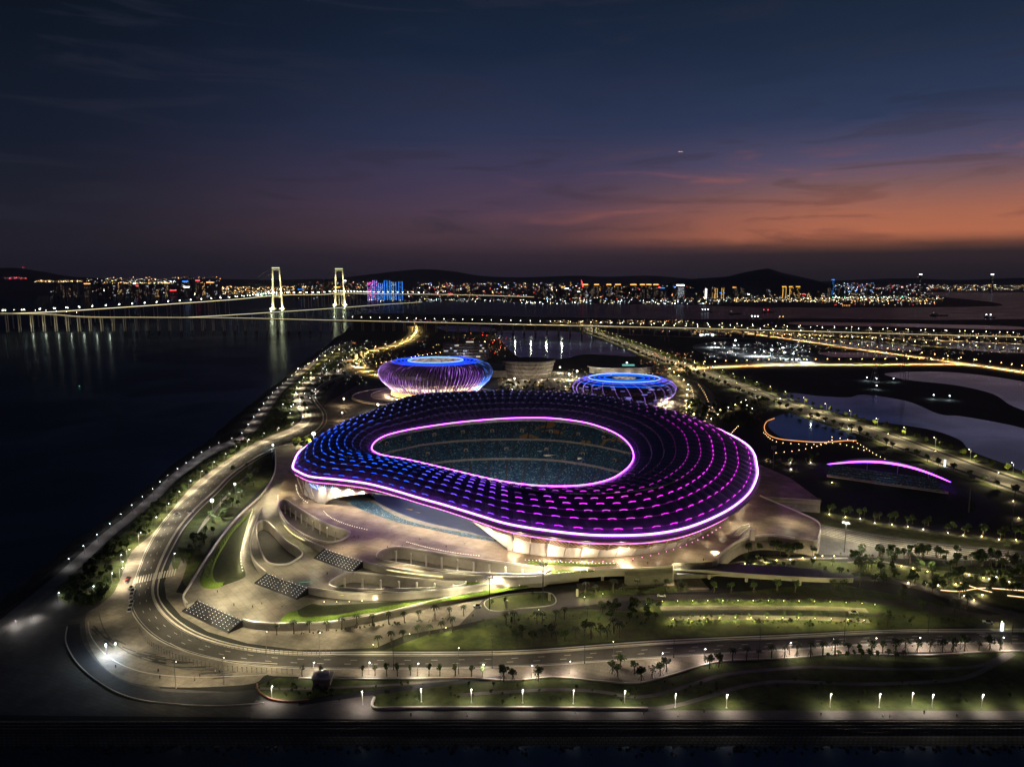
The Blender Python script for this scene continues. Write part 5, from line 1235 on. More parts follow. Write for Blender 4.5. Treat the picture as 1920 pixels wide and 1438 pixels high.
# the countless small lights of the far city
cols_ = {'w': (1, .58, .22), 'o': (1, .40, .10), 'c': (.78, .92, 1.0), 'r': (1, .08, .06), 'g': (.25, 1, .6), 'b': (.15, .4, 1), 'y': (1, .82, .45)}
dotm = vemi('city_dot', 1.0, False)
mb = MB(); vc = []
def dots(n_, *a, **k):
    return dots0(int(n_ * 1.6), *a, **k)
def dots0(n, x0, x1, y0, y1, pal, dist=None, s=1.0, r=.46, slope=0):
    for _ in range(n):
        x = random.uniform(x0, x1); y = random.uniform(y0, y1) + slope * (x - x0)
        if y > 541 and dist is None: p = P(x, y, 8)
        else: p = Q(x, y, dist or 9800)
        c = Vector(cols_[random.choice(pal)]); e = random.choice((.5, 1, 1, 2, 4)) * s * 3.2
        rr = r / F_PX * p.y * random.uniform(.6, 1.15); n0 = len(mb.v); mb.octa(p, rr); vc.extend([c * e] * (len(mb.v) - n0))
dots(70, 65, 155, 526, 529, 'wwy'); dots(60, 160, 320, 523, 532, 'wwyc'); dots(30, 200, 420, 519, 524, 'ow'); dots(50, 230, 330, 529.5, 532, 'wy')
dots(26, 70, 220, 541, 547, 'ccyy', None, 1.6, .45); dots(90, 220, 430, 540, 551, 'wycc', None, .9); dots(10, 300, 330, 526, 530, 'c', None, 2)
dots(280, 410, 600, 537, 552, 'owwyy', None, 1.1); dots(40, 480, 520, 546, 556, 'gcc', None, 1.5); dots(60, 360, 400, 550, 553, 'y', None, 1.5)
dots(120, 560, 700, 528, 552, 'wwcyr', 9000, .7); dots(90, 760, 1000, 546, 556, 'wycr', None, 1.2); dots(160, 780, 1100, 530, 545, 'wwcyrb', 9000, 1.1)
dots(170, 1000, 1300, 536, 562, 'wwcyorb', None, 1.2); dots(90, 960, 1350, 562, 570, 'ccy', None, 1.8, .5); dots(60, 690, 960, 560, 566, 'ccy', None, 1.2)
dots(150, 1300, 1560, 548, 566, 'wyyc', None, 1.0); dots(190, 1380, 1770, 558, 566, 'wyy', None, 1.1); dots(120, 1540, 1760, 548, 572, 'wyrc', None, 1.0)
dots(70, 1560, 1640, 531, 552, 'bcbw', 8500, 1.2); dots(160, 1740, 2000, 534, 545, 'wwyc', 11000, .9); dots(70, 1590, 1760, 533, 546, 'ccyr', 11000, .9)
dots(26, 8, 50, 520, 524, 'rbr', 12000, .8); dots(60, 1560, 1700, 556, 559, 'gcy', None, 1.5); dots(3, 42, 46, 500, 503, 'r', 15000, 1)
stuff(mb.build('city_lights', dotm, vcol=vc), 'countless small coloured lights of the distant city shore', 'city lights')
# lights in the fields round the interchange (nearer)
mb = MB(); vc = []
def gdots(n_, *a, **k):
    return gdots0(int(n_ * 1.7), *a, **k)
def gdots0(n, x0, x1, y0, y1, pal, s=1.0, r=.4, slope=0, z=5):
    for _ in range(n):
        x = random.uniform(x0, x1); y = random.uniform(y0, y1) + slope * (x - x0); p = P(x, y, z); c = Vector(cols_[random.choice(pal)]); e = random.choice((.4, 1, 1, 2.5)) * s * 3.2
        n0 = len(mb.v); mb.octa(p, r / F_PX * p.y * random.uniform(.5, 1.1)); vc.extend([c * e] * (len(mb.v) - n0))
gdots(150, 1290, 1920, 620, 628, 'wwyo', 1.0, .45, .012); gdots(110, 1100, 1920, 610, 620, 'wyoc', .8, .42, .018); gdots(120, 1500, 1930, 636, 664, 'wyc', .7, .42)
gdots(60, 1040, 1290, 600, 606, 'wyo', 1.2); gdots(120, 1320, 1520, 640, 672, 'cccy', 1.2, .5); gdots(40, 1310, 1340, 626, 630, 'c', 2, .5)
gdots(60, 780, 960, 628, 668, 'wrcy', .8, .4); gdots(26, 880, 950, 622, 664, 'rro', 1.2, .5); gdots(90, 640, 760, 640, 700, 'wyoc', 1.0, .4); gdots(30, 720, 860, 600, 604, 'ryc', 1)
gdots(60, 600, 690, 650, 720, 'ccy', .8, .38); gdots(120, 1200, 1300, 660, 705, 'wyor', .9, .4); gdots(40, 1060, 1120, 690, 750, 'wy', 1.3, .4); gdots(50, 930, 1080, 700, 740, 'yw', 1.0, .38)
stuff(mb.build('district_lights', dotm, vcol=vc), 'countless small warm and white lights scattered through the districts behind the stadium', 'city lights')
# river boats
def boat(px, py, ln, lab, lit='w', e=1):
    b = P(px, py, 0); o = empty('cargo_boat', b, random.uniform(-.2, .2), lab, 'boat'); w = ln * .18
    mb = MB(); vs = [(-ln / 2, -w, 0), (ln * .36, -w, 0), (ln / 2, 0, 0), (ln * .36, w, 0), (-ln / 2, w, 0)]
    tp = [(x * 1.04, y * 1.15, 4.5) for x, y, z in vs]; mb.strip([Vector(v) for v in vs], [Vector(v) for v in tp], 0, True); mb.poly([Vector(v) for v in tp]); mb.build('hull', M['metal'], o)
    mb = MB(); mb.box((-ln * .34, 0, 4.5), (ln * .16, w * 1.6, 9)); mb.build('wheelhouse', M['white'], o)
    mb = MB(); 
    for k in range(e): mb.octa((-ln * .4 + k * ln * .8 / max(e, 1), 0, 15), 3.2)
    mb.build('deck_light', wins[lit], o)
for i, a in enumerate([(1588, 577, 80, 'brightly lit orange boat on the far river', 'o', 5), (1440, 586, 60, 'boat with red light on the river below the dark hill', 'r', 2), (1325, 585, 60, 'boat with white deck lights nearest the left of the river', 'W', 3), (1418, 599, 50, 'low boat with white lights close to the near island', 'W', 3),
                       (1468, 600, 40, 'small boat with warm light beside the low white-lit boat', 'w', 2), (1857, 596, 50, 'white-lit boat at the far right of the river', 'W', 2), (1762, 592, 90, 'long dark barge on the right river', 'k', 1), (1380, 589, 70, 'dark barge left of the red-lit boat', 'k', 1), (992, 569, 60, 'dark barge off the central far shore', 'k', 1), (700, 577, 70, 'dark barge beside the lower bridge', 'k', 1)]): boat(*a)
b = P(149, 726, 0); e = empty('buoy', b, 0, 'small green-lit buoy alone on the dark left water', 'buoy'); mb = MB(); mb.cyl((0, 0, 0), (0, 0, 1.6), 1.0, .3, 8); mb.build('float', M['metal'], e); mb = MB(); mb.octa((0, 0, 2), .6); mb.build('lamp', emi('green_buoy_lamp', (.1, 1, .4), 3), e)
# aircraft high in the dusk sky
a_ = Q(1276, 285, 9000); e = empty('aircraft', a_, 0, 'tiny aircraft with orange lights high in the dusk sky', 'aircraft'); mb = MB(); mb.tube([Vector((-26, 0, 0)), Vector((-18, 0, 1)), Vector((18, 0, 1)), Vector((27, 0, 0))], 2.6, 6); mb.build('fuselage', emi('aircraft_light', (1, .5, .22), 1.6), e)
mb = MB(); mb.quad((-4, -24, 0), (6, -24, 0), (10, 0, 0), (-2, 0, 0)); mb.quad((-4, 24, 0), (6, 24, 0), (10, 0, .1), (-2, 0, .1)); mb.build('wing', M['metal'], e)
# ------------------------------------------------------------------ lamps
headw = emi('lamp_head_white', (1, .94, .82), 22, False); headc = emi('lamp_head_cool', (.86, .95, 1), 22, False); heado = emi('lamp_head_sodium', (1, .62, .22), 22, False); heady = emi('lamp_head_warm', (1, .86, .5), 22, False)
def lamp_kit(name, h, arm, power, col, headm, r=.32, sr=.3, spot=150, twin=False, pole='pole'):
    e = empty(name, (0, 0, 0), 0, 'x', 'lamp post'); ks = []
    mb = MB(); mb.cyl((0, 0, 0), (0, 0, h), .14, .09, 6); mb.box((0, 0, 0), (.5, .5, .35))
    ks.append(mb.build('pole', M[pole], e))
    for s in ((1, -1) if twin else (1,)):
        if arm: mb = MB(); mb.tube([Vector((0, 0, h - .4)), Vector((s * arm * .5, 0, h)), Vector((s * arm, 0, h))], .07, 5); ks.append(mb.build('arm', M[pole], e))
        mb = MB(); mb.ball((s * arm, 0, h - .05), r, 0, 6, 4, .5); ks.append(mb.build('lamp_head', headm, e))
        if power: ks.append(lamp(e, (s * arm, 0, h - .45), power, col, sr, 'SPOT', spot, None, .8))
    return Kit(e, ks)
def row(kit, c, n, label, group, rz=None, jit=0, z=None, off=0, face=None, skip=()):
    c2 = resample(c, n)
    for i, p in enumerate(c2):
        if i in skip: continue
        d = side(c2, i); a = math.atan2(d.y, d.x) + (rz or 0); q = p + d * off
        if z is not None: q = Vector((q.x, q.y, z))
        if jit: q += Vector((random.uniform(-jit, jit), random.uniform(-jit, jit), 0))
        kit.put(q, a, 1, label % ordn(i), group)
WARM = (1, .86, .56); SOD = (1, .58, .22)
# road lamps along the curving riverside road (river side)
rl = lamp_kit('street_lamp', 9.5, 1.6, 20000, WARM, headw, .24, .35, 160)
row(rl, spline(PL([(226, 1096), (235, 1068), (252, 1036), (280, 1004), (300, 985), (330, 948), (366, 912), (404, 882), (455, 846), (505, 824), (548, 807)], 3), k=5), 15, '%s street lamp from the road bend going up the river side of the curved road', 'street lamps on the river side of the curved road', rz=math.pi)
rl2 = lamp_kit('street_lamp', 9.5, 1.6, 30000, WARM, headw, .45, .5, 160)
row(rl2, spline(PL([(566, 796), (574, 780), (560, 762), (554, 745), (560, 728), (575, 712), (605, 700), (645, 690), (690, 680)], 3), k=5), 12, '%s street lamp from the near side on the far bends of the riverside road', 'street lamps on the far riverside road bends', rz=math.pi)
pl = lamp_kit('promenade_lamp', 5.0, .5, 1000, (.95, .92, .9), headc, .26, .2, 170)
row(pl, spline(PL([(132, 1062), (160, 1037), (187, 1013), (214, 990), (238, 968), (254, 955), (270, 942), (288, 928), (304, 912), (320, 898), (345, 882), (364, 867), (405, 841), (436, 830)], 3.05), k=5), 17, '%s promenade lamp from the bottom along the left riverside promenade', 'lamps of the left riverside promenade')
pl2 = lamp_kit('promenade_lamp', 6.0, .5, 3500, (1, .85, .68), headc, .3, .3, 170)
row(pl2, spline(PL([(455, 822), (470, 800), (488, 775), (505, 752), (520, 735), (540, 718), (560, 700), (590, 680), (610, 664), (630, 652), (660, 644)], 3.05), k=5), 26, '%s promenade lamp beyond the bend of the far riverside promenade', 'lamps of the far riverside promenade')
random.seed(5)
pk = lamp_kit('park_lamp', 5.0, .3, 3500, (1, .9, .75), headc, .32, .3, 170)
for i in range(34):
    t = random.random(); x = 540 + t * 140 + random.uniform(-12, 14); y = 775 - t * 130 + random.uniform(-14, 12); pk.put(P(x, y, 3), 0, 1, '%s small park lamp scattered in the riverside park beyond the curved road' % ordn(i), 'scattered riverside park lamps')
# bottom lamps in the park strip
for i, (x, y) in enumerate([(227, 1055), (230, 1068), (210, 1090), (175, 1115), (110, 1128), (327, 1052)]):
    pl.put(P(x, y, 3), 0, 1, ('upper park lamp beside the curved road pavement', 'second park lamp beside the curved road pavement', 'park lamp at the inner bed of the corner garden', 'park lamp inside the corner garden', 'lamp at the left tip of the corner garden', 'small lamp on the inner verge of the curved road')[i], 'park lamps of the corner garden')
# near promenade white lamps
nl = lamp_kit('promenade_lamp', 6.0, .35, 3000, (1, .88, .72), headw, .22, .22, 165, pole='palepole')
for i, (x, y) in enumerate([(680, 1321), (790, 1316), (884, 1317), (980, 1318), (1075, 1319), (1171, 1320), (1266, 1326), (1362, 1327), (1556, 1326), (1648, 1326), (1709, 1324), (1747, 1327), (1840, 1327), (1936, 1327)]):
    nl.put(P(x, y, 3), -math.pi / 2 + .2, 1, '%s white-posted lamp from the left beside the near promenade' % ordn(i), 'white lamps beside the near promenade')
nl.put(P(510, 1312, 3), 0, 1, 'white-posted lamp in the brick-edged lawn tip at lower left', 'white lamps beside the near promenade')
# low pavement lamps south of the road
sl = lamp_kit('pavement_lamp', 5.5, .4, 4200, (1, .84, .66), headw, .26, .25, 165)
for i, (x, y) in enumerate([(588, 1264), (692, 1264), (783, 1266), (905, 1268), (996, 1270), (1067, 1262), (1240, 1246), (1320, 1238), (1480, 1226), (1560, 1219), (1640, 1217), (1722, 1216), (1800, 1216), (1878, 1216)]):
    sl.put(P(x, y, 3), 0, 1, '%s pavement lamp from the left along the lower road' % ordn(i), 'pavement lamps along the lower road')
# tall unlit twin-arm posts along the lower road
tl = lamp_kit('street_light_mast', 15.0, 2.6, 0, WARM, M['metal'], .45, .3, 150, True, 'metal')
for i, (x, y) in enumerate([(738, 1255), (923, 1252), (1096, 1243), (1263, 1232), (1424, 1222), (1582, 1210), (1738, 1206), (1896, 1206)]):
    tl.put(P(x, y, 3), 1.57, 1, '%s tall unlit twin-arm mast from the left along the lower road' % ordn(i), 'tall unlit twin-arm masts')
fl = lamp_kit('street_light_mast', 11.0, 1.5, 4000, WARM, headw, .2, .4, 160)
for i, (x, y) in enumerate([(330, 1290), (420, 1282), (500, 1230), (600, 1232), (860, 1262), (1150, 1250)]):
    fl.put(P(x, y, 3), 1.57, 1, '%s lit mast from the left round the wide forecourt bend' % ordn(i), 'lit masts of the forecourt bend')
# high masts with ring heads
for (x, y, lab, pw) in ((1018, 1128, 'tall high mast with a ring of lamps at the tip of the long courtyard', 5000), (918, 1142, 'shorter high mast with ring head left of the tallest one', 4000), (1583, 1035, 'lit high mast standing on the right plaza', 60000)):
    z0 = 3.0; top = {1018: 21, 918: 17, 1583: 19}[x]; e = empty('high_mast', P(x, y, z0), 0, lab, 'high mast'); mb = MB(); mb.cyl((0, 0, 0), (0, 0, top), .35, .2, 8); mb.build('mast', M['metal'], e)
    for k in range(8):
        a = 2 * math.pi * k / 8; mb = MB(); mb.cyl((0, 0, top - .3), (2.0 * math.cos(a), 2.0 * math.sin(a), top), .07, .07, 4); mb.box((2.0 * math.cos(a), 2.0 * math.sin(a), top - .1), (.9, .9, .3)); mb.build('lamp_arm', M['metal'], e)
    lamp(e, (0, 0, top - 1), pw, (1, .9, .74), .4)
# very bright globe floodlights
for (x, y, h, pw, col, lab, r) in ((400, 978, 15, 32000, (1, .93, .8), 'very bright white floodlight over the lawn inside the curved road', 1.15), (442, 936, 12, 14000, (1, .92, .8), 'bright floodlight beyond the brightest one inside the curved road', .7), (589, 840, 14, 90000, (1, .84, .52), 'brilliant warm globe light at the left nose of the stadium', 1.9),
                               (645, 760, 9, 18000, (1, .68, .35), 'orange globe light on the dark lot left of the arena', 1.0), (642, 788, 9, 14000, (1, .62, .3), 'lower orange globe light on the dark lot left of the arena', .9), (709, 772, 9, 42000, (1, .88, .66), 'bright white globe light on the terrace below the arena', 1.3),
                               (1067, 712, 9, 60000, (1, .86, .55), 'brightest globe light on the court between the halls', 1.7), (1082, 706, 9, 50000, (1, .9, .7), 'white globe light right of the brightest one between the halls', 1.4), (1050, 698, 9, 36000, (1, .82, .5), 'globe light beside the drum-shaped hall', 1.2), (944, 706, 9, 36000, (1, .86, .6), 'globe light left of the drum-shaped hall', 1.3), (965, 720, 9, 30000, (1, .86, .6), 'globe light in front of the drum-shaped hall', 1.1),
                               (800, 751, 6, 20000, (1, .9, .7), 'globe light at the foot of the arena front', 1.1), (1193, 762, 6, 20000, (1, .92, .76), 'globe light at the foot of the swimming hall front', 1.0), (1175, 690, 10, 30000, (.8, 1, .9), 'pale green light above the low pavilion', 1.1), (909, 650, 12, 20000, (1, .72, .4), 'orange globe light right of the office block', 1.2), (512, 842, 4, 2500, (.8, .95, 1), 'cool white sign light beside the road inner edge', .7)):
    e = empty('floodlight', P(x, y, 3), 0, lab, 'floodlight'); mb = MB(); mb.cyl((0, 0, 0), (0, 0, h), .22, .14, 6); mb.build('mast', M['pole'], e); mb = MB(); mb.ball((0, 0, h + r * .5), r, 0, 8, 6, .8); mb.build('lamp_globe', emi('globe_light', col, 14, False), e)
    lamp(e, (0, 0, h - .9), pw, col, .5)
# avenue, orange roads, yellow road
al = lamp_kit('avenue_lamp', 11, 2.0, 15000, (1, .86, .5), heady, .34, .4, 178)
row(al, lift(offset_c(ave_c, sg * (wd / 2 + 5)), 3), 44, '%s lamp post from the far end on the water side of the long avenue', 'lamps on the water side of the avenue', rz=math.pi)
row(al, lift(offset_c(ave_c, -sg * (wd / 2 + 3)), 3), 30, '%s lamp post from the far end on the stadium side of the long avenue', 'lamps on the stadium side of the avenue')
ol = lamp_kit('sodium_lamp', 11, 1.5, 170000, SOD, heado, .8, .8, 168)
row(ol, c_orange, 34, '%s sodium lamp from the left along the straight orange-lit road', 'lamps of the straight orange road', off=12)
row(ol, c_curve, 26, '%s sodium lamp from the far end along the curved orange-lit road', 'lamps of the curved orange road', off=12)
yl = lamp_kit('sodium_lamp', 11, 1.5, 190000, (1, .66, .2), heado, .7, .8, 168)
row(yl, c_yel, 22, '%s sodium lamp from the far end along the winding yellow-lit road', 'lamps of the winding yellow road', off=14)
il = lamp_kit('interchange_lamp', 12, 1.5, 380000, (1, .68, .28), heady, 1.2, .8, 168)
row(il, PL([(1090, 609), (1200, 614), (1400, 622), (1600, 631), (1800, 640), (1940, 646)], 3), 34, '%s interchange lamp from the left in the road fields under the viaduct', 'lamps of the interchange fields')
# lamp row on the lakeside dam behind the arena
dl = lamp_kit('dam_lamp', 7, .4, 6000, (1, .6, .35), heado, .6, .4, 170)
row(dl, PL([(706, 688), (740, 682), (790, 672), (856, 662)], 3), 20, '%s reddish lamp from the left along the dark dam behind the arena', 'lamps along the dam behind the arena')
# construction floodlights
cl = lamp_kit('construction_light', 18, 0, 300000, (.82, .93, 1), headc, 1.9, 1.2, 170)
for i, (x, y) in enumerate([(1378, 654), (1376, 662), (1446, 677), (1467, 670), (1470, 681), (1487, 674), (1340, 652), (1415, 668), (1432, 668), (1512, 680)]):
    cl.put(P(x, y, 3), 0, (1.2, 1, 1.35, 1.2, 1.25, .7, .6, .5, .6, .4)[i], '%s cool white floodlight from the left on the construction site' % ordn(i), 'construction site floodlights')
cl2 = lamp_kit('work_light', 6, 0, 9000, (.7, .95, 1), headc, .8, .6, 170)
for i, (x, y) in enumerate([(1625, 714), (1643, 716), (1675, 716), (1643, 730), (1750, 748), (1780, 750)]):
    cl2.put(P(x, y, 3), 0, 1, '%s small cool light from the left on the dark spit beside the river' % ordn(i), 'spit work lights')
# warm park lights: string lights around the pond and paths, tree uplights
gl = emi('garden_light', (1, .62, .30), 9, True); upm = emi('uplight', (1, .74, .42), 14, False)
def bollard_kit(name, h, r, m, power=0, col=(1, .8, .5), sr=.12):
    e = empty(name, (0, 0, 0), 0, 'x', 'bollard light'); ks = []; mb = MB(); mb.cyl((0, 0, 0), (0, 0, h), .09, .07, 5); ks.append(mb.build('post', M['metal'], e)); mb = MB(); mb.octa((0, 0, h), r); ks.append(mb.build('lamp_head', m, e))
    if power: ks.append(lamp(e, (0, 0, h + .35), power, col, sr))
    return Kit(e, ks)
bk = bollard_kit('bollard_light', .9, .26, emi('bollard_head', (1, .88, .55), 7, True), 420, (1, .85, .5))
def brow(kit, px, z, n, label, group):
    for i, p in enumerate(resample(spline(PL(px, z), k=5), n)): kit.put(p, 0, 1, label % ordn(i), group)
brow(bk, [(474, 958), (462, 995), (452, 1036), (452, 1055), (455, 1072)], Z1 + .06, 24, '%s bollard light from the top along the right edge of the leaf-shaped lawn', 'bollards of the leaf-shaped lawn')
brow(bk, [(608, 1131), (640, 1131), (680, 1129), (727, 1124), (790, 1116), (860, 1108), (960, 1101), (995, 1097)], Z1 + .06, 18, '%s bollard light from the left along the long lower lawn', 'bollards of the long lower lawn')
bks = bollard_kit('bollard_light', .8, .22, emi('bollard_head_small', (1, .9, .62), 6, True), 0)
brow(bks, [(874, 1092), (930, 1090), (1000, 1084), (1026, 1081)], Z2 + .06, 9, '%s bollard light from the left beyond the lower courtyard tip', 'bollards beyond the lower courtyard')
brow(bks, [(985, 1052), (1040, 1055), (1100, 1058), (1158, 1058)], Z3 + .06, 26, '%s bollard light from the left in the strip below the stadium wall', 'bollards below the stadium wall')
brow(bks, [(1034, 1076), (1070, 1075), (1114, 1071)], Z3 + .06, 7, '%s bollard light from the left in the green wedge at the long courtyard tip', 'bollards of the green wedge')
brow(bks, [(763, 1018), (800, 1028), (850, 1038), (898, 1044)], Z3 + .06, 32, '%s bollard light from the left in the dense row above the long courtyard', 'dense bollards above the long courtyard')
brow(bks, [(607, 960), (620, 972), (650, 985), (688, 995)], Z3 + .06, 26, '%s bollard light from the left in the curved row on the upper terrace', 'curved bollard row on the upper terrace')
brow(bks, [(555, 911), (558, 925), (566, 936), (576, 944)], Z3 + .06, 14, '%s bollard light from the top in the short curved row by the stadium nose', 'short bollard row by the stadium nose')
mgk = bollard_kit('ground_light', .5, .28, emi('magenta_ground_light', (1, .35, .75), 6, True))
brow(mgk, [(1011, 1051), (1090, 1054), (1150, 1053), (1210, 1045), (1270, 1029), (1320, 1008), (1350, 990)], Z3 + .06, 24, '%s pink ground light from the left round the stadium front', 'pink ground lights round the stadium')
gk = bollard_kit('garden_light', .6, .36, gl)
brow(gk, [(1432, 812), (1452, 828), (1490, 833), (1530, 834), (1570, 832), (1620, 845)], 3, 20, '%s orange garden light from the left below the pond', 'garden lights below the pond')
brow(gk, [(1560, 820), (1600, 828), (1640, 852), (1668, 866)], 3, 14, '%s orange garden light from the left on the path right of the pond', 'garden lights right of the pond')
brow(gk, [(1455, 850), (1490, 846), (1530, 838), (1560, 826)], 3, 11, '%s orange garden light from the left on the diagonal path under the pond', 'garden lights of the diagonal path')
brow(gk, [(1366, 820), (1376, 808), (1384, 800)], 3, 8, '%s orange garden light from the bottom on the short path at the stadium right', 'garden lights of the short path')
brow(gk, [(1283, 790), (1288, 770), (1300, 745), (1295, 725)], 3, 16, '%s garden light from the bottom along the stepped garden behind the stadium', 'garden lights of the stepped garden')
brow(gk, [(1322, 790), (1330, 765), (1322, 740), (1310, 722)], 3, 16, '%s garden light from the bottom along the right of the stepped garden', 'garden lights right of the stepped garden')
mb = MB(); mb.tube(spline(PL([(1452, 784), (1438, 790), (1433, 802), (1440, 814), (1458, 822), (1490, 826), (1540, 829), (1585, 826), (1606, 826)], 3.5), k=5), .38, 4); tag(mb.build('pond_light_strip', emi('orange_strip', (1, .42, .14), 1.3, True)), 'orange glowing edge line curling round the garden pond', 'light strip')
for px, lab in (([(1764, 1106), (1800, 1108), (1840, 1102), (1880, 1104), (1930, 1108)], 'upper warm light line in the right-hand grove'), ([(1800, 1092), (1830, 1102), (1860, 1110)], 'short diagonal light line in the right-hand grove'), ([(1889, 1116), (1935, 1121)], 'short warm light line at the right picture edge grove')):
    mb = MB(); mb.tube(spline(PL(px, 3.5), k=4), .22, 4); tag(mb.build('light_line', emi('warm_line', (1, .66, .34), 2.2, True)), lab, 'light strip')
uk = bollard_kit('uplight', .35, .36, upm, 1300, (1, .78, .42), .3)
ups = [(1505, 950), (1529, 958), (1555, 965), (1585, 970), (1613, 973), (1640, 981), (1672, 984), (1702, 988), (1731, 993), (1777, 1000), (1806, 1004), (1841, 1006), (1873, 1012), (1905, 1013), (1428, 930), (1480, 945), (1542, 1043), (1564, 1043), (1397, 1058), (1412, 1056), (1435, 1053), (1456, 1051), (1482, 1049), (1505, 1047), (1528, 1046), (1703, 1093), (1735, 1094), (1759, 1098), (1792, 1096), (1817, 1078), (1844, 1084), (1854, 1086), (1868, 1083), (1892, 1092), (1808, 1118), (1826, 1126), (1842, 1116), (1739, 1072), (1712, 1066), (1690, 1062), (1440, 862), (1482, 868), (1483, 880), (1520, 868), (1560, 905), (1900, 940), (1910, 972)]
for i, (x, y) in enumerate(ups): uk.put(P(x, y, 3.1), 0, 1, '%s warm ground uplight counted through the right-hand gardens' % ordn(i), 'warm garden uplights')
ylk = bollard_kit('path_light', 1.6, .2, emi('path_light_head', (.9, 1, .45), 8, True), 1300, (1, .9, .36), .2)
brow(ylk, [(1242, 1132), (1330, 1131), (1420, 1131), (1520, 1132), (1616, 1136)], 3.1, 14, '%s yellow path light from the left on the upper terrace path', 'yellow lights of the upper terrace path')
brow(ylk, [(1262, 1166), (1330, 1163), (1420, 1163), (1520, 1164), (1620, 1168)], 3.1, 13, '%s yellow path light from the left on the lower terrace path', 'yellow lights of the lower terrace path')
for i, (x, y) in enumerate([(700, 1216), (768, 1196), (836, 1184), (1096, 1126), (1010, 1150), (1212, 1140), (1640, 1140), (1878, 1172), (1130, 1120), (700, 1140)]):
    ylk.put(P(x, y, 3.1), 0, 1.3, '%s low yellow light counted along the palm walk and car park' % ordn(i), 'low lights of the palm walk')
bnk = bollard_kit('bollard', 2.2, .3, M['metal'])  # posts made tall and dark to stand in for their shadow dashes
brow(bnk, [(262, 1186), (275, 1204), (300, 1221), (335, 1237), (375, 1249), (420, 1256), (480, 1261), (548, 1263)], 3.0, 44, '%s black bollard from the left round the forecourt bend', 'black bollards of the forecourt bend')
brow(bnk, [(330, 1190), (360, 1204), (400, 1216), (460, 1224), (540, 1228), (620, 1228)], 3.0, 40, '%s black bollard from the left on the inner line of the road bend', 'black bollards of the inner bend')
for i, (x, y, w) in enumerate(((560, 1092, 46), (583, 1068, 10))):
    a = P(x, y, Z2 + .12); b_ = P(x + w * .5, y - w * .04, Z2 + .12); mb = MB(); mb.tube([a, b_], .12, 4); tag(mb.build('light_line', emi('green_glow_line', (.05, .8, .4), .8)), ('long thin line of cast green light drawn as a glow on the middle terrace', 'short line of cast green light drawn as a glow on the middle terrace')[i], 'light strip')  # glowing tube stands in for green light cast on the paving
# unseen spots added in mid-air to brighten terraces and pavements, no fixtures
for (x, y, z, pw) in ((475, 1000, Z2, 2600), (488, 1062, Z2, 3000), (500, 945, Z2, 5200), (515, 935, Z2, 5200), (505, 920, Z2, 5200), (525, 975, Z3, 2400), (560, 1008, Z3, 2400), (640, 1046, Z2, 1200), (760, 1074, Z2, 3000), (860, 1086, Z2, 4000), (950, 1086, Z2, 4500), (1020, 1080, Z2, 4500), (1060, 1072, Z3, 4000), (980, 1082, Z2, 4000), (620, 1112, Z1, 1600), (700, 1120, Z1, 1600), (800, 1114, Z1, 1800),
                      (780, 1046, Z2, 1500), (850, 1058, Z2, 1600), (920, 1066, Z2, 1700), (985, 1074, Z2, 1500), (680, 1094, Z1, 900), (780, 1098, Z1, 900), (570, 985, Z2, 1500), (615, 1004, Z2, 1300), (505, 1000, Z1, 1200), (420, 1130, Z1, 5200), (480, 1140, Z1, 4200), (455, 1100, Z1, 3600), (530, 1075, Z2, 2600), (590, 1060, Z2, 2600), (400, 1110, Z1, 3000), (650, 1030, Z3, 2600), (720, 1020, Z3, 3000), (1180, 1062, Z3, 3000), (1290, 1045, Z3, 2500), (1400, 990, Z3, 3000), (1480, 980, Z3, 2500), (1340, 1065, 3, 2500), (1180, 1094, 3, 3000), (1270, 1090, 3, 3000), (1100, 1100, 3, 2500), (940, 1130, 3, 1800), (480, 900, Z1, 2500), (1560, 1000, 3, 6000), (1620, 1020, 3, 8000), (1700, 1030, 3, 9000), (1780, 1036, 3, 8000), (1860, 1042, 3, 6000), (1640, 1062, 3, 4000), (1740, 1075, 3, 3000), (1560, 1062, 3, 3500), (470, 1180, 3, 3500), (540, 1182, 3, 2500), (620, 1178, 3, 2500), (700, 1166, 3, 3500), (780, 1150, 3, 4500), (860, 1136, 3, 5000), (930, 1118, 3, 6500), (1010, 1104, 3, 7000), (1080, 1098, 3, 6000), (360, 1160, 3, 2500), (1120, 1170, 3, 1800), (900, 1195, 3, 2000), (800, 1208, 3, 2500), (1480, 1172, 3, 900), (1350, 1178, 3, 900), (1600, 1176, 3, 900), (1720, 1165, 3, 900), (270, 1240, 3, 800), (310, 1262, 3, 800), (380, 1268, 3, 800), (450, 1235, 3, 2000), (520, 1245, 3, 2000), (390, 1200, 3, 2400), (340, 1180, 3, 2200), (600, 1200, 3, 2000), (250, 1210, 3, 1800), (310, 1150, 3, 2500), (220, 1150, 3, 1500), (330, 1070, 3, 1800), (700, 1240, 3, 1800), (820, 1238, 3, 1800), (950, 1236, 3, 1800), (1080, 1228, 3, 1800), (1200, 1222, 3, 1800)):
    p = P(x, y, z); p.z = z + 11.0; lamp(pod, p - PO, pw * 2.6, (1, .86, .52), .3, 'SPOT', 168, None, .9)
for (x, y, pw) in ((200, 1228, 4200), (218, 1226, 4200)):
    e = empty('floodlight', P(x, y, 3), 0, ('left' if x == 200 else 'right') + ' cool floodlight of the pair on the forecourt', 'floodlight'); mb = MB(); mb.cyl((0, 0, 0), (0, 0, 5), .12, .1, 6); mb.build('mast', M['pole'], e); mb = MB(); mb.ball((0, 0, 5.1), .4); mb.build('lamp_globe', emi('cool_globe', (.8, .95, 1), 14), e); lamp(e, (0, -.2, 4.5), pw, (.75, .9, 1), .2)
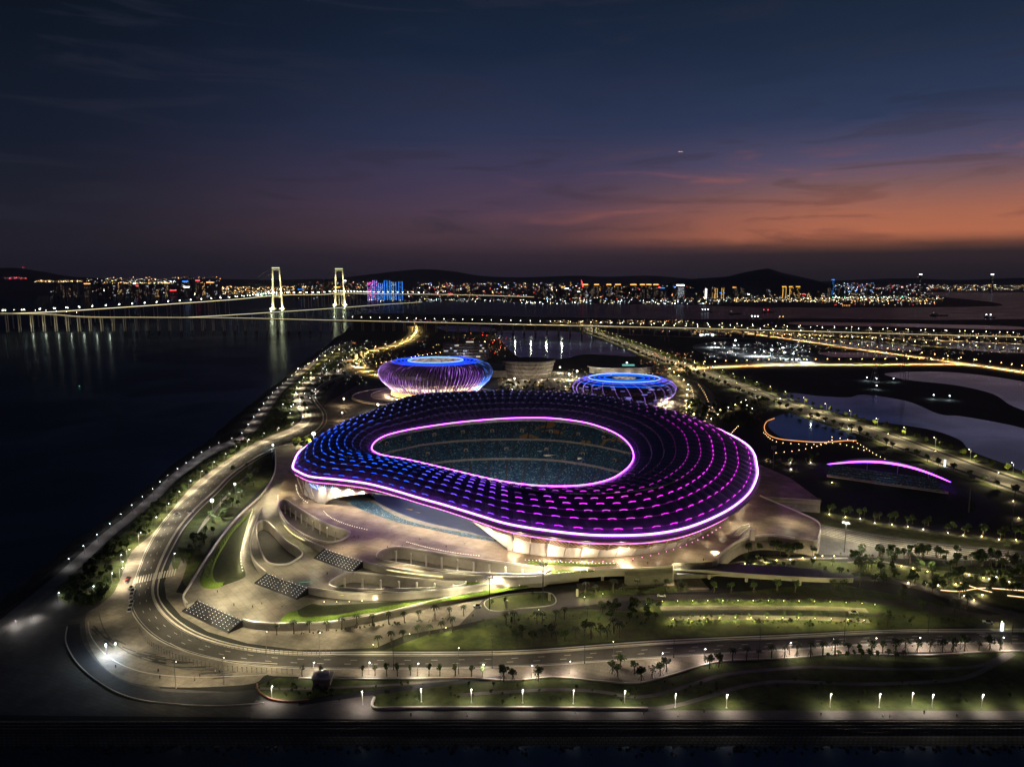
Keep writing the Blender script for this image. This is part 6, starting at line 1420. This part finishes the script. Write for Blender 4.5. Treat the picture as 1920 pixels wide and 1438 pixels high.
for i, (x, y) in enumerate(((30, 1173), (62, 1160))):
    e = empty('wall_light', P(x, y, 3), 0, ('outer' if i == 0 else 'inner') + ' white low light throwing a pool on the dark left quay', 'lamp'); mb = MB(); mb.cyl((0, 0, 0), (0, 0, 3), .12, .1, 6); mb.build('post', M['pole'], e); lamp(e, (0, 0, 2.8), 2600, (1, .95, .88), .2)

# ------------------------------------------------------------------ trees, palms
def crown_mesh(mb, r, h, z, n, leaf, seed, lobes=7, hollow=.55):
    rnd = random.Random(seed); lb = []
    for _ in range(lobes):
        a = rnd.uniform(0, 6.28); q = rnd.uniform(.1, .68) * r; lb.append((Vector((q * math.cos(a), q * math.sin(a), z + rnd.uniform(-.4, .5) * h)), r * rnd.uniform(.34, .58)))
    for _ in range(n):
        c, rr = rnd.choice(lb); d = Vector((rnd.gauss(0, 1), rnd.gauss(0, 1), rnd.gauss(0, .8))).normalized(); p = c + d * rr * rnd.uniform(hollow, 1.05)
        u = Vector((rnd.gauss(0, 1), rnd.gauss(0, 1), rnd.gauss(0, .6))).normalized(); v = u.orthogonal().normalized(); s = leaf * rnd.uniform(.6, 1.3)
        mb.quad(p - u * s * .5 - v * s * .3, p + u * s * .5 - v * s * .3, p + u * s * .5 + v * s * .3, p - u * s * .5 + v * s * .3)
def tree_kit(name, h, r, n, leaf, seed, m='leaf', stakes=False, limbs=4, ch=None):
    e = empty(name, (0, 0, 0), 0, 'x', 'tree'); ks = []; rnd = random.Random(seed); mb = MB(); mb.tube([Vector((0, 0, 0)), Vector((.1, 0, h * .3)), Vector((0, .1, h * .6))], lambda t: .22 - .12 * t, 6)
    for k in range(limbs):
        a = 6.28 * k / limbs + rnd.random(); mb.cyl((0, .05, h * (.38 + .06 * k)), (r * .6 * math.cos(a), r * .6 * math.sin(a), h * .8), .09, .03, 4, 0, False)
    ks.append(mb.build('trunk', M['trunk'], e))
    mb = MB(); crown_mesh(mb, r, ch or h * .34, h * .72, n, leaf, seed); ks.append(mb.build('crown', M[m], e))
    if stakes:
        mb = MB()
        for k in range(3): a = 6.28 * k / 3 + .5; mb.cyl((1.3 * math.cos(a), 1.3 * math.sin(a), 0), (0, 0, h * .45), .06, .05, 4)
        ks.append(mb.build('stake', M['trunk'], e))
    return Kit(e, ks)
def palm_kit(name, h, fr, nf, seed, stakes=False):
    e = empty(name, (0, 0, 0), 0, 'x', 'palm'); ks = []; rnd = random.Random(seed); mb = MB(); mb.tube([Vector((0, 0, 0)), Vector((.12, .05, h * .5)), Vector((.05, 0, h))], lambda t: .24 - .09 * t, 6); ks.append(mb.build('trunk', M['trunk'], e))
    mb = MB()
    for k in range(nf):
        a = 6.28 * k / nf + rnd.uniform(-.2, .2); el = rnd.uniform(.15, .85); L_ = fr * rnd.uniform(.8, 1.1); d = Vector((math.cos(a), math.sin(a), 0)); s = Vector((-d.y, d.x, 0)); pv = None; p = Vector((.05, 0, h)); 
        for j in range(6):
            t = j / 5; q = Vector((.05, 0, h)) + d * L_ * t * .95 + Vector((0, 0, L_ * (el * t - (.55 + el) * t * t)))
            w = .42 * math.sin(math.pi * (.12 + .86 * t)) * (1.0 if j % 2 else .75)
            cur = (q - s * w - Vector((0, 0, w * .5)), q, q + s * w - Vector((0, 0, w * .5)))
            if pv: mb.quad(pv[0], cur[0], cur[1], pv[1]); mb.quad(pv[1], cur[1], cur[2], pv[2])
            pv = cur
    ks.append(mb.build('crown', M['palm'], e))
    if stakes:
        mb = MB()
        for k in range(4): a = 6.28 * k / 4 + .5; mb.cyl((1.5 * math.cos(a), 1.5 * math.sin(a), 0), (0, 0, h * .5), .06, .05, 4)
        ks.append(mb.build('stake', M['trunk'], e))
    return Kit(e, ks)
TK = [tree_kit('broadleaf_tree', 6.2, 2.3, 260, .75, 40 + i) for i in range(3)]
TS = [tree_kit('staked_tree', 6.0, 2.1, 150, .6, 60 + i, stakes=True) for i in range(2)]
TL = [tree_kit('avenue_tree', 7.0, 2.6, 220, .9, 70 + i, 'leaf2') for i in range(2)]
TV = [tree_kit('young_tree', 5.0, 1.25, 120, .5, 80 + i, limbs=3) for i in range(2)]
PK = [palm_kit('palm_tree', 5.6, 2.5, 13, 90), palm_kit('palm_tree', 6.3, 2.7, 12, 91, True)]
def plant(kits, pts, label, group, z=3.05, s0=.85, s1=1.2, jit=.6):
    for i, q in enumerate(pts):
        p = P(q[0], q[1], z) if not isinstance(q, Vector) else Vector((q.x, q.y, z)); p += Vector((random.uniform(-jit, jit), random.uniform(-jit, jit), 0))
        random.choice(kits).put(p, random.uniform(0, 6.28), random.uniform(s0, s1), label % ordn(i), group)
STF = MB()
def plant_mass(kits, pts, s0=.8, s1=1.2, jit=1.0, z=3.05):
    for q in pts:
        p = P(q[0], q[1], z) if not isinstance(q, Vector) else Vector((q.x, q.y, z)); p += Vector((random.uniform(-jit, jit), random.uniform(-jit, jit), 0)); k = random.choice(kits); sc = random.uniform(s0, s1); a = random.uniform(0, 6.28); mt = Matrix.Translation(p) @ Matrix.Rotation(a, 4, 'Z') @ Matrix.Scale(sc, 4)
        for j, ch in enumerate(KIDS[k.root.name][:2]):
            me = ch.data; STF.add([mt @ v.co for v in me.vertices], [tuple(f.vertices) for f in me.polygons], j)
def along(px, n, jit=0):
    return [v + Vector((random.uniform(-jit, jit), random.uniform(-jit, jit), 0)) for v in resample(spline(PL(px, 3), k=5), n)]
random.seed(99)
plant(PK, along([(520, 1190), (605, 1183), (680, 1175), (760, 1167), (830, 1160), (870, 1155)], 13), '%s palm from the left in the row along the podium foot', 'palms along the podium foot', jit=.3)
plant(PK, [(710, 1216), (734, 1208), (756, 1202), (783, 1196), (805, 1192), (828, 1188), (848, 1184)], '%s palm from the left on the lit palm walk', 'palms on the lit palm walk', jit=.2)
plant(PK, [(1098, 1116), (1118, 1118), (1150, 1111), (1170, 1112), (1195, 1108), (1228, 1104), (1250, 1108), (1272, 1108), (1284, 1110)], '%s palm from the left under the elevated walkway', 'palms under the elevated walkway', jit=.2)
plant(TS, [(1340, 1110), (1372, 1110), (1412, 1111), (1456, 1110), (1492, 1110), (1560, 1108), (1580, 1110)], '%s staked tree from the left beside the elevated walkway', 'staked trees beside the elevated walkway', s0=1.0, s1=1.3)
plant(TS + PK[1:], [(968, 1206), (1000, 1208), (1018, 1202), (1045, 1206), (1060, 1203), (1080, 1202), (1110, 1198), (1125, 1196), (1140, 1200), (1160, 1196), (980, 1196), (1035, 1195), (1095, 1190), (1150, 1188)], '%s staked tree from the left on the dark slope above the lower road', 'staked trees on the dark slope', s0=.9, s1=1.3)
plant(TK, [(1130 + random.uniform(-10, 105), 1140 + random.uniform(-8, 28)) for _ in range(26)], '%s bushy tree of the dark clump in the middle of the lower lawn', 'dark tree clump of the lower lawn', s0=.6, s1=1.0)
plant(PK, [(964, 1170), (1006, 1168), (1018, 1170), (1043, 1164), (1056, 1160), (1100, 1155), (1130, 1150), (950, 1172)], '%s dark palm from the left behind the car park island', 'dark palms behind the car park')
plant(TK, [(925, 1134), (945, 1131), (1012, 1128), (1028, 1124), (1000, 1120)], '%s small tree from the left on the car park island', 'trees of the car park island', s0=.4, s1=.6)
plant(TV, [(565, 1268), (603, 1266), (682, 1266), (705, 1267), (725, 1266), (747, 1267), (770, 1266), (805, 1268), (824, 1267), (853, 1267), (885, 1267), (904, 1268)], '%s slim young tree from the left on the lower road pavement', 'slim young trees on the lower pavement', s0=.9, s1=1.2)
plant(TS, [(942, 1278), (962, 1276), (1010, 1278), (1145, 1262), (1160, 1268), (1190, 1262), (1200, 1276), (1222, 1272), (1240, 1266), (1250, 1260), (1330, 1252), (1350, 1250), (1165, 1254)], '%s irregular tree from the left around the bay of the lower pavement', 'trees round the lower pavement bay', s0=.9, s1=1.35)
plant(PK, along([(1375, 1240), (1430, 1236), (1480, 1234), (1535, 1230), (1590, 1228)], 10), '%s palm from the left along the right half of the lower pavement', 'palms on the right of the lower pavement', jit=.3)
plant(TV + TS, along([(1610, 1226), (1680, 1224), (1760, 1222), (1830, 1220), (1875, 1218)], 13), '%s slim tree from the left along the far right of the lower pavement', 'slim trees on the far right pavement', jit=.5, s0=1, s1=1.3)
plant(TK, [(1555 + i * 2.6, 1232 + random.uniform(-2, 4)) for i in range(0, 60, 6)], '%s low bushy tree below the right pavement trees', 'low bushes below the right pavement', s0=.45, s1=.7)
plant(TK, [(1300 + i * 28 + random.uniform(-8, 8), 1160 + random.uniform(-2, 2)) for i in range(12)], '%s small round tree from the left on the lit lower terrace path', 'small trees on the lower terrace path', s0=.4, s1=.6)
plant(PK + TS, [(1663, 1172), (1725, 1146), (1760, 1150), (1792, 1152), (1690, 1128), (1812, 1140), (1640, 1096), (1655, 1100), (1800, 1122), (1610, 1098), (1715, 1096)], '%s tree counted from the left by the diagonal road on the right', 'trees by the diagonal road', s0=1.1, s1=1.5)
plant(TK, [(1400 + random.uniform(0, 130), 1040 + random.uniform(-12, 12)) for _ in range(18)], '%s bushy tree of the grove beside the white sunken ramp', 'grove beside the sunken ramp', s0=.9, s1=1.3)
plant(PK + TK, [(1600 + random.uniform(0, 330), 1052 + random.uniform(-14, 22)) for _ in range(66)], '%s tree of the dense palm grove on the right below the plaza', 'dense palm grove on the right', s0=.9, s1=1.3)
plant(TK, [(1690 + random.uniform(0, 240), 1082 + random.uniform(-8, 36)) for _ in range(34)], '%s tree of the dark right-hand grove among warm light lines', 'dark right-hand grove', s0=.7, s1=1.1)
plant(TK, [(a + random.uniform(-3, 3), b - 4 + random.uniform(-2, 2)) for a, b in ups[:16]] + [(a + 8, b - 7) for a, b in ups[:14]], '%s uplit tree from the left along the training field edge', 'uplit trees along the training field', s0=.9, s1=1.3)
plant(TK, [(1405 + random.uniform(0, 130), 868 + random.uniform(-12, 14)) for _ in range(14)], '%s small tree near the stadium right end by the training field', 'small trees at the stadium right end', s0=.7, s1=1.0)
pr = [(v, w) for v, w in zip(spline([Vector((x, y, 0)) for x, y in park_l], k=4), spline([Vector((x, y, 0)) for x, y in park_r], k=4))]
pts = []
for _ in range(120):
    v, w = random.choice(pr[8:]); q = v.lerp(w, random.uniform(.15, .85)); pts.append((q.x, q.y))
plant(TK, pts, '%s leafy tree of the riverside park belt beside the curved road', 'trees of the riverside park belt', s0=.5, s1=.95)
pts = [(560 + t * 130 + random.uniform(-14, 16), 770 - t * 122 + random.uniform(-12, 14)) for t in [random.random() for _ in range(60)]]
plant_mass(TK + TL[:1], pts, .8, 1.3, 1.2)
plant(TK, [(470 + random.uniform(-50, 40), 935 + random.uniform(-60, 30)) for _ in range(1)], '%s dark tree inside the curved road', 'dark trees inside the curved road')
pts = []
for _ in range(64):
    t = random.random(); q = Vector((508, 868, 0)).lerp(Vector((352, 1062, 0)), t); pts.append((q.x - 14 + random.uniform(-16, 14), q.y + random.uniform(-8, 8)))
plant(TK + PK, pts, '%s tree on the lawn between the curved road and the podium edge', 'trees between the road and the podium', s0=.7, s1=1.15)
plant(TL, [(560 + random.uniform(-12, 30), 833 + random.uniform(-8, 8)) for _ in range(9)], '%s bright lit tree beside the globe light at the stadium nose', 'lit trees at the stadium nose', s0=.8, s1=1.1)
c1 = lift(offset_c(ave_c, sg * (wd / 2 + 7.5)), 3); c2 = lift(offset_c(ave_c, -sg * (wd / 2 + 7)), 3)
plant(TL, resample(c1, 120), '%s bright avenue tree from the far end on the water side', 'avenue trees on the water side', s0=.9, s1=1.35, jit=1.6)
plant_mass(TL, resample(c2, 130), .8, 1.4, 2.0)
plant_mass(TK, [(1400 + 0, 790)] + [(1290 + random.uniform(0, 140), 775 + random.uniform(-20, 16)) for _ in range(46)], .8, 1.3, 1.2)
plant_mass(TK, [(940 + random.uniform(0, 140), 728 + random.uniform(-10, 16)) for _ in range(46)], .8, 1.3, 1.2)
uk2 = lamp_kit('garden_lamp', 4.5, .2, 5200, (1, .74, .30), heady, .5, .3, 172)
for i, (x, y) in enumerate([(1333, 792), (1345, 783), (1350, 775), (1365, 770), (1378, 765), (1389, 760), (1400, 766), (1398, 756), (1422, 757), (1310, 800), (1335, 770), (1410, 772), (960, 735), (985, 745), (1010, 722), (1040, 740), (1060, 730)]):
    uk2.put(P(x, y, 3), 0, 1, '%s warm garden lamp counted from the left in the groves behind the stadium' % ordn(i), 'warm garden lamps behind the stadium')
bl2 = lamp_kit('field_lamp', 9, .3, 60000, (1, .74, .28), heady, .9, .6, 176)
row(bl2, PL([(1480, 632), (1600, 638), (1760, 650), (1935, 662)], 3), 22, '%s amber lamp from the left in the tree belt beyond the curved orange road', 'amber lamps of the tree belt')
row(bl2, PL([(1040, 606), (1200, 606), (1400, 612), (1600, 618), (1930, 630)], 3), 30, '%s amber lamp from the left behind the viaduct', 'amber lamps behind the viaduct')
row(bl2, PL([(1255, 700), (1290, 730), (1285, 765), (1300, 790)], 3), 10, '%s amber lamp from the far end beside the stepped garden', 'amber lamps of the stepped garden')
row(bl2, PL([(560, 700), (600, 680), (640, 660), (690, 668)], 3), 8, '%s amber lamp from the left in the far riverside park', 'amber lamps of the far park')
# field trees along the orange roads
plant_mass(TK, along([(1300, 682), (1480, 679), (1640, 678), (1800, 676)], 60, 2), .8, 1.3, 1.2)
plant_mass(TK, along([(1480, 632), (1640, 640), (1800, 652), (1930, 664)], 70, 12), .8, 1.3, 1.2)
pts = []
for _ in range(560):
    v, w = random.choice(pr[2:]); q = v.lerp(w, random.uniform(.08, .92)); pts.append((q.x, q.y))
plant_mass(TK, pts, .3, .85, 1.0)
plant_mass(TK, [(1100 + random.uniform(0, 190), 1106 + random.uniform(-3, 5)) for _ in range(50)] + [(560 + t * 300, 1190 - t * 30 + random.uniform(-2, 2)) for t in [random.random() for _ in range(50)]], .12, .25, .5)
plant_mass(TK, [(1400 + random.uniform(0, 520), 1060 + random.uniform(-18, 30)) for _ in range(90)], .3, .8, 1.0)
plant_mass(TK, [(1250 + random.uniform(0, 370), 1128 + random.uniform(-2, 3)) for _ in range(110)] + [(1256 + random.uniform(0, 370), 1168 + random.uniform(-2, 3)) for _ in range(80)], .12, .3, .5)
plant_mass(TK, [(q, 1290 + random.uniform(-10, 30)) for q in [random.uniform(560, 1900) for _ in range(110)]], .15, .4, 1.0)
plant_mass(TK, [(880 + random.uniform(0, 960), 1170 + random.uniform(-14, 10)) for _ in range(120)], .15, .4, 1.0)
plant_mass(TK, [(480 + random.uniform(0, 160), 1300 + random.uniform(-14, 6)) for _ in range(30)], .15, .4, 1.0)
plant_mass(TK + TL[:1], [(1290 + random.uniform(0, 150), 780 + random.uniform(-26, 22)) for _ in range(90)], .8, 1.4, 1.5)
plant_mass(TL, [(1250 + random.uniform(0, 60), 700 + random.uniform(-12, 12)) for _ in range(30)] + [(660 + random.uniform(-8, 60), 690 - random.uniform(0, 30)) for _ in range(50)], .8, 1.4, 2)
stuff(STF.build('undergrowth', [M['trunk'], M['leaf']]), 'mass of low shrubs and far roadside trees too many to count', 'shrubs')
# ------------------------------------------------------------------ vehicles, people, small things
def car_kit():
    e = empty('parked_car', (0, 0, 0), 0, 'x', 'car'); ks = []
    mb = MB(); mb.box((0, 0, .3), (1.8, 4.4, .65), 0, 0, .97); ks.append(mb.build('body', mat('car_paint', (.55, .55, .56), .3), e))
    mb = MB(); mb.box((0, -.2, .95), (1.6, 2.4, .55), 0, 0, .78); ks.append(mb.build('cabin', M['glass'], e))
    for x in (-.85, .85):
        for y in (-1.4, 1.4): mb = MB(); mb.cyl((x - .1, y, .33), (x + .1, y, .33), .33, .33, 8); ks.append(mb.build('wheel', M['black'], e))
    return Kit(e, ks)
ck = car_kit()
random.seed(17)
for i, (x, y) in enumerate([(246, 1103), (249, 1109), (247, 1116), (246, 1124), (247, 1131), (245, 1138), (243, 1146), (238, 1092)]): ck.put(P(x, y, 3.1), .3, 1, '%s pale car from the top in the queue on the forecourt lane' % ordn(i), 'cars queueing on the forecourt lane')
for i, (x, y, a, lab) in enumerate([(332, 966, -.6, 'white car driving on the left lanes of the curved road'), (357, 962, -.6, 'white car driving on the right lanes of the curved road'), (1852, 1168, 1.2, 'white van-like car parked by the right-hand junction'), (895, 1138, 1.5, 'car parked at the left of the car park island'), (1240, 1118, 1.5, 'dark car on the drive beside the walkway'), (1600, 1150, 1.5, 'car on the terrace drive at the right'), (604, 1262, 1.6, 'white car beside the kiosk on the lower pavement')]): ck.put(P(x, y, 3.12), a, 1, lab, 'cars seen singly')
for i, (x, y) in enumerate([(1310, 706), (1330, 716), (1345, 712), (1420, 747), (1480, 768), (1522, 782), (1640, 822), (1700, 846), (1780, 878), (1850, 896)]): ck.put(P(x, y, 3.12), 1.2, 1, '%s car from the far end on the long avenue' % ordn(i), 'cars on the avenue')
e = empty('parked_car', P(240, 1087, 3.1), .2, 'red car at the head of the forecourt lane', 'car'); mb = MB(); mb.box((0, 0, .3), (1.9, 4.6, .8), 0, 0, .95); mb.build('body', M['red'], e); mb = MB(); mb.box((0, 0, 1.1), (1.7, 2.5, .6), 0, 0, .8); mb.build('cabin', M['glass'], e)
for x in (-.6, .6): mb = MB(); mb.box((x, -2.32, .7), (.4, .08, .2)); mb.build('tail_light', wins['r'], e)
skn = mat('skin', (.45, .28, .2), .6); cl_ = [mat('cloth_dark', (.03, .03, .04)), mat('cloth_blue', (.05, .08, .2)), mat('cloth_light', (.5, .48, .45))]
def person(px, py, z, i, lab):
    e = empty('person', P(px, py, z), random.uniform(0, 6.28), lab, 'person'); mb = MB()
    for s in (-1, 1):
        mb.tube([Vector((s * .1, 0, .85)), Vector((s * .12, s * .12, .45)), Vector((s * .12, s * .2, .0))], lambda t: .1 - .04 * t, 5, 1); mb.tube([Vector((s * .2, 0, 1.42)), Vector((s * .28, .05, 1.12)), Vector((s * .26, .18, .85))], lambda t: .065 - .025 * t, 5, 0)
    mb.tube([Vector((0, 0, .8)), Vector((0, 0, 1.1)), Vector((0, 0, 1.4)), Vector((0, 0, 1.52)), Vector((0, 0, 1.58))], lambda t: .17 + .03 * math.sin(t * 5) if t < .7 else .07, 7, 0); mb.ball((0, .02, 1.68), .12, 2, 8, 6, 1.2); mb.build('body', [random.choice(cl_), cl_[0], skn], e); return e
ppl = [(672, 1009, Z3, 'person walking alone on the upper terrace by the courtyard'), (664, 1008, Z3, 'person beside the courtyard corner on the upper terrace'), (735, 1018, Z3, 'person standing above the long courtyard'), (643, 1027, Z3, 'person near the head of the upper stairway'), (1794, 1345, 3.1, 'person at the centre right of the near promenade'), (1655, 1344, 3.1, 'left person of a pair on the near promenade'), (1668, 1345, 3.1, 'right person of a pair on the near promenade'), (876, 1344, 3.1, 'person on the near promenade below the third lamp'), (1079, 1338, 3.1, 'person by the low wall of the near promenade'), (1271, 1344, 3.1, 'person walking the near promenade at centre right'), (275, 1113, 3.1, 'person standing on the road bend by the crossing'), (278, 1106, 3.1, 'second person by the crossing of the road bend'), (284, 999, 3.1, 'person on the pavement of the curved road'), (404, 1262, 3.1, 'person on the forecourt near the black bollards'), (365, 1276, 3.1, 'left person at the forecourt front edge'), (300, 1272, 3.1, 'person at the forecourt lower left'), (548, 1092, Z2, 'person on the middle terrace by the green light'), (1320, 1336, 3.1, 'person resting at the promenade below the bend')]
for i, (x, y, z, lab) in enumerate(ppl): person(x, y, z, i, lab)
e = empty('kiosk', P(606, 1280, 3), 0, 'small grey kiosk with pale flat roof beside the lower pavement', 'kiosk'); mb = MB(); mb.box((0, 0, 0), (7, 5, 3.2)); mb.build('wall', M['concrete_dk'], e); mb = MB(); mb.box((0, 0, 3.2), (8.4, 6.4, .4)); mb.build('roof', M['concrete'], e); mb = MB(); mb.box((0, 1, 3.6), (5, 2, .8)); mb.build('roof_unit', M['white'], e)
for i, (x, y) in enumerate(((1030, 1126), (950, 1140), (1082, 1118), (1034, 1124))[:3]):
    mb = MB(); mb.box((0, 0, 0), (1.2, .8, 4.2)); mb.box((0, -.42, .6), (.9, .06, 3.0), 1); o = mb.build('sign_pylon', [M['white'], M['concrete']]); o.location = P(x, y, 3); tag(o, ('right', 'left', 'far right')[i] + ' white sign pylon by the car park island', 'sign')
mb = MB(); mb.box((0, 0, 0), (1.0, .8, 4.5)); o = mb.build('sign_pylon', emi('lit_pylon', (.85, .93, 1), 2.5, True)); o.location = P(1878, 1184, 3); tag(o, 'glowing white sign pylon at the right-hand junction', 'sign')
mb = MB(); mb.box((0, 0, 0), (2.2, 2.2, 11)); o = mb.build('sign_pylon', emi('lit_pylon2', (.85, .93, 1), 1.5, True)); o.location = P(1771, 875, 3); o.scale = (.6, .6, .6); tag(o, 'glowing white sign pylon beside the long avenue', 'sign')
for x, y, h, lab in ((1640, 714, 32, 'lit lattice pile-driver frame on the dark spit'), (1695, 715, 60, 'dark tall lattice mast right of the pile driver'), (1642, 690, 66, 'dark tall power pylon behind the pile driver')):
    e = empty('lattice_mast', P(x, y, 3), 0, lab, 'mast'); mb = MB(); w = 5
    for s, t in ((-1, -1), (1, -1), (1, 1), (-1, 1)): mb.cyl((s * w, t * w, 0), (s * .6, t * .6, h), .3, .2, 4)
    for k in range(8):
        z = h * k / 8; u = w * (1 - k / 8) + .6 * k / 8; z2 = h * (k + 1) / 8; u2 = w * (1 - (k + 1) / 8) + .6 * (k + 1) / 8
        mb.cyl((-u, -u, z), (u2, -u2, z2), .15, .15, 4); mb.cyl((u, -u, z), (-u2, -u2, z2), .15, .15, 4)
    mb.build('lattice', M['pole'], e)
random.seed(31)
mb = MB()
for _ in range(900):
    x = random.uniform(-420, 420); d = abs(random.gauss(0, 2.2)); r = random.uniform(.25, .9); mb.ball((x, y0 - 11 - d, .1 + random.uniform(-.2, .2)), r, 0, 5, 3, random.uniform(.5, .9))
stuff(mb.build('shore_rocks', M['bank']), 'loose rocks along the waterline below the block revetment', 'rocks')
# forecourt details: dark strips in the paving, painted arcs
dg = []
for i, t in enumerate([random.random() for _ in range(46)]):
    a0 = P(175 + 260 * t, 1178 + 92 * t ** .6 + random.uniform(-10, 6), 3.07); e_ = Vector((math.cos(2.4 + t), math.sin(2.4 + t), 0)) * random.uniform(1.5, 5); mb = MB(); n_ = Vector((-e_.y, e_.x, 0)).normalized() * .22
    mb.quad(a0 - e_ - n_, a0 + e_ - n_, a0 + e_ + n_, a0 - e_ + n_); mb.quad(*[v - Vector((0, 0, .05)) for v in (a0 - e_ - n_ * 1.6, a0 + e_ - n_ * 1.6, a0 + e_ + n_ * 1.6, a0 - e_ + n_ * 1.6)]); o = mb.build('paving_strip', M['black']); tag(o, '%s dark strip set in the forecourt paving' % ordn(i), 'grating', 'dark strips of the forecourt')
for i, q in enumerate(([(165, 1165), (172, 1195), (205, 1232), (262, 1258), (340, 1268), (420, 1268), (500, 1264)], [(185, 1150), (198, 1185), (232, 1218), (290, 1242), (360, 1255), (440, 1258)], [(318, 1205), (360, 1225), (430, 1238), (520, 1244)])):
    mb = MB(); line(mb, spline(PL(q, 3.05), k=5), .5, None, 3.075); struct(mb.build('paving_line', M['concrete'] if i != 1 else M['paving_dark']))
for zn_, x0, x1, ya_, yb_, z, n_ in (('upper terrace above the long courtyard', 700, 900, 1008, 1030, Z3, 5), ('lower apron above the outer black stairway', 400, 540, 1105, 1150, Z1, 5), ('middle terrace between the two upper stairways', 600, 700, 1062, 1080, Z2, 4), ('plaza below the stadium eaves at right', 1150, 1330, 1050, 1060, Z3, 4), ('forecourt inside the road bend', 200, 460, 1240, 1280, 3.1, 4), ('near promenade beyond the white lamps', 700, 1900, 1336, 1345, 3.1, 4)):
    for i in range(n_):
        x = x0 + (x1 - x0) * (i + random.uniform(.15, .85)) / n_
        person(x, random.uniform(ya_, yb_), z, i, '%s tiny strolling person from the left on the ' % ordn(i) + zn_)['group'] = 'people strolling on the ' + zn_
# site huts and debris on the construction field
for i in range(26):
    x, y = 1330 + random.uniform(0, 190), 650 + random.uniform(-6, 24); mb = MB(); mb.box((0, 0, 0), (random.uniform(6, 22), random.uniform(3, 7), random.uniform(2.5, 5)))
    o = mb.build('site_hut', M[random.choice(('white', 'concrete', 'concrete_dk'))]); o.location = P(x, y, 3); o.rotation_euler = (0, 0, random.uniform(-.4, .4)); tag(o, '%s site hut or stack counted from the front on the floodlit construction field' % ordn(i), 'site hut', 'site huts')

# ------------------------------------------------------------------ air
mb = MB(); x0, x1, ya, yb, za, zb = -33000, 33000, -200, 33000, -3, 790
mb.add([(x0, ya, za), (x1, ya, za), (x1, yb, za), (x0, yb, za), (x0, ya, zb), (x1, ya, zb), (x1, yb, zb), (x0, yb, zb)], [(3, 2, 1, 0), (4, 5, 6, 7), (0, 1, 5, 4), (1, 2, 6, 5), (2, 3, 7, 6), (3, 0, 4, 7)])
hm = bpy.data.materials.new('haze'); hm.use_nodes = True; nt = hm.node_tree; nt.nodes.clear(); o_ = nt.nodes.new('ShaderNodeOutputMaterial'); v_ = nt.nodes.new('ShaderNodeVolumePrincipled')
v_.inputs['Color'].default_value = (.85, .88, 1, 1); v_.inputs['Density'].default_value = 1.4e-5; nt.links.new(v_.outputs[0], o_.inputs['Volume'])
stuff(mb.build('haze', hm), 'thin evening haze over the estuary', 'haze')
